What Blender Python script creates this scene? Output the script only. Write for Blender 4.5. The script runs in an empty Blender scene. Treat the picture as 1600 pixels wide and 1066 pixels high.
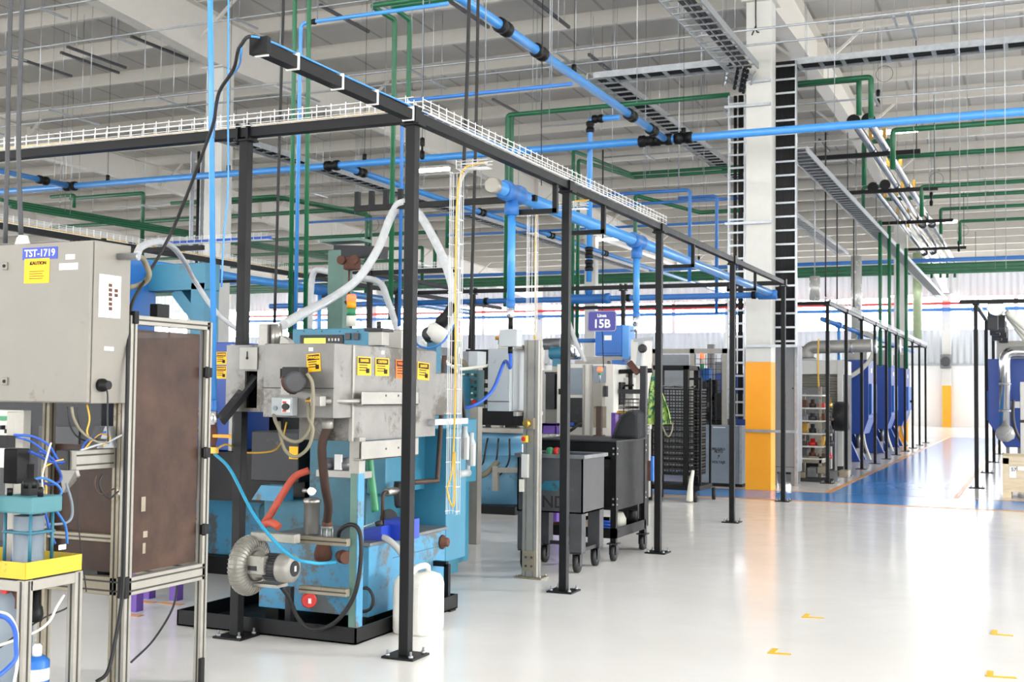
import bpy, math, random
from mathutils import Vector as V, Matrix as Mx
random.seed(7)
S=bpy.context.scene; COL=S.collection
PI=math.pi
# ---------------- camera model (same numbers drive the real camera) ----------------
FPX,YAW,PIT,ROL=1857.97,.4163,.0423,.0105
_f=V((-math.sin(YAW)*math.cos(PIT),math.cos(YAW)*math.cos(PIT),math.sin(PIT)))
_r=V((math.cos(YAW),math.sin(YAW),0)); _u=_r.cross(_f)
CR=_r*math.cos(ROL)+_u*math.sin(ROL); CU=-_r*math.sin(ROL)+_u*math.cos(ROL); CF=_f
EYE=V((0,0,1.5))
def ray(x,y): return CR*((x-800)/FPX)+CU*((533-y)/FPX)+CF
def atX(x,y,X): d=ray(x,y); return EYE+d*(X/d.x)
def atY(x,y,Y): d=ray(x,y); return EYE+d*(Y/d.y)
def atZ(x,y,Z): d=ray(x,y); return EYE+d*((Z-1.5)/d.z)
cam=bpy.data.cameras.new('camera'); co=bpy.data.objects.new('camera',cam); COL.objects.link(co)
cam.sensor_width=36; cam.lens=36*FPX/1600; cam.clip_end=300; cam.clip_start=.05
co.matrix_world=Mx(((CR.x,CU.x,-CF.x,0),(CR.y,CU.y,-CF.y,0),(CR.z,CU.z,-CF.z,1.5),(0,0,0,1)))
S.camera=co
cam.dof.use_dof=True; cam.dof.focus_distance=7.5; cam.dof.aperture_fstop=6.3
# ---------------- materials ----------------
def lin(c):
    return tuple((x/255/12.92 if x/255<=.04045 else ((x/255+.055)/1.055)**2.4) for x in c)+(1,)
_mc={}
def mat(name,rgb,rough=.5,metal=0,var=.12,scale=6,wear=None,wearamt=.35,wscale=5,bump=0,spec=.5,stretch=None,trans=0,coat=0,alpha=1):
    if name in _mc: return _mc[name]
    m=bpy.data.materials.new(name); m.use_nodes=True; nt=m.node_tree; N=nt.nodes; L=nt.links
    b=N['Principled BSDF']; b.inputs['Roughness'].default_value=rough; b.inputs['Metallic'].default_value=metal
    b.inputs['Specular IOR Level'].default_value=spec
    if trans: b.inputs['Transmission Weight'].default_value=trans
    if coat: b.inputs['Coat Weight'].default_value=coat; b.inputs['Coat Roughness'].default_value=.08
    if alpha<1: b.inputs['Alpha'].default_value=alpha
    tc=N.new('ShaderNodeTexCoord'); mp=N.new('ShaderNodeMapping'); L.new(tc.outputs['Object'],mp.inputs['Vector'])
    if stretch: mp.inputs['Scale'].default_value=stretch
    n=N.new('ShaderNodeTexNoise'); n.inputs['Scale'].default_value=scale; n.inputs['Detail'].default_value=5; n.inputs['Roughness'].default_value=.6
    L.new(mp.outputs['Vector'],n.inputs['Vector'])
    c=lin(rgb); r=N.new('ShaderNodeValToRGB'); r.color_ramp.elements[0].position=.3; r.color_ramp.elements[1].position=.7
    r.color_ramp.elements[0].color=tuple(x*(1-var) for x in c[:3])+(1,); r.color_ramp.elements[1].color=tuple(min(1,x*(1+var*.6)) for x in c[:3])+(1,)
    L.new(n.outputs['Fac'],r.inputs['Fac']); out=r.outputs['Color']
    if wear:
        w=N.new('ShaderNodeTexNoise'); w.inputs['Scale'].default_value=wscale; w.inputs['Detail'].default_value=8; w.inputs['Roughness'].default_value=.7
        L.new(mp.outputs['Vector'],w.inputs['Vector'])
        wr=N.new('ShaderNodeValToRGB'); e=wr.color_ramp.elements; e[0].position=.72-wearamt*.5; e[1].position=e[0].position+.07
        e[0].color=(0,0,0,1); e[1].color=(1,1,1,1); L.new(w.outputs['Fac'],wr.inputs['Fac'])
        mx=N.new('ShaderNodeMix'); mx.data_type='RGBA'; L.new(wr.outputs['Color'],mx.inputs[0]); L.new(out,mx.inputs[6]); mx.inputs[7].default_value=lin(wear); out=mx.outputs[2]
    L.new(out,b.inputs['Base Color'])
    rr=N.new('ShaderNodeMapRange'); rr.inputs[3].default_value=max(0,rough-.08); rr.inputs[4].default_value=min(1,rough+.1); L.new(n.outputs['Fac'],rr.inputs[0]); L.new(rr.outputs[0],b.inputs['Roughness'])
    if bump:
        bp=N.new('ShaderNodeBump'); bp.inputs['Strength'].default_value=bump; bp.inputs['Distance'].default_value=.01; L.new(n.outputs['Fac'],bp.inputs['Height']); L.new(bp.outputs['Normal'],b.inputs['Normal'])
    _mc[name]=m; return m
def emit(name,rgb,st):
    if name in _mc: return _mc[name]
    m=bpy.data.materials.new(name); m.use_nodes=True; N=m.node_tree.nodes
    b=N['Principled BSDF']; b.inputs['Base Color'].default_value=lin(rgb); b.inputs['Emission Color'].default_value=lin(rgb); b.inputs['Emission Strength'].default_value=st
    _mc[name]=m; return m
M={}
def dm(k,*a,**kw): M[k]=mat(k,*a,**kw)
dm('black',(9,10,12),.48,var=.25,scale=9,spec=.28)
dm('black_rubber',(22,22,23),.6,var=.3)
dm('dark_grey',(66,67,70),.5,var=.2)
dm('charcoal',(48,49,52),.5,.3,var=.25,wear=(84,80,78),wearamt=.25)
dm('blue_pipe',(66,146,220),.32,var=.06,coat=.2)
dm('blue_bright',(46,112,186),.4,var=.1)
dm('green_pipe',(22,98,62),.4,var=.15)
dm('galv',(176,180,184),.38,.75,var=.18,scale=14)
dm('zinc_white',(236,238,240),.35,.15,var=.06)
dm('steel',(165,163,158),.33,.85,var=.22,scale=7,stretch=(1,1,.25))
dm('hood_steel',(138,136,133),.45,.5,var=.26,scale=3.5,wear=(92,88,82),wearamt=.36,wscale=2.5)
dm('steel_pale',(158,156,150),.4,.4,var=.15,scale=5)
dm('chrome',(215,217,220),.15,.95,var=.06)
dm('alu',(152,149,141),.4,.45,var=.1,scale=10)
dm('alu_dirty',(146,138,120),.45,.35,var=.2,scale=8,wear=(120,100,66),wearamt=.3)
dm('slot',(58,56,52),.6,var=.2)
dm('cream',(133,129,121),.42,var=.08,scale=3,wear=(108,98,82),wearamt=.2,wscale=2.6)
dm('white_paint',(208,207,201),.45,var=.04)
dm('white',(240,240,238),.5,var=.03)
dm('grey_box',(168,174,178),.42,var=.06,wear=(140,142,138),wearamt=.15)
dm('blue_machine',(52,122,150),.42,var=.12,scale=5,wear=(84,92,92),wearamt=.24,wscale=4)
dm('blue_worn',(70,142,180),.42,var=.12,scale=4,wear=(92,98,98),wearamt=.42,wscale=4.5)
dm('teal_dark',(40,104,124),.45,var=.25,scale=4,wear=(50,60,62),wearamt=.3)
dm('teal_panel',(66,122,130),.45,var=.1)
dm('green_grey',(96,128,118),.5,var=.15,wear=(120,118,104),wearamt=.25)
dm('navy',(18,66,152),.38,var=.1,scale=2)
dm('royal',(32,62,170),.38,var=.08)
dm('cobalt',(40,108,190),.4,var=.08)
dm('yellow',(226,184,30),.5,var=.08)
dm('yellow_tray',(196,170,40),.45,var=.1,wear=(90,100,90),wearamt=.2,wscale=7)
dm('sticker_yellow',(250,190,20),.55,var=.03)
dm('sticker_orange',(245,110,35),.55,var=.05)
dm('ink',(28,24,20),.7,var=.05)
dm('orange',(255,166,28),.42,var=.05,scale=2)
dm('orange_line',(226,160,80),.35,var=.15,wear=(214,206,196),wearamt=.25)
dm('red',(196,42,36),.4,var=.1)
dm('red_hose',(196,84,62),.5,var=.2,scale=14)
dm('rust',(94,58,44),.65,.2,var=.3,scale=16)
dm('brown_pipe',(72,54,46),.6,.2,var=.3)
dm('purple',(104,72,160),.45,var=.1)
dm('sign_purple',(68,66,150),.4,var=.03)
dm('green_hose',(50,140,96),.4,var=.15)
dm('khaki_hose',(130,124,104),.5,var=.15)
dm('grey_hose',(190,193,196),.4,var=.12,scale=20)
dm('cast_alu',(160,158,150),.45,.5,var=.25,scale=12)
dm('brass',(190,150,70),.35,.8,var=.2)
dm('mesh_black',(16,17,19),.5,var=.2)
dm('elec_grey',(124,136,147),.42,var=.1,scale=3)
dm('cab_grey',(134,138,142),.42,.2,var=.08)
dm('wood',(222,204,172),.6,var=.15,scale=3,stretch=(1,1,9))
dm('camo',(176,206,112),.8,var=.4,scale=9,wear=(34,96,84),wearamt=.46,wscale=13)
dm('tote_grey',(74,74,77),.5,.2,var=.3,scale=5,wear=(96,84,76),wearamt=.24,wscale=5)
dm('blue_light',(112,168,202),.42,var=.1,scale=4,wear=(84,104,116),wearamt=.2,wscale=5)
dm('cable_blue',(40,90,190),.45,var=.1)
dm('tube_cyan',(40,150,190),.4,var=.1)
dm('cable_yellow',(226,180,60),.5,var=.1)
dm('cable_white',(220,218,205),.5,var=.05)
dm('cloth_dark',(40,42,46),.85,var=.3)
dm('oxide',(120,122,124),.4,.4,var=.3,scale=8)
def glassy(name,rgb,alpha,rough=.15,var=.3):
    m=mat(name,rgb,rough,var=var,scale=4,alpha=alpha,spec=.2); return m
M['smoke']=glassy('smoke',(72,54,45),.95,.35,.55)
M['jerry']=mat('jerry',(232,231,224),.42,var=.03,trans=.15)
M['clear']=mat('clear',(214,214,208),.25,var=.05,trans=.35)
M['glass_bowl']=mat('glass_bowl',(160,166,160),.1,var=.1,trans=.5)
# ---------------- mesh builder ----------------
class MB:
    def __init__(s): s.v=[];s.f=[];s.sm=[]
    def add(s,vs,fs,smooth=False):
        o=len(s.v); s.v+= [V(p) for p in vs]; s.f+=[tuple(i+o for i in f) for f in fs]; s.sm+=[smooth]*len(fs); return s
    def box(s,x0,y0,z0,x1,y1,z1):
        x0,x1=sorted((x0,x1));y0,y1=sorted((y0,y1));z0,z1=sorted((z0,z1))
        return s.add([(x0,y0,z0),(x1,y0,z0),(x1,y1,z0),(x0,y1,z0),(x0,y0,z1),(x1,y0,z1),(x1,y1,z1),(x0,y1,z1)],
            [(3,2,1,0),(4,5,6,7),(0,1,5,4),(1,2,6,5),(2,3,7,6),(3,0,4,7)])
    def cbox(s,c,sx,sy,sz): return s.box(c[0]-sx/2,c[1]-sy/2,c[2]-sz/2,c[0]+sx/2,c[1]+sy/2,c[2]+sz/2)
    def beam(s,p,q,w,h=None,up=(0,0,1)):
        p=V(p);q=V(q);h=h or w;d=(q-p).normalized();u=V(up)
        if abs(d.dot(u))>.95:u=V((0,1,0))
        a=d.cross(u).normalized();b=a.cross(d)
        vs=[e+a*(i*w/2)+b*(j*h/2) for e in(p,q) for i,j in((-1,-1),(1,-1),(1,1),(-1,1))]
        return s.add(vs,[(0,1,2,3),(7,6,5,4),(0,4,5,1),(1,5,6,2),(2,6,7,3),(3,7,4,0)])
    def tube(s,pts,r,n=8,cap=True):
        pts=[V(p) for p in pts]; k=len(pts)
        if k<2:return s
        rs=r if isinstance(r,(list,tuple)) else [r]*k
        ts=[]
        for i in range(k):
            t=(pts[min(i+1,k-1)]-pts[max(i-1,0)]); ts.append(t.normalized() if t.length>1e-9 else V((0,0,1)))
        a=ts[0].orthogonal().normalized(); vs=[]
        for i in range(k):
            a=(a-ts[i]*a.dot(ts[i])); a=a.normalized() if a.length>1e-6 else ts[i].orthogonal().normalized()
            b=ts[i].cross(a)
            for j in range(n):
                t=2*PI*j/n; vs.append(pts[i]+(a*math.cos(t)+b*math.sin(t))*rs[i])
        fs=[(i*n+j,i*n+(j+1)%n,(i+1)*n+(j+1)%n,(i+1)*n+j) for i in range(k-1) for j in range(n)]
        s.add(vs,fs,True)
        if cap:
            o=len(s.v)-k*n; s.f+=[tuple(o+j for j in reversed(range(n))),tuple(o+(k-1)*n+j for j in range(n))]; s.sm+=[False]*2
        return s
    def cyl(s,p,q,r,r2=None,n=14): return s.tube([p,q],[r,r if r2 is None else r2],n)
    def lathe(s,p,ax,prof,n=20):
        p=V(p);d=V(ax).normalized();a=d.orthogonal().normalized();b=d.cross(a);k=len(prof);vs=[]
        for r,h in prof:
            for j in range(n):
                t=2*PI*j/n; vs.append(p+d*h+(a*math.cos(t)+b*math.sin(t))*r)
        s.add(vs,[(i*n+j,i*n+(j+1)%n,(i+1)*n+(j+1)%n,(i+1)*n+j) for i in range(k-1) for j in range(n)],True)
        o=len(s.v)-k*n; s.f+=[tuple(o+j for j in reversed(range(n))),tuple(o+(k-1)*n+j for j in range(n))]; s.sm+=[False]*2
        return s
    def prism(s,poly,ext):
        n=len(poly);e=V(ext);vs=[V(p) for p in poly]+[V(p)+e for p in poly]
        return s.add(vs,[tuple(reversed(range(n))),tuple(range(n,2*n))]+[(i,(i+1)%n,n+(i+1)%n,n+i) for i in range(n)])
    def quad(s,a,b,c,d): return s.add([a,b,c,d],[(0,1,2,3)])
    def grid(s,P,smooth=True):
        h=len(P);w=len(P[0]); return s.add([p for r in P for p in r],[(i*w+j,i*w+j+1,(i+1)*w+j+1,(i+1)*w+j) for i in range(h-1) for j in range(w-1)],smooth)
    def build(s,name,m,parent=None,bevel=0,fixn=True):
        off=V(WL[parent.name]) if parent is not None else None
        if off is None:
            lo=[min(p[i] for p in s.v) for i in range(3)];hi=[max(p[i] for p in s.v) for i in range(3)]
            off=V(((lo[0]+hi[0])/2,(lo[1]+hi[1])/2,lo[2]))
        me=bpy.data.meshes.new(name); me.from_pydata([tuple(p-off) for p in s.v],[],s.f); me.update()
        for p,k in zip(me.polygons,s.sm): p.use_smooth=k
        if fixn:
            import bmesh
            bm=bmesh.new(); bm.from_mesh(me); bmesh.ops.recalc_face_normals(bm,faces=bm.faces); bm.to_mesh(me); bm.free()
        me.materials.append(M[m] if isinstance(m,str) else m)
        o=bpy.data.objects.new(name,me); COL.objects.link(o)
        if parent is not None: o.parent=parent; WL[o.name]=tuple(off)
        else: o.location=off; WL[o.name]=tuple(off)
        if bevel:
            b=o.modifiers.new('bevel','BEVEL'); b.width=bevel; b.segments=2; b.limit_method='ANGLE'; b.angle_limit=.7
        return o
WL={}
def tag(o,label,cat,group=None,kind=None):
    if label:o['label']=label
    if cat:o['category']=cat
    if group:o['group']=group
    if kind:o['kind']=kind
    return o
def T(name,label,cat,loc,group=None,kind=None):
    o=bpy.data.objects.new(name,None); o.empty_display_size=.1; COL.objects.link(o); o.location=V(loc); WL[o.name]=tuple(loc)
    return tag(o,label,cat,group,kind)
def struct(mb,name,m,bevel=0):
    o=mb.build(name,m,None,bevel); o['kind']='structure'; return o
def dup(root,loc,label=None,rz=None):
    r=root.copy(); COL.objects.link(r); r.location=V(loc)
    if rz is not None:r.rotation_euler=(0,0,rz)
    if label:r['label']=label
    for ch in list(root.children):
        c=ch.copy(); COL.objects.link(c); c.parent=r
        for g in ch.children:
            d=g.copy(); COL.objects.link(d); d.parent=c
    return r
def cr(pts,n=6):
    P=[V(p) for p in pts]; P=[P[0]*2-P[1]]+P+[P[-1]*2-P[-2]]; out=[]
    for i in range(1,len(P)-2):
        a,b,c,d=P[i-1:i+3]
        for k in range(n):
            t=k/n; out.append(.5*((2*b)+(c-a)*t+(2*a-5*b+4*c-d)*t*t+(3*b-a-3*c+d)*t**3))
    out.append(P[-2]); return out
def rnd(pts,r=.06,n=4):
    # polyline with rounded corners
    P=[V(p) for p in pts]; out=[P[0]]
    for a,b,c in zip(P,P[1:],P[2:]):
        d1=(a-b);d2=(c-b);k=min(r,d1.length*.45,d2.length*.45); p=b+d1.normalized()*k; q=b+d2.normalized()*k
        for i in range(n+1):
            t=i/n; out.append(p*(1-t)**2+b*2*t*(1-t)+q*t*t)
    out.append(P[-1]); return out
def txt(s,size,c,face,m,parent,name='lettering',bold=.0,depth=.0015):
    cu=bpy.data.curves.new(name,'FONT'); cu.body=s; cu.size=size; cu.align_x='CENTER'; cu.align_y='CENTER'; cu.extrude=depth; cu.offset=bold; cu.resolution_u=3
    to=bpy.data.objects.new(name,cu); COL.objects.link(to); bpy.context.view_layer.update()
    me=bpy.data.meshes.new_from_object(to.evaluated_get(bpy.context.evaluated_depsgraph_get())); bpy.data.objects.remove(to); me.name=name
    me.materials.clear(); me.materials.append(M[m])
    if face=='-Y': R=Mx(((1,0,0),(0,0,-1),(0,1,0)))
    else: R=Mx(((0,0,1),(1,0,0),(0,1,0)))
    off=V(WL[parent.name])
    me.transform(Mx.Translation(V(c)-off)@R.to_4x4())
    o=bpy.data.objects.new(name,me); COL.objects.link(o); o.parent=parent; WL[o.name]=tuple(off); return o
# ================= SETTING =================
XL,XR,YB,YW=-70,22,-26,61.2
SL=-.0316
def zr(Y): return 9.1+SL*(Y-18.76)      # underside of the roof
def floor_mat():
    m=bpy.data.materials.new('floor_epoxy'); m.use_nodes=True; nt=m.node_tree;N=nt.nodes;L=nt.links;b=N['Principled BSDF']
    tc=N.new('ShaderNodeTexCoord'); n=N.new('ShaderNodeTexNoise'); n.inputs['Scale'].default_value=.9; n.inputs['Detail'].default_value=6; L.new(tc.outputs['Object'],n.inputs['Vector'])
    r=N.new('ShaderNodeValToRGB'); e=r.color_ramp.elements; e[0].position=.3;e[1].position=.72; e[0].color=lin((231,230,228));e[1].color=lin((239,238,237)); L.new(n.outputs['Fac'],r.inputs['Fac']); L.new(r.outputs['Color'],b.inputs['Base Color'])
    n2=N.new('ShaderNodeTexNoise'); n2.inputs['Scale'].default_value=5; n2.inputs['Detail'].default_value=4; L.new(tc.outputs['Object'],n2.inputs['Vector'])
    mr=N.new('ShaderNodeMapRange'); mr.inputs[3].default_value=.1; mr.inputs[4].default_value=.22; L.new(n2.outputs['Fac'],mr.inputs[0]); L.new(mr.outputs[0],b.inputs['Roughness'])
    n3=N.new('ShaderNodeTexNoise'); n3.inputs['Scale'].default_value=2.2; n3.inputs['Detail'].default_value=2; L.new(tc.outputs['Object'],n3.inputs['Vector'])
    bp=N.new('ShaderNodeBump'); bp.inputs['Strength'].default_value=.12; bp.inputs['Distance'].default_value=.02; L.new(n3.outputs['Fac'],bp.inputs['Height']); L.new(bp.outputs['Normal'],b.inputs['Normal'])
    b.inputs['Specular IOR Level'].default_value=.4
    return m
M['floor']=floor_mat()
M['floor_blue']=mat('floor_blue',(62,146,224),.14,var=.06,scale=1.2,spec=.18)
struct(MB().box(XL,YB,-.1,XR,YW+.3,0),'floor','floor')
for l_ in list(M['floor_blue'].node_tree.nodes['Principled BSDF'].inputs['Roughness'].links): M['floor_blue'].node_tree.links.remove(l_)
M['floor_blue'].node_tree.nodes['Principled BSDF'].inputs['Roughness'].default_value=.16
o=struct(MB().box(-2.94,18.66,.001,-1.12,46,.003),'floor_marking_blue_aisle','floor_blue')
o=struct(MB().box(-16,17.0,.001,6,18.62,.003),'floor_marking_blue_crosswalk','floor_blue')
struct(MB().box(-2.99,18.66,.0012,-2.9,46,.005),'floor_marking_orange_line','orange_line')
struct(MB().box(-1.15,18.66,.0012,-1.07,46,.005),'floor_marking_orange_line','orange_line')
struct(MB().box(-16,18.6,.0012,-2.94,18.68,.005),'floor_marking_orange_line','orange_line')
struct(MB().box(-1.15,18.6,.0012,6,18.68,.005),'floor_marking_orange_line','orange_line')
struct(MB().box(-16,16.94,.0012,6,17.02,.005),'floor_marking_orange_line','orange_line')
# yellow tape marks
tp=[((1252,965),(1287,966)),((1199,1021),(1236,1023)),((1548,991),(1583,994)),((1540,1057),(1588,1060))]
lab=['yellow tape mark on pale floor, the one furthest into the hall towards the posts','yellow tape mark on pale floor between white can and the frame end','short yellow tape tick on floor at picture edge, upper of the two','yellow tape tick on floor in the lower corner under the aisle']
lab=['yellow tape mark on pale floor straight before the third black post','yellow tape mark on pale floor nearer the camera than the first','upper of two yellow tape marks along the outer edge of the floor','lowest yellow tape mark at the bottom corner of the floor']
for (a,b),l in zip(tp,lab):
    p=atZ(*a,0);q=atZ(*b,0); mb=MB().beam(p+V((0,0,.002)),q+V((0,0,.002)),.035,.002); mb.beam(p+V((.02,-.0,.0022)),p+V((.02,.14,.0022)),.035,.002)
    tag(mb.build('floor_tape_mark','yellow'),l,'tape mark','yellow tape marks on the floor')
# ---- walls
M['wall_white']=mat('wall_white',(232,232,230),.5,var=.03,scale=.6)
def corr(name,rgb,period,rough=.5,tr=0):
    m=bpy.data.materials.new(name);m.use_nodes=True;N=m.node_tree.nodes;L=m.node_tree.links;b=N['Principled BSDF'];b.inputs['Base Color'].default_value=lin(rgb);b.inputs['Roughness'].default_value=rough
    tc=N.new('ShaderNodeTexCoord');w=N.new('ShaderNodeTexWave');w.inputs['Scale'].default_value=.314/period;L.new(tc.outputs['Object'],w.inputs['Vector'])
    bp=N.new('ShaderNodeBump');bp.inputs['Distance'].default_value=.06;L.new(w.outputs['Fac'],bp.inputs['Height']);L.new(bp.outputs['Normal'],b.inputs['Normal']);return m
M['corr']=corr('corr',(196,202,206),.3)
struct(MB().box(XL,YW,0,XR,YW+.2,3.0),'wall_back','wall_white')
struct(MB().box(XL,YW+.02,3.0,XR,YW+.2,4.72),'wall_back_cladding','corr')
struct(MB().box(XL,YW+.02,6.3,XR,YW+.2,7.9),'wall_back_upper','corr')
struct(MB().box(XL,YW-.04,2.96,XR,YW,3.06),'trim_1','galv')
for i in range(16):
    x0=-68+i*5.6; mb=MB().box(x0,YW+.1,4.72,x0+5.4,YW+.12,6.3)
    w=struct(mb,'window_%d'%(i+1),emit('daylight',(246,250,255),7.5))
    MB().box(x0+5.4,YW+.04,4.72,x0+5.6,YW+.16,6.3).build('window_frame','white_paint',w)
struct(MB().box(XL-.2,YB,0,XL,YW,3.0),'wall_left','wall_white')
struct(MB().box(XL-.2,YB,4.7,XL,YW,10),'wall_left_upper','corr')
w=struct(MB().box(XL-.2,YB,3.0,XL-.1,YW,4.7),'window_20',emit('daylight',(240,247,255),5))
# ---- roof, purlins
M['insul']=mat('insul',(206,203,198),.6,var=.08,scale=1.2,bump=.3)
nt_=M['insul'].node_tree; b_=nt_.nodes['Principled BSDF']; tc_=nt_.nodes.new('ShaderNodeTexCoord'); w_=nt_.nodes.new('ShaderNodeTexWave'); w_.inputs['Scale'].default_value=.314/1.25; nt_.links.new(tc_.outputs['Object'],w_.inputs['Vector'])
r_=nt_.nodes.new('ShaderNodeValToRGB'); r_.color_ramp.elements[0].position=.0; r_.color_ramp.elements[0].color=(.62,.62,.62,1); r_.color_ramp.elements[1].position=.012; r_.color_ramp.elements[1].color=(1,1,1,1); nt_.links.new(w_.outputs['Fac'],r_.inputs['Fac'])
mx_=nt_.nodes.new('ShaderNodeMix'); mx_.data_type='RGBA'; mx_.blend_type='MULTIPLY'; mx_.inputs[0].default_value=1; src=b_.inputs['Base Color'].links[0].from_socket; nt_.links.new(src,mx_.inputs[6]); nt_.links.new(r_.outputs['Color'],mx_.inputs[7]); nt_.links.new(mx_.outputs[2],b_.inputs['Base Color'])
M['purlin']=mat('purlin',(216,212,204),.45,var=.03)
Y0,Y1=-26,YW+.3
def sheared(mb): return mb
cl=MB().prism([(XL,Y0,zr(Y0)),(XL,Y1,zr(Y1)),(XL,Y1,zr(Y1)+.12),(XL,Y0,zr(Y0)+.12)],(XR-XL,0,0))
ceiling=struct(cl,'ceiling','insul')
# Z-purlins across the hall: web, lower flange with lip
y=27.5-1.9*27;k=0
PU=[]
while y<YW-.3:
    z=zr(y); h=.31
    mb=MB().box(XL,y-.006,z-h,XR,y+.006,z).box(XL,y-.085,z-h-.008,XR,y+.006,z-h).box(XL,y-.09,z-h-.008,XR,y-.083,z-h+.03).box(XL,y,z-.01,XR,y+.08,z-.002)
    mb.build('purlin','purlin',ceiling); PU.append(y); y+=1.9
# rafters on the column lines, tapered plate girders running along the hall
RX=[-4.0-10.6*i for i in range(-2,6)]
for X in RX:
    mb=MB()
    for (a,b) in ((-23.6,-2.44),(-2.44,18.76),(18.76,40),(40,YW)):
        m_=(a+b)/2
        def dep(Y):
            return .72+.38*abs((Y-m_)/((b-a)/2))**1.6
        n=8; ys=[a+(b-a)*i/n for i in range(n+1)]
        for y0,y1 in zip(ys,ys[1:]):
            t0,t1=zr(y0)-.34,zr(y1)-.34; l0,l1=t0-dep(y0)*.9,t1-dep(y1)*.9
            mb.prism([(X-.008,y0,l0),(X-.008,y1,l1),(X-.008,y1,t1),(X-.008,y0,t0)],(.016,0,0))
            mb.prism([(X-.14,y0,l0-.016),(X-.14,y1,l1-.016),(X-.14,y1,l1),(X-.14,y0,l0)],(.28,0,0))
            mb.prism([(X-.14,y0,t0-.016),(X-.14,y1,t1-.016),(X-.14,y1,t1),(X-.14,y0,t0)],(.28,0,0))
        for j in range(1,4):
            yy=a+(b-a)*j/4; t=zr(yy)-.34; mb.box(X-.13,yy-.006,t-dep(yy)*.9,X+.13,yy+.006,t)
    r=struct(mb,'rafter','purlin')
    # diagonal flange braces
    mb=MB(); 
    for j,yy in enumerate(PU):
        if j%3==1:
            for s in(-1,1): mb.beam((X+s*.1,yy,zr(yy)-1.0),(X+s*1.0,yy,zr(yy)-.24),.05,.05)
    mb.build('flange_brace','purlin',r)
# crosswise girder with short upright stubs
yy=12.2
mb=MB().box(-36,yy-.08,zr(yy)-.62,-4.2,yy+.08,zr(yy)-.5).box(-36,yy-.08,zr(yy)-1.05,-4.2,yy+.08,zr(yy)-.9)
g=struct(mb,'crosswise_girder','purlin'); mb=MB()
x=-35.5
while x<-5: mb.box(x-.09,yy-.05,zr(yy)-.92,x+.09,yy+.05,zr(yy)-.6); x+=1.1
mb.build('stub','purlin',g)
# columns
def column(X,Y,band,top):
    c=T('column',None,None,(X,Y,0),kind='structure')
    def shaft(z0,z1,nm,m):
        mb=MB().box(X-.2,Y-.17,z0,X+.2,Y-.14,z1).box(X-.2,Y+.14,z0,X+.2,Y+.17,z1).box(X-.2,Y-.14,z0,X+.2,Y+.14,z1)
        mb.build(nm,m,c,bevel=.004)
    shaft(band,top,'shaft','white_paint'); shaft(0.0,band,'orange_base','orange')
    MB().box(X-.26,Y-.26,top-.03,X+.26,Y+.26,top).build('cap_plate','white_paint',c)
    return c
for X in RX:
    for Y in (-2.44,18.76,40.0,60.9):
        t=zr(Y)-.34-1.1*.9-.016
        column(X,Y,2.0,t)

# open glazed side of the hall: low wall, posts, header
struct(MB().box(XR,YB,0,XR+.2,YW,.9),'wall_right','wall_white')
struct(MB().box(XR,YB,8.0,XR+.2,YW,8.7),'wall_right_header','wall_white')
mb=MB(); y=YB
while y<YW: mb.box(XR,y,.9,XR+.15,y+.12,8.0); y+=5.3
for z in(3.2,5.6): mb.box(XR+.02,YB,z,XR+.12,YW,z+.08)
struct(mb,'window_21','white_paint')
# ================= SUPPORT FRAMES =================
H=3.07
def post(parent,X,Y,w=.06,h=H-.05,pl=.2):
    p=MB().box(X-w/2,Y-w/2,.012,X+w/2,Y+w/2,h).build('post','black',parent,bevel=.003)
    MB().box(X-pl/2,Y-pl/2,0,X+pl/2,Y+pl/2,.012).build('base_plate','black',p)
    for i,j in((-1,-1),(1,-1),(1,1),(-1,1)):
        MB().lathe((X+i*pl*.37,Y+j*pl*.37,.012),(0,0,1),[(.014,0),(.014,.012),(.007,.012),(.007,.035)],6).build('anchor_bolt','galv',p)
    b=MB().box(X-.06,Y-.045,h-.005,X+.06,Y+.045,h+.006)
    b.box(X-.045,Y-.05,h,X-.03,Y+.05,h+.1).box(X+.03,Y-.05,h,X+.045,Y+.05,h+.1); b.build('clamp','black',p)
FX=-3.27
FYs=[5.957,8.404,10.831,13.793,16.843]
fr=T('support_frame','black steel post and beam frame along the aisle carrying wire basket and thick blue pipe','utility frame',(FX,5.957,0))
for y in FYs: post(fr,FX,y)
post(fr,-4.44,5.97)
for x in(-5.64,-8.12): post(fr,x,16.84)
MB().beam((FX,4.5,H),(FX,16.9,H),.06).build('beam','black',fr,.003)
MB().beam((FX-.03,5.97,H-.001),(-12.5,5.97,H-.001),.06).build('beam','black',fr,.003)
MB().beam((FX-.03,16.84,H-.001),(-9.1,16.84,H-.001),.06).build('beam','black',fr,.003)
MB().box(FX-.05,4.47,H-.03,FX+.05,4.5,H+.05).build('end_plate','black',fr,.003)
# cross arms with comb hooks (hold hoses)
def comb(parent,x0,x1,y,z,n=4,l=.14,side=-1):
    mb=MB().beam((x0,y,z),(x1,y,z),.045)
    for i in range(n): xx=x0+.02+i*.135; mb.beam((xx,y,z),(xx,y,z+l),.038,.038,(0,1,0))
    return mb.build('comb_arm','black',parent)
comb(fr,-5.14,FX-.25,8.4,2.99)
for px,py in((943,322),(1083,383),(1180,425)):
    y=atX(px,py,FX).y
    mb=MB().beam((FX,y,H-.02),(FX,y,H-.26),.035).beam((FX+.017,y,H-.245),(FX-.36,y,H-.245),.035).beam((FX-.345,y,H-.26),(FX-.345,y,H-.15),.035)
    mb.build('pipe_hook','black',fr)
y=atX(868,288,FX).y
MB().beam((FX,y,H-.02),(FX,y,H-.24),.035).beam((FX+.017,y,H-.225),(FX-.34,y,H-.225),.035).beam((FX-.33,y,H-.24),(FX-.33,y,H-.13),.035).build('pipe_hook','black',fr)
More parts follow.
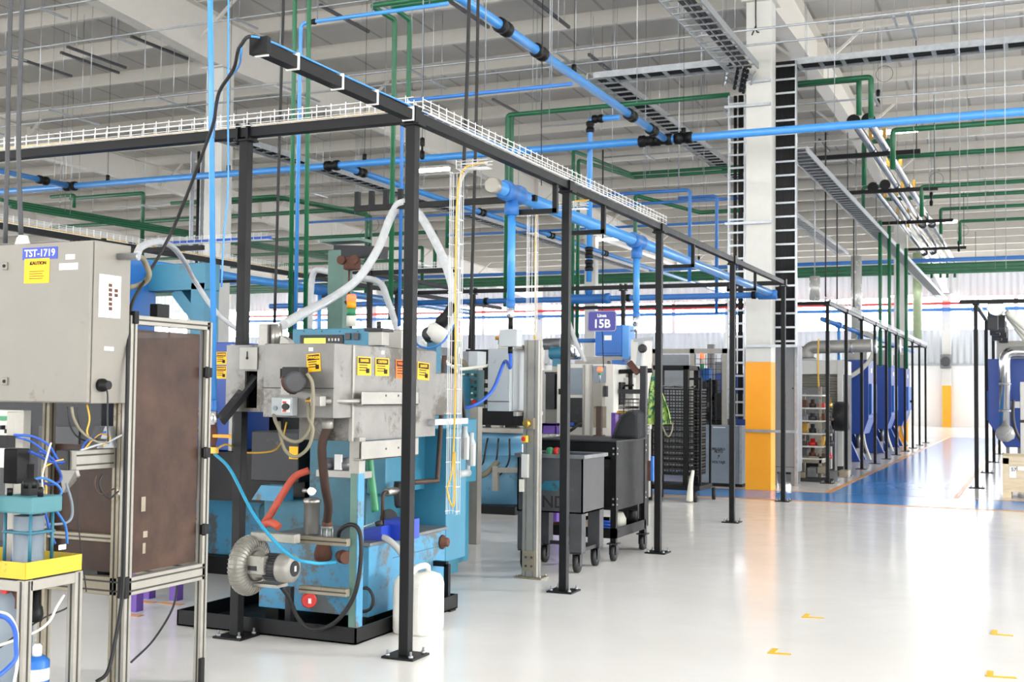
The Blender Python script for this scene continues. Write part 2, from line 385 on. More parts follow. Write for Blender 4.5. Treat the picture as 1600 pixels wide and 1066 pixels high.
# cable clips on the short front arm + cables on it
for y in(4.5,4.75,5.15,5.5,5.9): MB().box(FX-.036,y-.006,H-.036,FX+.036,y+.006,H+.045).build('cable_clip','white',fr)
tag(MB().tube(cr([(FX-.01,6.3,H+.06),(FX-.01,5.2,H+.045),(FX,4.5,H+.05),(FX-.06,4.42,H+.0),atY(365,108,4.5),atY(342,145,4.6),atY(334,190,4.65),atY(322,225,4.7),atY(290,310,4.8),atY(262,375,4.85),atY(225,440,4.6),atY(206,475,4.44),atY(201,520,4.38),atX(199,600,-3.865),atX(197,700,-3.87),atX(194,850,-3.87),atX(191,930,-3.87),atX(180,1000,-3.87),atX(168,1050,-3.87),atX(150,1066,-3.9)],6),.009,6).build('power_cable','black_rubber'),'black power cable looping off the front beam end down along the brown door post','cable')
tag(MB().tube(cr([(FX+.015,7.2,H+.06),(FX+.015,5.2,H+.045),(FX+.01,4.5,H+.045),(FX-.05,4.43,H+.02),(FX-.08,4.45,H-.03),atY(372,105,4.6),atY(345,140,4.8),atY(336,190,5.3),atY(334,215,5.7)],6),.006,6).build('air_tube','blue_pipe'),'thin light blue air tube clipped along the front beam beside black cable','tube')
# ---- cable baskets (wire mesh trays)
def basket(name,label,p,q,w=.1,h=.07,step=.1,up=(0,0,1),parent=None,r=.0028,group=None):
    p=V(p);q=V(q);d=(q-p);L=d.length;d.normalize();u=V(up);a=d.cross(u).normalized()
    mb=MB()
    for s in(-1,1):
        for k in(0,.55,1): mb.tube([p+a*s*w/2+u*h*k,q+a*s*w/2+u*h*k],r,4)
    for s in(-.17,.17): mb.tube([p+a*w*s,q+a*w*s],r,4)
    n=int(L/step)
    for i in range(n+1):
        c=p+d*min(L,i*step)
        mb.tube([c+a*w/2+u*(h+.012),c+a*w/2,c-a*w/2,c-a*w/2+u*(h+.012)],r*1.15,4)
    o=mb.build(name,'zinc_white',parent)
    if label: tag(o,label,'cable tray',group)
    return o
basket('cable_basket','white wire cable basket on the crosswise front beam, ending at the first post',(-12.4,5.97,H+.034),(FX+.02,5.97,H+.034))
basket('cable_basket','white wire cable basket along the aisle beam from the first to the third post',(FX,5.98,H+.034),(FX,10.9,H+.034))
for off,m,l in((.0,'cable_yellow','yellow cable lying in the crosswise front wire basket'),(.03,'cable_white','pale cable lying in the crosswise front wire basket')):
    tag(MB().tube(cr([(-12,5.96+off,H+.045),(-9,5.98+off,H+.043),(-6.5,5.95+off,H+.046),(-5,5.97+off,H+.043),(FX,5.96+off,H+.045)],5),.006,5).build('network_cable',m),l,'cable')
for off,m,l in((.0,'cable_blue','blue cable lying in the aisle wire basket'),(-.03,'cable_yellow','yellow cable lying in the aisle wire basket'),(.03,'cable_white','white cable lying in the aisle wire basket')):
    tag(MB().tube(cr([(FX+off,6.1,H+.045),(FX+off*.6,7.5,H+.046),(FX+off,9,H+.043),(FX+off*.5,10.8,H+.045)],5),.008,5).build('network_cable',m),l,'cable')
# hanging baskets
def hang(label,x,y,z0,z1,xto):
    t=T('hanging_cable_basket',label,'cable tray',(x,y,z0))
    basket('drop_run',None,(x,y,z1),(x,y,z0),.075,.05,.16,(0,-1,0),t,.0026)
    basket('top_run',None,(x,y,z1+.02),(xto,y,z1+.02),.075,.05,.12,(0,0,1),t,.0026)
    return t
P0=atY(713,240,7.05);P1=atY(703,803,7.05)
hang('narrow white wire basket hanging from the aisle beam before the teal machine side',P0.x+.02,7.05,P1.z,2.95,FX-.02)
x0=P0.x+.02
tag(MB().tube(cr([(FX-.05,7.04,3.0),(x0+.15,7.03,3.0),(x0+.02,7.02,2.9),(x0,7.02,2.3),(x0+.01,7.02,1.5),(x0,7.01,1.0),(x0-.03,7.0,.85),(x0+.02,7.0,.75),(x0+.02,7.0,1.1)],6),.006,6).build('network_cable','cable_yellow'),'yellow cable running down the hanging basket before the teal machine','cable')
tag(MB().tube(cr([(FX-.05,7.07,3.0),(x0+.12,7.08,2.99),(x0-.01,7.08,2.85),(x0-.01,7.08,2.1),(x0-.03,7.1,1.75),(x0-.1,7.25,1.62)],6),.011,6).build('air_hose','clear'),'milky hose coming down inside the hanging basket to the robot joint','hose')
ax=-3.73
hang('narrow white wire basket dropping from the aisle beam onto the aluminium post',ax-.02,8.9,1.95,2.95,FX-.02)
tag(MB().tube(cr([(FX,8.89,3.04),(ax+.1,8.89,3.0),(ax+.01,8.88,2.9),(ax+.01,8.88,2.2),(ax+.01,8.87,1.92)],6),.008,6).build('network_cable','cable_yellow'),'yellow cable dropping to the top of the aluminium post','cable')
# ---- second frame behind on the far side
FX2=-9.3
f2=T('support_frame','black frame behind the cream cabinet, carrying its own wire basket','utility frame',(FX2,10.5,0))
MB().beam((FX2,8.0,H),(FX2,20.5,H),.06).build('beam','black',f2)
for y in(10.4,13.6,16.5): post(f2,FX2,y)
p=atY(236,386,9.0);q=atY(283,384,9.0); comb(f2,p.x-1.2,q.x+.1,9.2,p.z,4)
MB().beam((FX2,9.2,p.z),(q.x,9.2,p.z),.035).build('cross_arm','black',f2)
basket('cable_basket','white wire cable basket on the beam passing behind the cream cabinet',(FX2,8.0,H+.034),(FX2,16,H+.034))
tag(MB().tube(cr([(FX2,8.1,H+.045),(FX2+.02,11,H+.044),(FX2-.02,15.5,H+.045)],5),.01,5).build('network_cable','cable_yellow'),'yellow cable in the basket behind the cream cabinet','cable')
basket('cable_basket','white wire basket with blue cables between the brown door top and blue pipe',(-9.2,10.7,3.12),(-7.6,10.7,3.12))
tag(MB().tube([(-9.2,10.7,3.14),(-7.6,10.7,3.14)],.018,6).build('network_cable','cable_blue'),'bundle of blue cable in the short basket above the brown door','cable')
f3=T('support_frame','black frame beyond the teal machine with a wire basket and drooping white hose','utility frame',(-8.2,14.6,0))
MB().beam((-9.15,13.8,H),(-6.9,13.8,H),.06).build('beam','black',f3); MB().beam((-8.2,13.84,H),(-8.2,16.6,H),.06).build('beam','black',f3)
for x,y in((-8.2,13.8),(-8.2,16.3)): post(f3,x,y)
basket('cable_basket','white wire cable basket above the beam beyond the jib crane',(-9.1,13.8,H+.034),(-6.95,13.8,H+.034))
# ================= OVERHEAD PIPES =================
def run(name,label,cat,pts,r,m,fit=None,fm='black',hang=None,group=None,rc=.12,fr_=1.5,fl=.09,tail=None):
    pts=[V(p) for p in pts]
    t=T(name,label,cat,tuple(pts[0]),group)
    MB().tube(rnd(pts,rc),r,10).build('pipe',m,t)
    for p,d in (fit or []):
        p=V(p);d=V(d).normalized(); MB().lathe(p-d*fl,d,[(r*1.2,0),(r*fr_,.01),(r*fr_,fl*.7),(r*1.25,fl*.75),(r*1.25,fl*1.25),(r*fr_,fl*1.3),(r*fr_,2*fl-.01),(r*1.2,2*fl)],12).build('fitting',fm,t)
    for p in (hang or []):
        p=V(p); MB().lathe(p-V((0,0,0)),(0,0,1),[(r*.6,r*.8),(r*.6,r*2.6)],8).tube([p+V((0,0,r)),(p.x,p.y,zr(p.y)-.28)],.004,4).build('hanger','black',t)
    if name in('water_pipe','air_branch_pipe') or (name=='air_main_pipe' and not hang and pts[0].y<59):
        i=max(range(len(pts)-1),key=lambda k:(pts[k+1]-pts[k]).xy.length)
        if (pts[i+1]-pts[i]).xy.length>.8:
            for f in(.12,.5,.88):
                c=pts[i].lerp(pts[i+1],f); MB().tube([c+V((0,0,r*.9)),(c.x,c.y,zr(c.y)-.34)],.006,4).build('hanger','galv',t)
        else:
            c=pts[0] if pts[0].z>pts[-1].z else pts[-1]; MB().tube([c,(c.x,c.y,zr(c.y)-.34)],.006,4).build('hanger','galv',t)
    return t
X_=V((1,0,0));Y_=V((0,1,0));Z_=V((0,0,1))
# thick air header
HX=-3.6;HZ=2.99
ys=atX(768,287,HX).y
hp=T('air_header_pipe','thick bright blue air header with a silver end cap beside the aisle beam','pipe',(HX,ys,HZ))
MB().tube([(HX,ys+.02,HZ),(HX,17.6,HZ)],.052,16).build('pipe','blue_pipe',hp)
MB().lathe((HX,ys,HZ),(0,1,0),[(.052,0),(.06,.008),(.06,.06),(.056,.065)],24).build('end_cap','alu',hp)
def tee(parent,c,run_d,br_d,r,L=.16):
    c=V(c);run_d=V(run_d);br_d=V(br_d)
    mb=MB().lathe(c-run_d*L,run_d,[(r*1.15,0),(r*1.45,.02),(r*1.45,.07),(r*1.25,.09),(r*1.25,2*L-.09),(r*1.45,2*L-.07),(r*1.45,2*L-.02),(r*1.15,2*L)],16)
    mb.lathe(c,br_d,[(r*.9,0),(r*.9,r*1.6),(r*1.05,r*1.7),(r*1.05,r*3.2),(r*.8,r*3.3)],14); return mb.build('tee','blue_bright',parent)
t1=atX(800,297,HX);t2=atX(995,380,HX)
for tt,yb in((t1,(800,470)),(t2,(997,487))):
    tee(hp,(HX,tt.y,HZ),(0,1,0),(0,0,-1),.052)
    zb=atY(*yb,tt.y).z
    d=MB().tube([(HX,tt.y,HZ-.12),(HX,tt.y,zb)],.03,12).build('drop_pipe','blue_pipe',hp)
    MB().lathe((HX,tt.y,zb),(0,0,-1),[(.034,0),(.034,.05),(.03,.055)],12).build('union','blue_bright',hp)
    MB().lathe((HX,tt.y,zb-.05),(0,0,-1),[(.032,0),(.032,.07),(.02,.08)],12).build('coupler','chrome',hp)
zb=atY(800,470,t1.y).z
MB().lathe((HX,t1.y,zb-.12),(0,0,-1),[(.02,0),(.02,.1)],10).build('nipple','black',hp)
bx=T('junction_box','pale junction box hanging at the end of the first blue drop pipe','junction box',(HX,t1.y,zb-.33))
MB().cbox((HX,t1.y,zb-.28),.15,.1,.13).build('box','grey_box',bx,.006); MB().lathe((HX,t1.y,zb-.345),(0,0,-1),[(.018,0),(.018,.05)],10).build('gland','black',bx)
MB().lathe((HX-.09,t1.y,zb-.28),(-1,0,0),[(.014,0),(.014,.03)],10).build('gland','brass',bx)
zz=atY(997,487,t2.y).z-.13
qd=T('air_coupling','small chrome quick coupling dangling below the second blue drop pipe','coupling',(HX,t2.y,zz-.1)); MB().lathe((HX,t2.y,zz),(0,0,-1),[(.016,0),(.022,.02),(.022,.07),(.01,.08),(.008,.14)],12).build('body','chrome',qd); MB().tube([(HX,t2.y,zz-.05),(HX-.06,t2.y,zz-.06)],.007,6).build('lever','steel',qd)
# blue coiled hose from the junction box down to the panel
A=V((HX,t1.y,zb-.38)); C_=atY(788,566,8.6);D_=atY(768,612,8.4);E_=atY(735,636,8.2)
pts=cr([A,A+V((0,0,-.12)),C_,D_,E_,E_+V((-.15,0,.02))],10)
tag(MB().tube(pts,.014,7).build('air_hose','cable_blue'),'thick blue hose swinging from the junction box to the teal control panel','hose')
# crosswise branch at the frame end
ce=T('air_branch_pipe','blue branch pipe running crosswise under the frame end beam','pipe',(HX,17.6,HZ-.02))
MB().tube([(HX+.1,17.6,HZ-.02),(-12.5,17.6,HZ-.02)],.045,12).build('pipe','blue_bright',ce)
MB().lathe((HX-.2,17.6,HZ-.02),(1,0,0),[(.045,0),(.07,.02),(.07,.28),(.045,.3)],14).build('elbow','blue_bright',ce)
xx=atY(920,465,17.6).x; dt=tee(ce,(xx,17.6,HZ-.02),(1,0,0),(0,0,1),.06,.36)
for px in(982,1178,760): x=atY(px,465,17.6).x; MB().lathe((x,17.6,HZ-.02),(1,0,0),[(.06,-.03),(.06,.03)],12).build('clip','black',ce)
# overhead drop into it
ZM=atY(1035,218,17.3).z    # main overhead level
top=atY(921,187,17.6)
run('air_drop_pipe','blue vertical drop pipe with black couplings going down beside the number sign','pipe',[(atY(968,181,17.6).x,17.6,top.z),(xx,17.6,top.z),(xx,17.6,HZ+.25)],.045,'blue_pipe',
    [((xx,17.6,top.z-.12),Z_),((xx+.13,17.6,top.z),X_),((xx,17.6,atY(919,395,17.6).z),Z_),((xx,17.6,atY(919,415,17.6).z),Z_)],rc=.06)
# main crosswise pipe
MY=17.3
a=atY(0,300,MY);b=atY(1600,174,MY); MZ=(a.z+b.z)/2
def mx(px,py=220): return atY(px,py,MY).x
run('air_main_pipe','long sky blue air main crossing the whole hall before the orange based column','pipe',[(-24,MY,MZ),(8,MY,MZ)],.06,'blue_pipe',
    [((mx(x),MY,MZ),X_) for x in(112,520,1012,1036,1068)],hang=[(mx(x),MY,MZ) for x in(170,358,570,1068)],fl=.14)
# Y-direction mains joining it
def ydir(label,px,py,y0,hs=(),r=.055,fits=()):
    x=mx(px,py); z=MZ
    run('air_main_pipe',label,'pipe',[(x,MY-.1,z+.0),(x,y0,z)],r,'blue_pipe',[((x,y,z),Y_) for y in fits],hang=[(x,y,z) for y in hs],fl=.12)
ydir('sky blue air main coming forward overhead from the crossing pipe near the cable ladders',1040,219,4,(7.6,10.2,13.4),fits=(7.0,11.3,12.3,15.6,16.6))
ydir('sky blue air main coming forward overhead above the cream cabinet',110,296,4,(14,),fits=(16.6,))
x=mx(530,268)
run('air_main_pipe','sky blue air main going back overhead along the gantry from the crossing pipe','pipe',[(x,MY+.1,MZ),(x,58,MZ)],.055,'blue_pipe',[((x,y,MZ),Y_) for y in(18,23,27,31)],fl=.14)
# thin blue branches
def xrun(label,pa,pb,Y,r,m,cat='pipe',name='air_branch_pipe',fit=(),drop=None):
    a=atY(*pa,Y);b=atY(*pb,Y);z=(a.z+b.z)/2
    pts=[(a.x,Y,z),(b.x,Y,z)]
    if drop is not None: pts=[(a.x,Y,atY(*drop,Y).z)]+pts
    return run(name,label,cat,pts,r,m,[((atY(px,0,Y).x,Y,z),X_) for px in fit],rc=.07,fl=.05)
xrun('thin blue branch pipe dropping past the green risers, elbow high above the front beam',(470,38),(700,4),10,.02,'blue_pipe',fit=(488,),drop=(464,520))
xrun('thin blue branch pipe with a drop just behind the first frame post',(629,160),(895,129),10.5,.018,'blue_bright',drop=(628,510))
xrun('short thin blue branch pipe ending in a drop near the cable ladder',(1078,299),(940,303),19.5,.03,'blue_bright',drop=(1077,440))
xrun('thin blue branch pipe with a single drop close to the column ladder',(1120,306),(1060,310),20.5,.03,'blue_bright',drop=(1120,490))
xrun('thin blue line crossing high behind the frame posts above the number sign',(700,362),(1165,352),26,.03,'blue_bright')
xrun('blue line crossing just below the one above the ceiling lamp',(480,354),(1200,300),24,.03,'blue_bright')
# ---- close blue vertical pipe in front of the beam with a valve
bp0=atY(334.5,640,5.72); bp1=atY(328.5,0,5.72); bx_=bp0.x; z0=bp0.z
v=T('air_drop_pipe','bright blue vertical air pipe in front of the wire basket, with an orange valve','pipe',(bx_,5.72,z0))
MB().tube([bp0,bp0+(bp1-bp0)*((5.6-z0)/(bp1.z-z0))],.017,12).build('pipe','blue_pipe',v)
MB().lathe((bx_,5.72,z0),(0,0,-1),[(.017,-.06),(.023,-.05),(.023,.0),(.02,.01)],12).build('union','blue_bright',v)
MB().lathe((bx_,5.72,z0-.01),(0,0,-1),[(.02,0),(.02,.08)],12).build('sleeve','chrome',v)
MB().lathe((bx_,5.72,z0-.09),(0,0,-1),[(.014,0),(.022,.02),(.022,.09),(.014,.11),(.014,.13)],10).build('valve_body','rust',v)
MB().box(bx_,5.70,z0-.165,bx_+.13,5.72,z0-.145).build('valve_handle','orange',v,.003)
MB().cbox((bx_,5.72,z0-.24),.06,.03,.04).build('manifold','brass',v,.003)
tag(MB().tube(cr([(bx_+.02,5.74,4.2),(bx_+.04,5.74,3.2),(bx_+.045,5.75,2.7),(bx_+.03,5.74,2.4),(bx_+.02,5.74,2.1)],5),.006,5).build('air_tube','blue_pipe'),'thin blue tube tied along the vertical blue air pipe','tube')
# cyan hose from the valve to the blower, yellow hose to the hood
A=V((bx_+.01,5.72,z0-.26)); pts=[A,atY(360,735,5.68),atY(400,810,5.58),atY(450,866,5.56),atY(490,880,5.62),atY(525,879,6.0)]
tag(MB().tube(cr(pts,8),.01,7).build('air_hose','tube_cyan'),'cyan air hose sagging from the orange handled valve to the rusty pump fitting','hose')
pts=[A+V((.0,0,.02)),atY(355,695,5.9),atY(382,707,6.1),atY(425,705,6.3),atY(440,690,6.45),atY(448,660,6.5)]
tag(MB().tube(cr(pts,8),.006,6).build('air_hose','cable_yellow'),'thin yellow hose from the orange handled valve to the grey switch box','hose')
# ---- hanging flexible conduits and cables
def hangline(label,pts,Y,r,m,name='hanging_cable',cat='cable',top=6.2):
    ps=[atY(x,y,Y) for x,y in pts]; ps=[V((ps[0].x,Y,top))]+ps
    tag(MB().tube(cr(ps,5),r,6).build(name,m),label,cat)
hangline('dark grey conduit drop behind the other one, at the cream cabinet',[(14,100),(12,230),(8,380)],4.5,.0115,'dark_grey','conduit','conduit',4.4)
hangline('dark grey conduit coming down to the white gland on top of the cream cabinet',[(32,100),(29,230),(33,372)],4.2,.0115,'dark_grey','conduit','conduit',4.2)
hangline('black cable hanging down to the stack on the steel hood',[(443,0),(437,210),(429,505)],8.1,.012,'black_rubber')
hangline('black cable hanging down to the twin grey plugs by the teal machine',[(733,0),(726,227),(714,520),(720,600),(727,660)],7.7,.014,'black_rubber')
hangline('black cable hanging down behind the grey wall box',[(747,0),(743,230),(734,545)],9.6,.015,'black_rubber')
hangline('thin black cable dangling near the upper blue branch elbow',[(846,215),(846,290)],12.5,.006,'black_rubber')
for i,(x,y0,y1,Y) in enumerate([(942,250,470,21),(1290,225,470,24),(1308,318,478,27),(1334,348,480,30)]):
    hangline(['black drop cable behind the number sign','black drop cable beside the grey mesh tray','second black drop cable along the grey mesh tray','third black drop cable along the grey mesh tray'][i],[(x,y0),(x,y1)],Y,.016,'black_rubber',top=atY(x,y0,Y).z)
# black tie on the column
p=atY(1181,40,18.5); tag(MB().tube(cr([(p.x,18.5,p.z+.9),(p.x,18.5,p.z),(p.x+.05,18.49,p.z-.12)],4),.012,5).tube(cr([(p.x,18.5,p.z),(p.x-.06,18.49,p.z-.15)],3),.012,5).build('tie_strap','cloth_dark'),'dark strap tied high on the column front','strap')
# ---- green pipes
def green(label,pts,r=.025,fit=()): return run('water_pipe',label,'pipe',pts,r,'green_pipe',fit,'green_pipe',rc=.06,fl=.04)
for lab,pa,pb,Y in(('first of two green risers in front of the jib crane, beside the thin blue drop',(461,0),(453,520),9.6),('second green riser, closer to the jib crane than its twin',(483,0),(477,520),9.6)):
    a=atY(*pa,Y);b=atY(*pb,Y); green(lab,[(a.x,Y,6.4),(a.x,Y,a.z),(b.x,Y,b.z)],.022)
for lab,e,c,yb,Y in(('green pipe bent down behind the front beam, ending near the hose comb',(580,9),(617,31),(617,500),12),('green pipe bent down just behind the first frame post',(612,10),(640,31),(640,520),12.4)):
    c1=atY(*c,Y); z=c1.z; e1=atZ(*e,z); green(lab,[(e1.x+6,e1.y,z),(e1.x,e1.y,z),(c1.x,Y,z),(c1.x,Y,atY(*yb,Y).z)],.03)
# big pair behind blue main
for lab,pa,pb,yb,Y in(('long green pipe passing behind the blue main with a drop near the jib',(793,180),(1140,144),(793,480),19.0),('twin green pipe passing behind the blue main',(800,180),(1140,148),(800,480),19.6)):
    a=atY(*pa,Y);b=atY(*pb,Y); green(lab,[(b.x,Y,a.z),(a.x,Y,a.z),(a.x,Y,atY(*yb,Y).z)],.04)
for lab,x0,x1,Y in(('green pair pipe near the number sign, dropping behind it',(896,236),(985,275),23.0),('green twin pipe dropping behind the number sign',(904,240),(990,281),23.3)):
    a=atY(*x0,Y); z=a.z-(.14 if 'twin' in lab else 0); c=atZ(*x1,z-.05); d=V((c.x+3.2,c.y,z)); green(lab,[(d.x,d.y,z),(c.x,c.y,z),(a.x,Y,z),(a.x,Y,atY(x0[0],540,Y).z)],.04)
for lab,pa,pb,Y in(('short green pipe loop running behind the column ladder',(1014,316),(1200,326),26),):
    a=atY(*pa,Y);b=atY(*pb,Y); green(lab,[(b.x,Y,a.z-.3),(a.x+1.2,Y,a.z-.3),(a.x,Y-1,a.z),(a.x,Y-1,atY(1014,520,Y).z)],.045)
# right: stub over column to flanged drops
Y=19.6
a=atY(1247,131,Y);b=atY(1361,121,Y);green('green pipe from the black cable riser ending in a drop over the black flange',[(a.x,Y,a.z),(b.x,Y,a.z),(b.x,Y,atY(1361,185,Y).z)],.045)
a=atY(1247,133,Y+.4);b=atY(1342,126,Y+.4);green('shorter green drop pipe beside the black flanges',[(a.x,Y+.4,a.z),(b.x,Y+.4,a.z),(b.x,Y+.4,atY(1342,180,Y+.4).z)],.045)
# right-hand green crosswise lines (down to far)
GL=[(1395,204,22,'green crosswise pipe meeting the nearest lit ceiling lamp'),(1390,246,25,'green crosswise pipe with a looped drop under the lit lamp'),(1440,292,29,'green crosswise pipe above the row of chrome pipe hangers'),(1380,312,32,'green crosswise pipe with a small loop over the chrome pipes'),(1470,327,35,'green crosswise pipe above the second lit lamp'),(1500,346,38,'green crosswise pipe level with the second lit lamp')]
for i,(px,py,Y,lab) in enumerate(GL):
    a=atY(px,py,Y); pts=[(6,Y,a.z),(a.x,Y,a.z)]
    if i in(1,3): pts+=[(a.x,Y,a.z+.35),(a.x-.5,Y,a.z+.35),(a.x-.5,Y,a.z-.55)]
    else: pts+=[(a.x,Y,a.z-.7)]
    green(lab,pts,.05)
# green bundles on the far side
def gy(lab,pa,pb,Z,r=.05): a=atZ(*pa,Z);b=atZ(*pb,Z); green(lab,[tuple(a),tuple(b)],r)
Yg=20
for i in range(3):
    a=atY(0,312+i*6,Yg)
    t=green(['thick green pipe of the upper bundle behind the cream cabinet, topmost','thick green pipe of the upper bundle behind the cream cabinet, middle one','thick green pipe of the upper bundle behind the cream cabinet, lowest'][i],[(a.x+.16*i,a.y,a.z),(a.x+1.2+.16*i,34,a.z)],.042)
a=atY(224,302,26);b=atY(110,312,26); green('green pipe frame drop behind the cream cabinet with a white tag',[(b.x,26,a.z),(a.x,26,a.z),(a.x,26,atY(224,400,26).z)],.06)
a=atY(116,305,25);b=atY(80,300,25); green('small green elbow pipe over the upper bundle',[(b.x,25,a.z),(a.x,25,a.z),(a.x,25,a.z-.35)],.05)
for i,(py,lab) in enumerate([(336,'green crosswise pipe beyond the jib crane, topmost'),(372,'green crosswise pipe beyond the jib crane, second from top'),(390,'green crosswise pipe beyond the jib crane, third from top'),(404,'green crosswise pipe beyond the jib crane, lowest')]):
    Y=28+i*3.7; a=atY(80+i*60,py+14,Y); b=atY(700-i*20,py-12+i*6,Y); green(lab,[(a.x,Y,(a.z+b.z)/2),(b.x,Y,(a.z+b.z)/2),(b.x,Y,(a.z+b.z)/2-1.2)],.06)
a=atY(573,348,26);b=atY(535,335,26);green('green twin drop behind the clear hose, first line',[(b.x-3,23,b.z),(b.x,23,b.z),(a.x,26,b.z),(a.x,26,b.z-2.2)],.045)
a=atY(579,350,26.5);green('green twin drop behind the clear hose, second line',[(b.x-3,23.4,b.z),(b.x,23.4,b.z),(a.x,26.5,b.z),(a.x,26.5,b.z-2.2)],.045)
for i in range(4):
    x=atY(1375+7*i,340,30).x
    green(['green riser in the group beside the mid column, first','green riser in the group beside the mid column, second','green riser in the group beside the mid column, third','green riser in the group beside the mid column, fourth'][i],[(x,30+i,atY(1375,345+(i//2)*22,30).z),(x,30+i,2.2)],.045)
# wide dark-green header far away
for i in range(3):
    a=atY(1300,420+4*i,44);run('water_main_pipe',['long green water main under the far blue line, upper','long green water main under the far blue line, middle','long green water main under the far blue line, lower'][i],'pipe',[(-45,44+.22*i,a.z),(8,44+.22*i,a.z)],.08,'green_pipe')
a=atY(1300,412,43.5);run('air_main_pipe','far blue air main crossing above the green water mains','pipe',[(-45,43.5,a.z),(8,43.5,a.z)],.075,'blue_bright')
a=atY(1330,466,60.6);run('fire_main_pipe','red fire pipe along the far wall above the bright windows','pipe',[(-45,60.6,a.z-.35),(8,60.6,a.z-.35)],.07,'red')
a=atY(1330,486,60.0);run('air_main_pipe','blue pipe crossing the bright windows of the far wall','pipe',[(-45,60.2,a.z),(8,60.2,a.z)],.09,'blue_bright'); wp=[o for o in bpy.data.objects if o.get('label')=='blue pipe crossing the bright windows of the far wall'][0]
for k in range(9): MB().box(-42+5.6*k-.05,60.2,a.z-.12,-42+5.6*k+.05,61.2,a.z-.08).build('wall_mount','black',wp)
# ---- chrome pipes with black cross hangers
cp0=[(1335,190,22),(1352,190,22),(1366,300,29),(1383,290,29)]
zc=atY(1352,190,22).z
ct=[]
for i,(px,py) in enumerate([(1334,190),(1357,188),(1364,293),(1383,289)]):
    a=atZ(px,py,zc); y0=a.y; zz=zc
    t=T('chrome_pipe',['chrome pipe hung high beyond the column, outermost of the upper pair','chrome pipe hung high beyond the column, with a lamp crossing its start','chrome pipe starting further along at a black flange, on the column side','chrome pipe starting further along at a black flange, inner of the two'][i],'pipe',(a.x,y0,zz))
    MB().tube([(a.x,y0,zz),(a.x,46,zz)],.075,12).build('pipe','chrome',t)
    MB().lathe((a.x,y0-.04,zz),(0,1,0),[(.125,0),(.125,.05),(.08,.06)],16).build('flange','black',t)
    MB().tube(rnd([(a.x,45.9,zz),(a.x,46.2,zz),(a.x,46.2,zz-.6)],.1),.05,8).build('end_drop','green_pipe',t); MB().lathe((a.x,y0+14,zz-.0),(0,1,0),[(.1,0),(.12,.05),(.1,.1)],14).build('clamp','dark_grey',t)
    for k in range(3): MB().cbox((a.x+.05,y0+2+k*3,zz+.16),.07,.09,.2).build('valve','brass',t)
    ct.append((a.x,zz))
xm=sum(c[0] for c in ct)/4; zm=min(c[1] for c in ct)-.12
for i,y in enumerate([24.5,29.0,34.5,41.0,49.0]):
    tg=T('pipe_hanger',['black cross bar under the chrome pipes, nearest of five'.replace('nearest','first'),'black cross bar under the chrome pipes, second of five','black cross bar under the chrome pipes, third of five','black cross bar under the chrome pipes, fourth of five','black cross bar under the chrome pipes, fifth and deepest'][i],'pipe hanger',(xm,y,zm),'black cross bars under the chrome pipes')
    MB().cbox((xm,y,zm),2.1,.08,.09).build('cross_bar','black',tg)
    for s in(-1,1): MB().tube([(xm+s*.98,y,zm),(xm+s*.98,y,zr(y)-.28)],.012,5).build('rod','dark_grey',tg)
# ---- grey conduits on trapeze struts
def conduit(lab,pa,Z,Y=None,x0=-26,x1=8,r=.017):
    if Y is None: a=atZ(*pa,Z)
    else: a=atY(*pa,Y)
    t=T('conduit',lab,'conduit',(x0,a.y,a.z)); MB().tube([(x0,a.y,a.z),(x1,a.y,a.z)],r,8).build('pipe','galv',t)
    x=x0+1
    while x<x1:
        MB().beam((x,a.y-.1,a.z-.03),(x,a.y+.5,a.z-.03),.04,.03).tube([(x,a.y,a.z),(x,a.y,zr(a.y)-.27)],.005,4).build('trapeze','galv',t); x+=2.6
    return a
conduit('galvanised conduit high at the top corner over the girder stubs',(0,23),7.6)
conduit('galvanised conduit just below the girder with stubs',(0,82),7.6)
conduit('galvanised conduit crossing above the wire basket, upper of the close pair',(0,180),6.8)
conduit('galvanised conduit crossing above the wire basket, lower of the close pair',(0,198),6.8)
conduit('thin galvanised conduit ending in a small box above the header cap',(846,198),0,21,atY(846,198,21).x,atY(1600,170,21).x)
conduit('thin galvanised conduit behind the aisle frame above the green loop',(945,246),0,24,atY(942,246,24).x,atY(1380,225,24).x)
conduit('galvanised conduit with drop boxes crossing beyond the gantry',(360,311),0,24,-22,atY(660,290,24).x)
conduit('galvanised conduit crossing at the top beyond the column',(1600,3),7.4,None,-3,10)
# ceiling strut rails (dark short rails under the purlins)
sr=[((95,82),(160,93)),((105,73),(155,92)),((205,57),(254,79)),((315,192),(360,210)),((500,8),(578,33)),((700,0),(795,42)),((920,85),(960,122)),((770,155),(830,185)),((18,88),(66,106)),((835,0),(870,46)),((1280,218),(1306,232))]
for i,(a,b) in enumerate(sr):
    Z=8.0; p=atZ(*a,Z); q=V((p.x,p.y+1.6,Z))
    t=T('strut_rail',['short dark strut rail hung under the ceiling purlins','short strut rail below the ceiling'][0],'strut rail',tuple(p),'short strut rails under the ceiling')
    MB().beam(p,q,.05).build('rail','dark_grey',t)
    for f in(.15,.85): c=p.lerp(q,f); MB().tube([c,(c.x,c.y,zr(c.y)-.2)],.006,4).build('rod','galv',t)
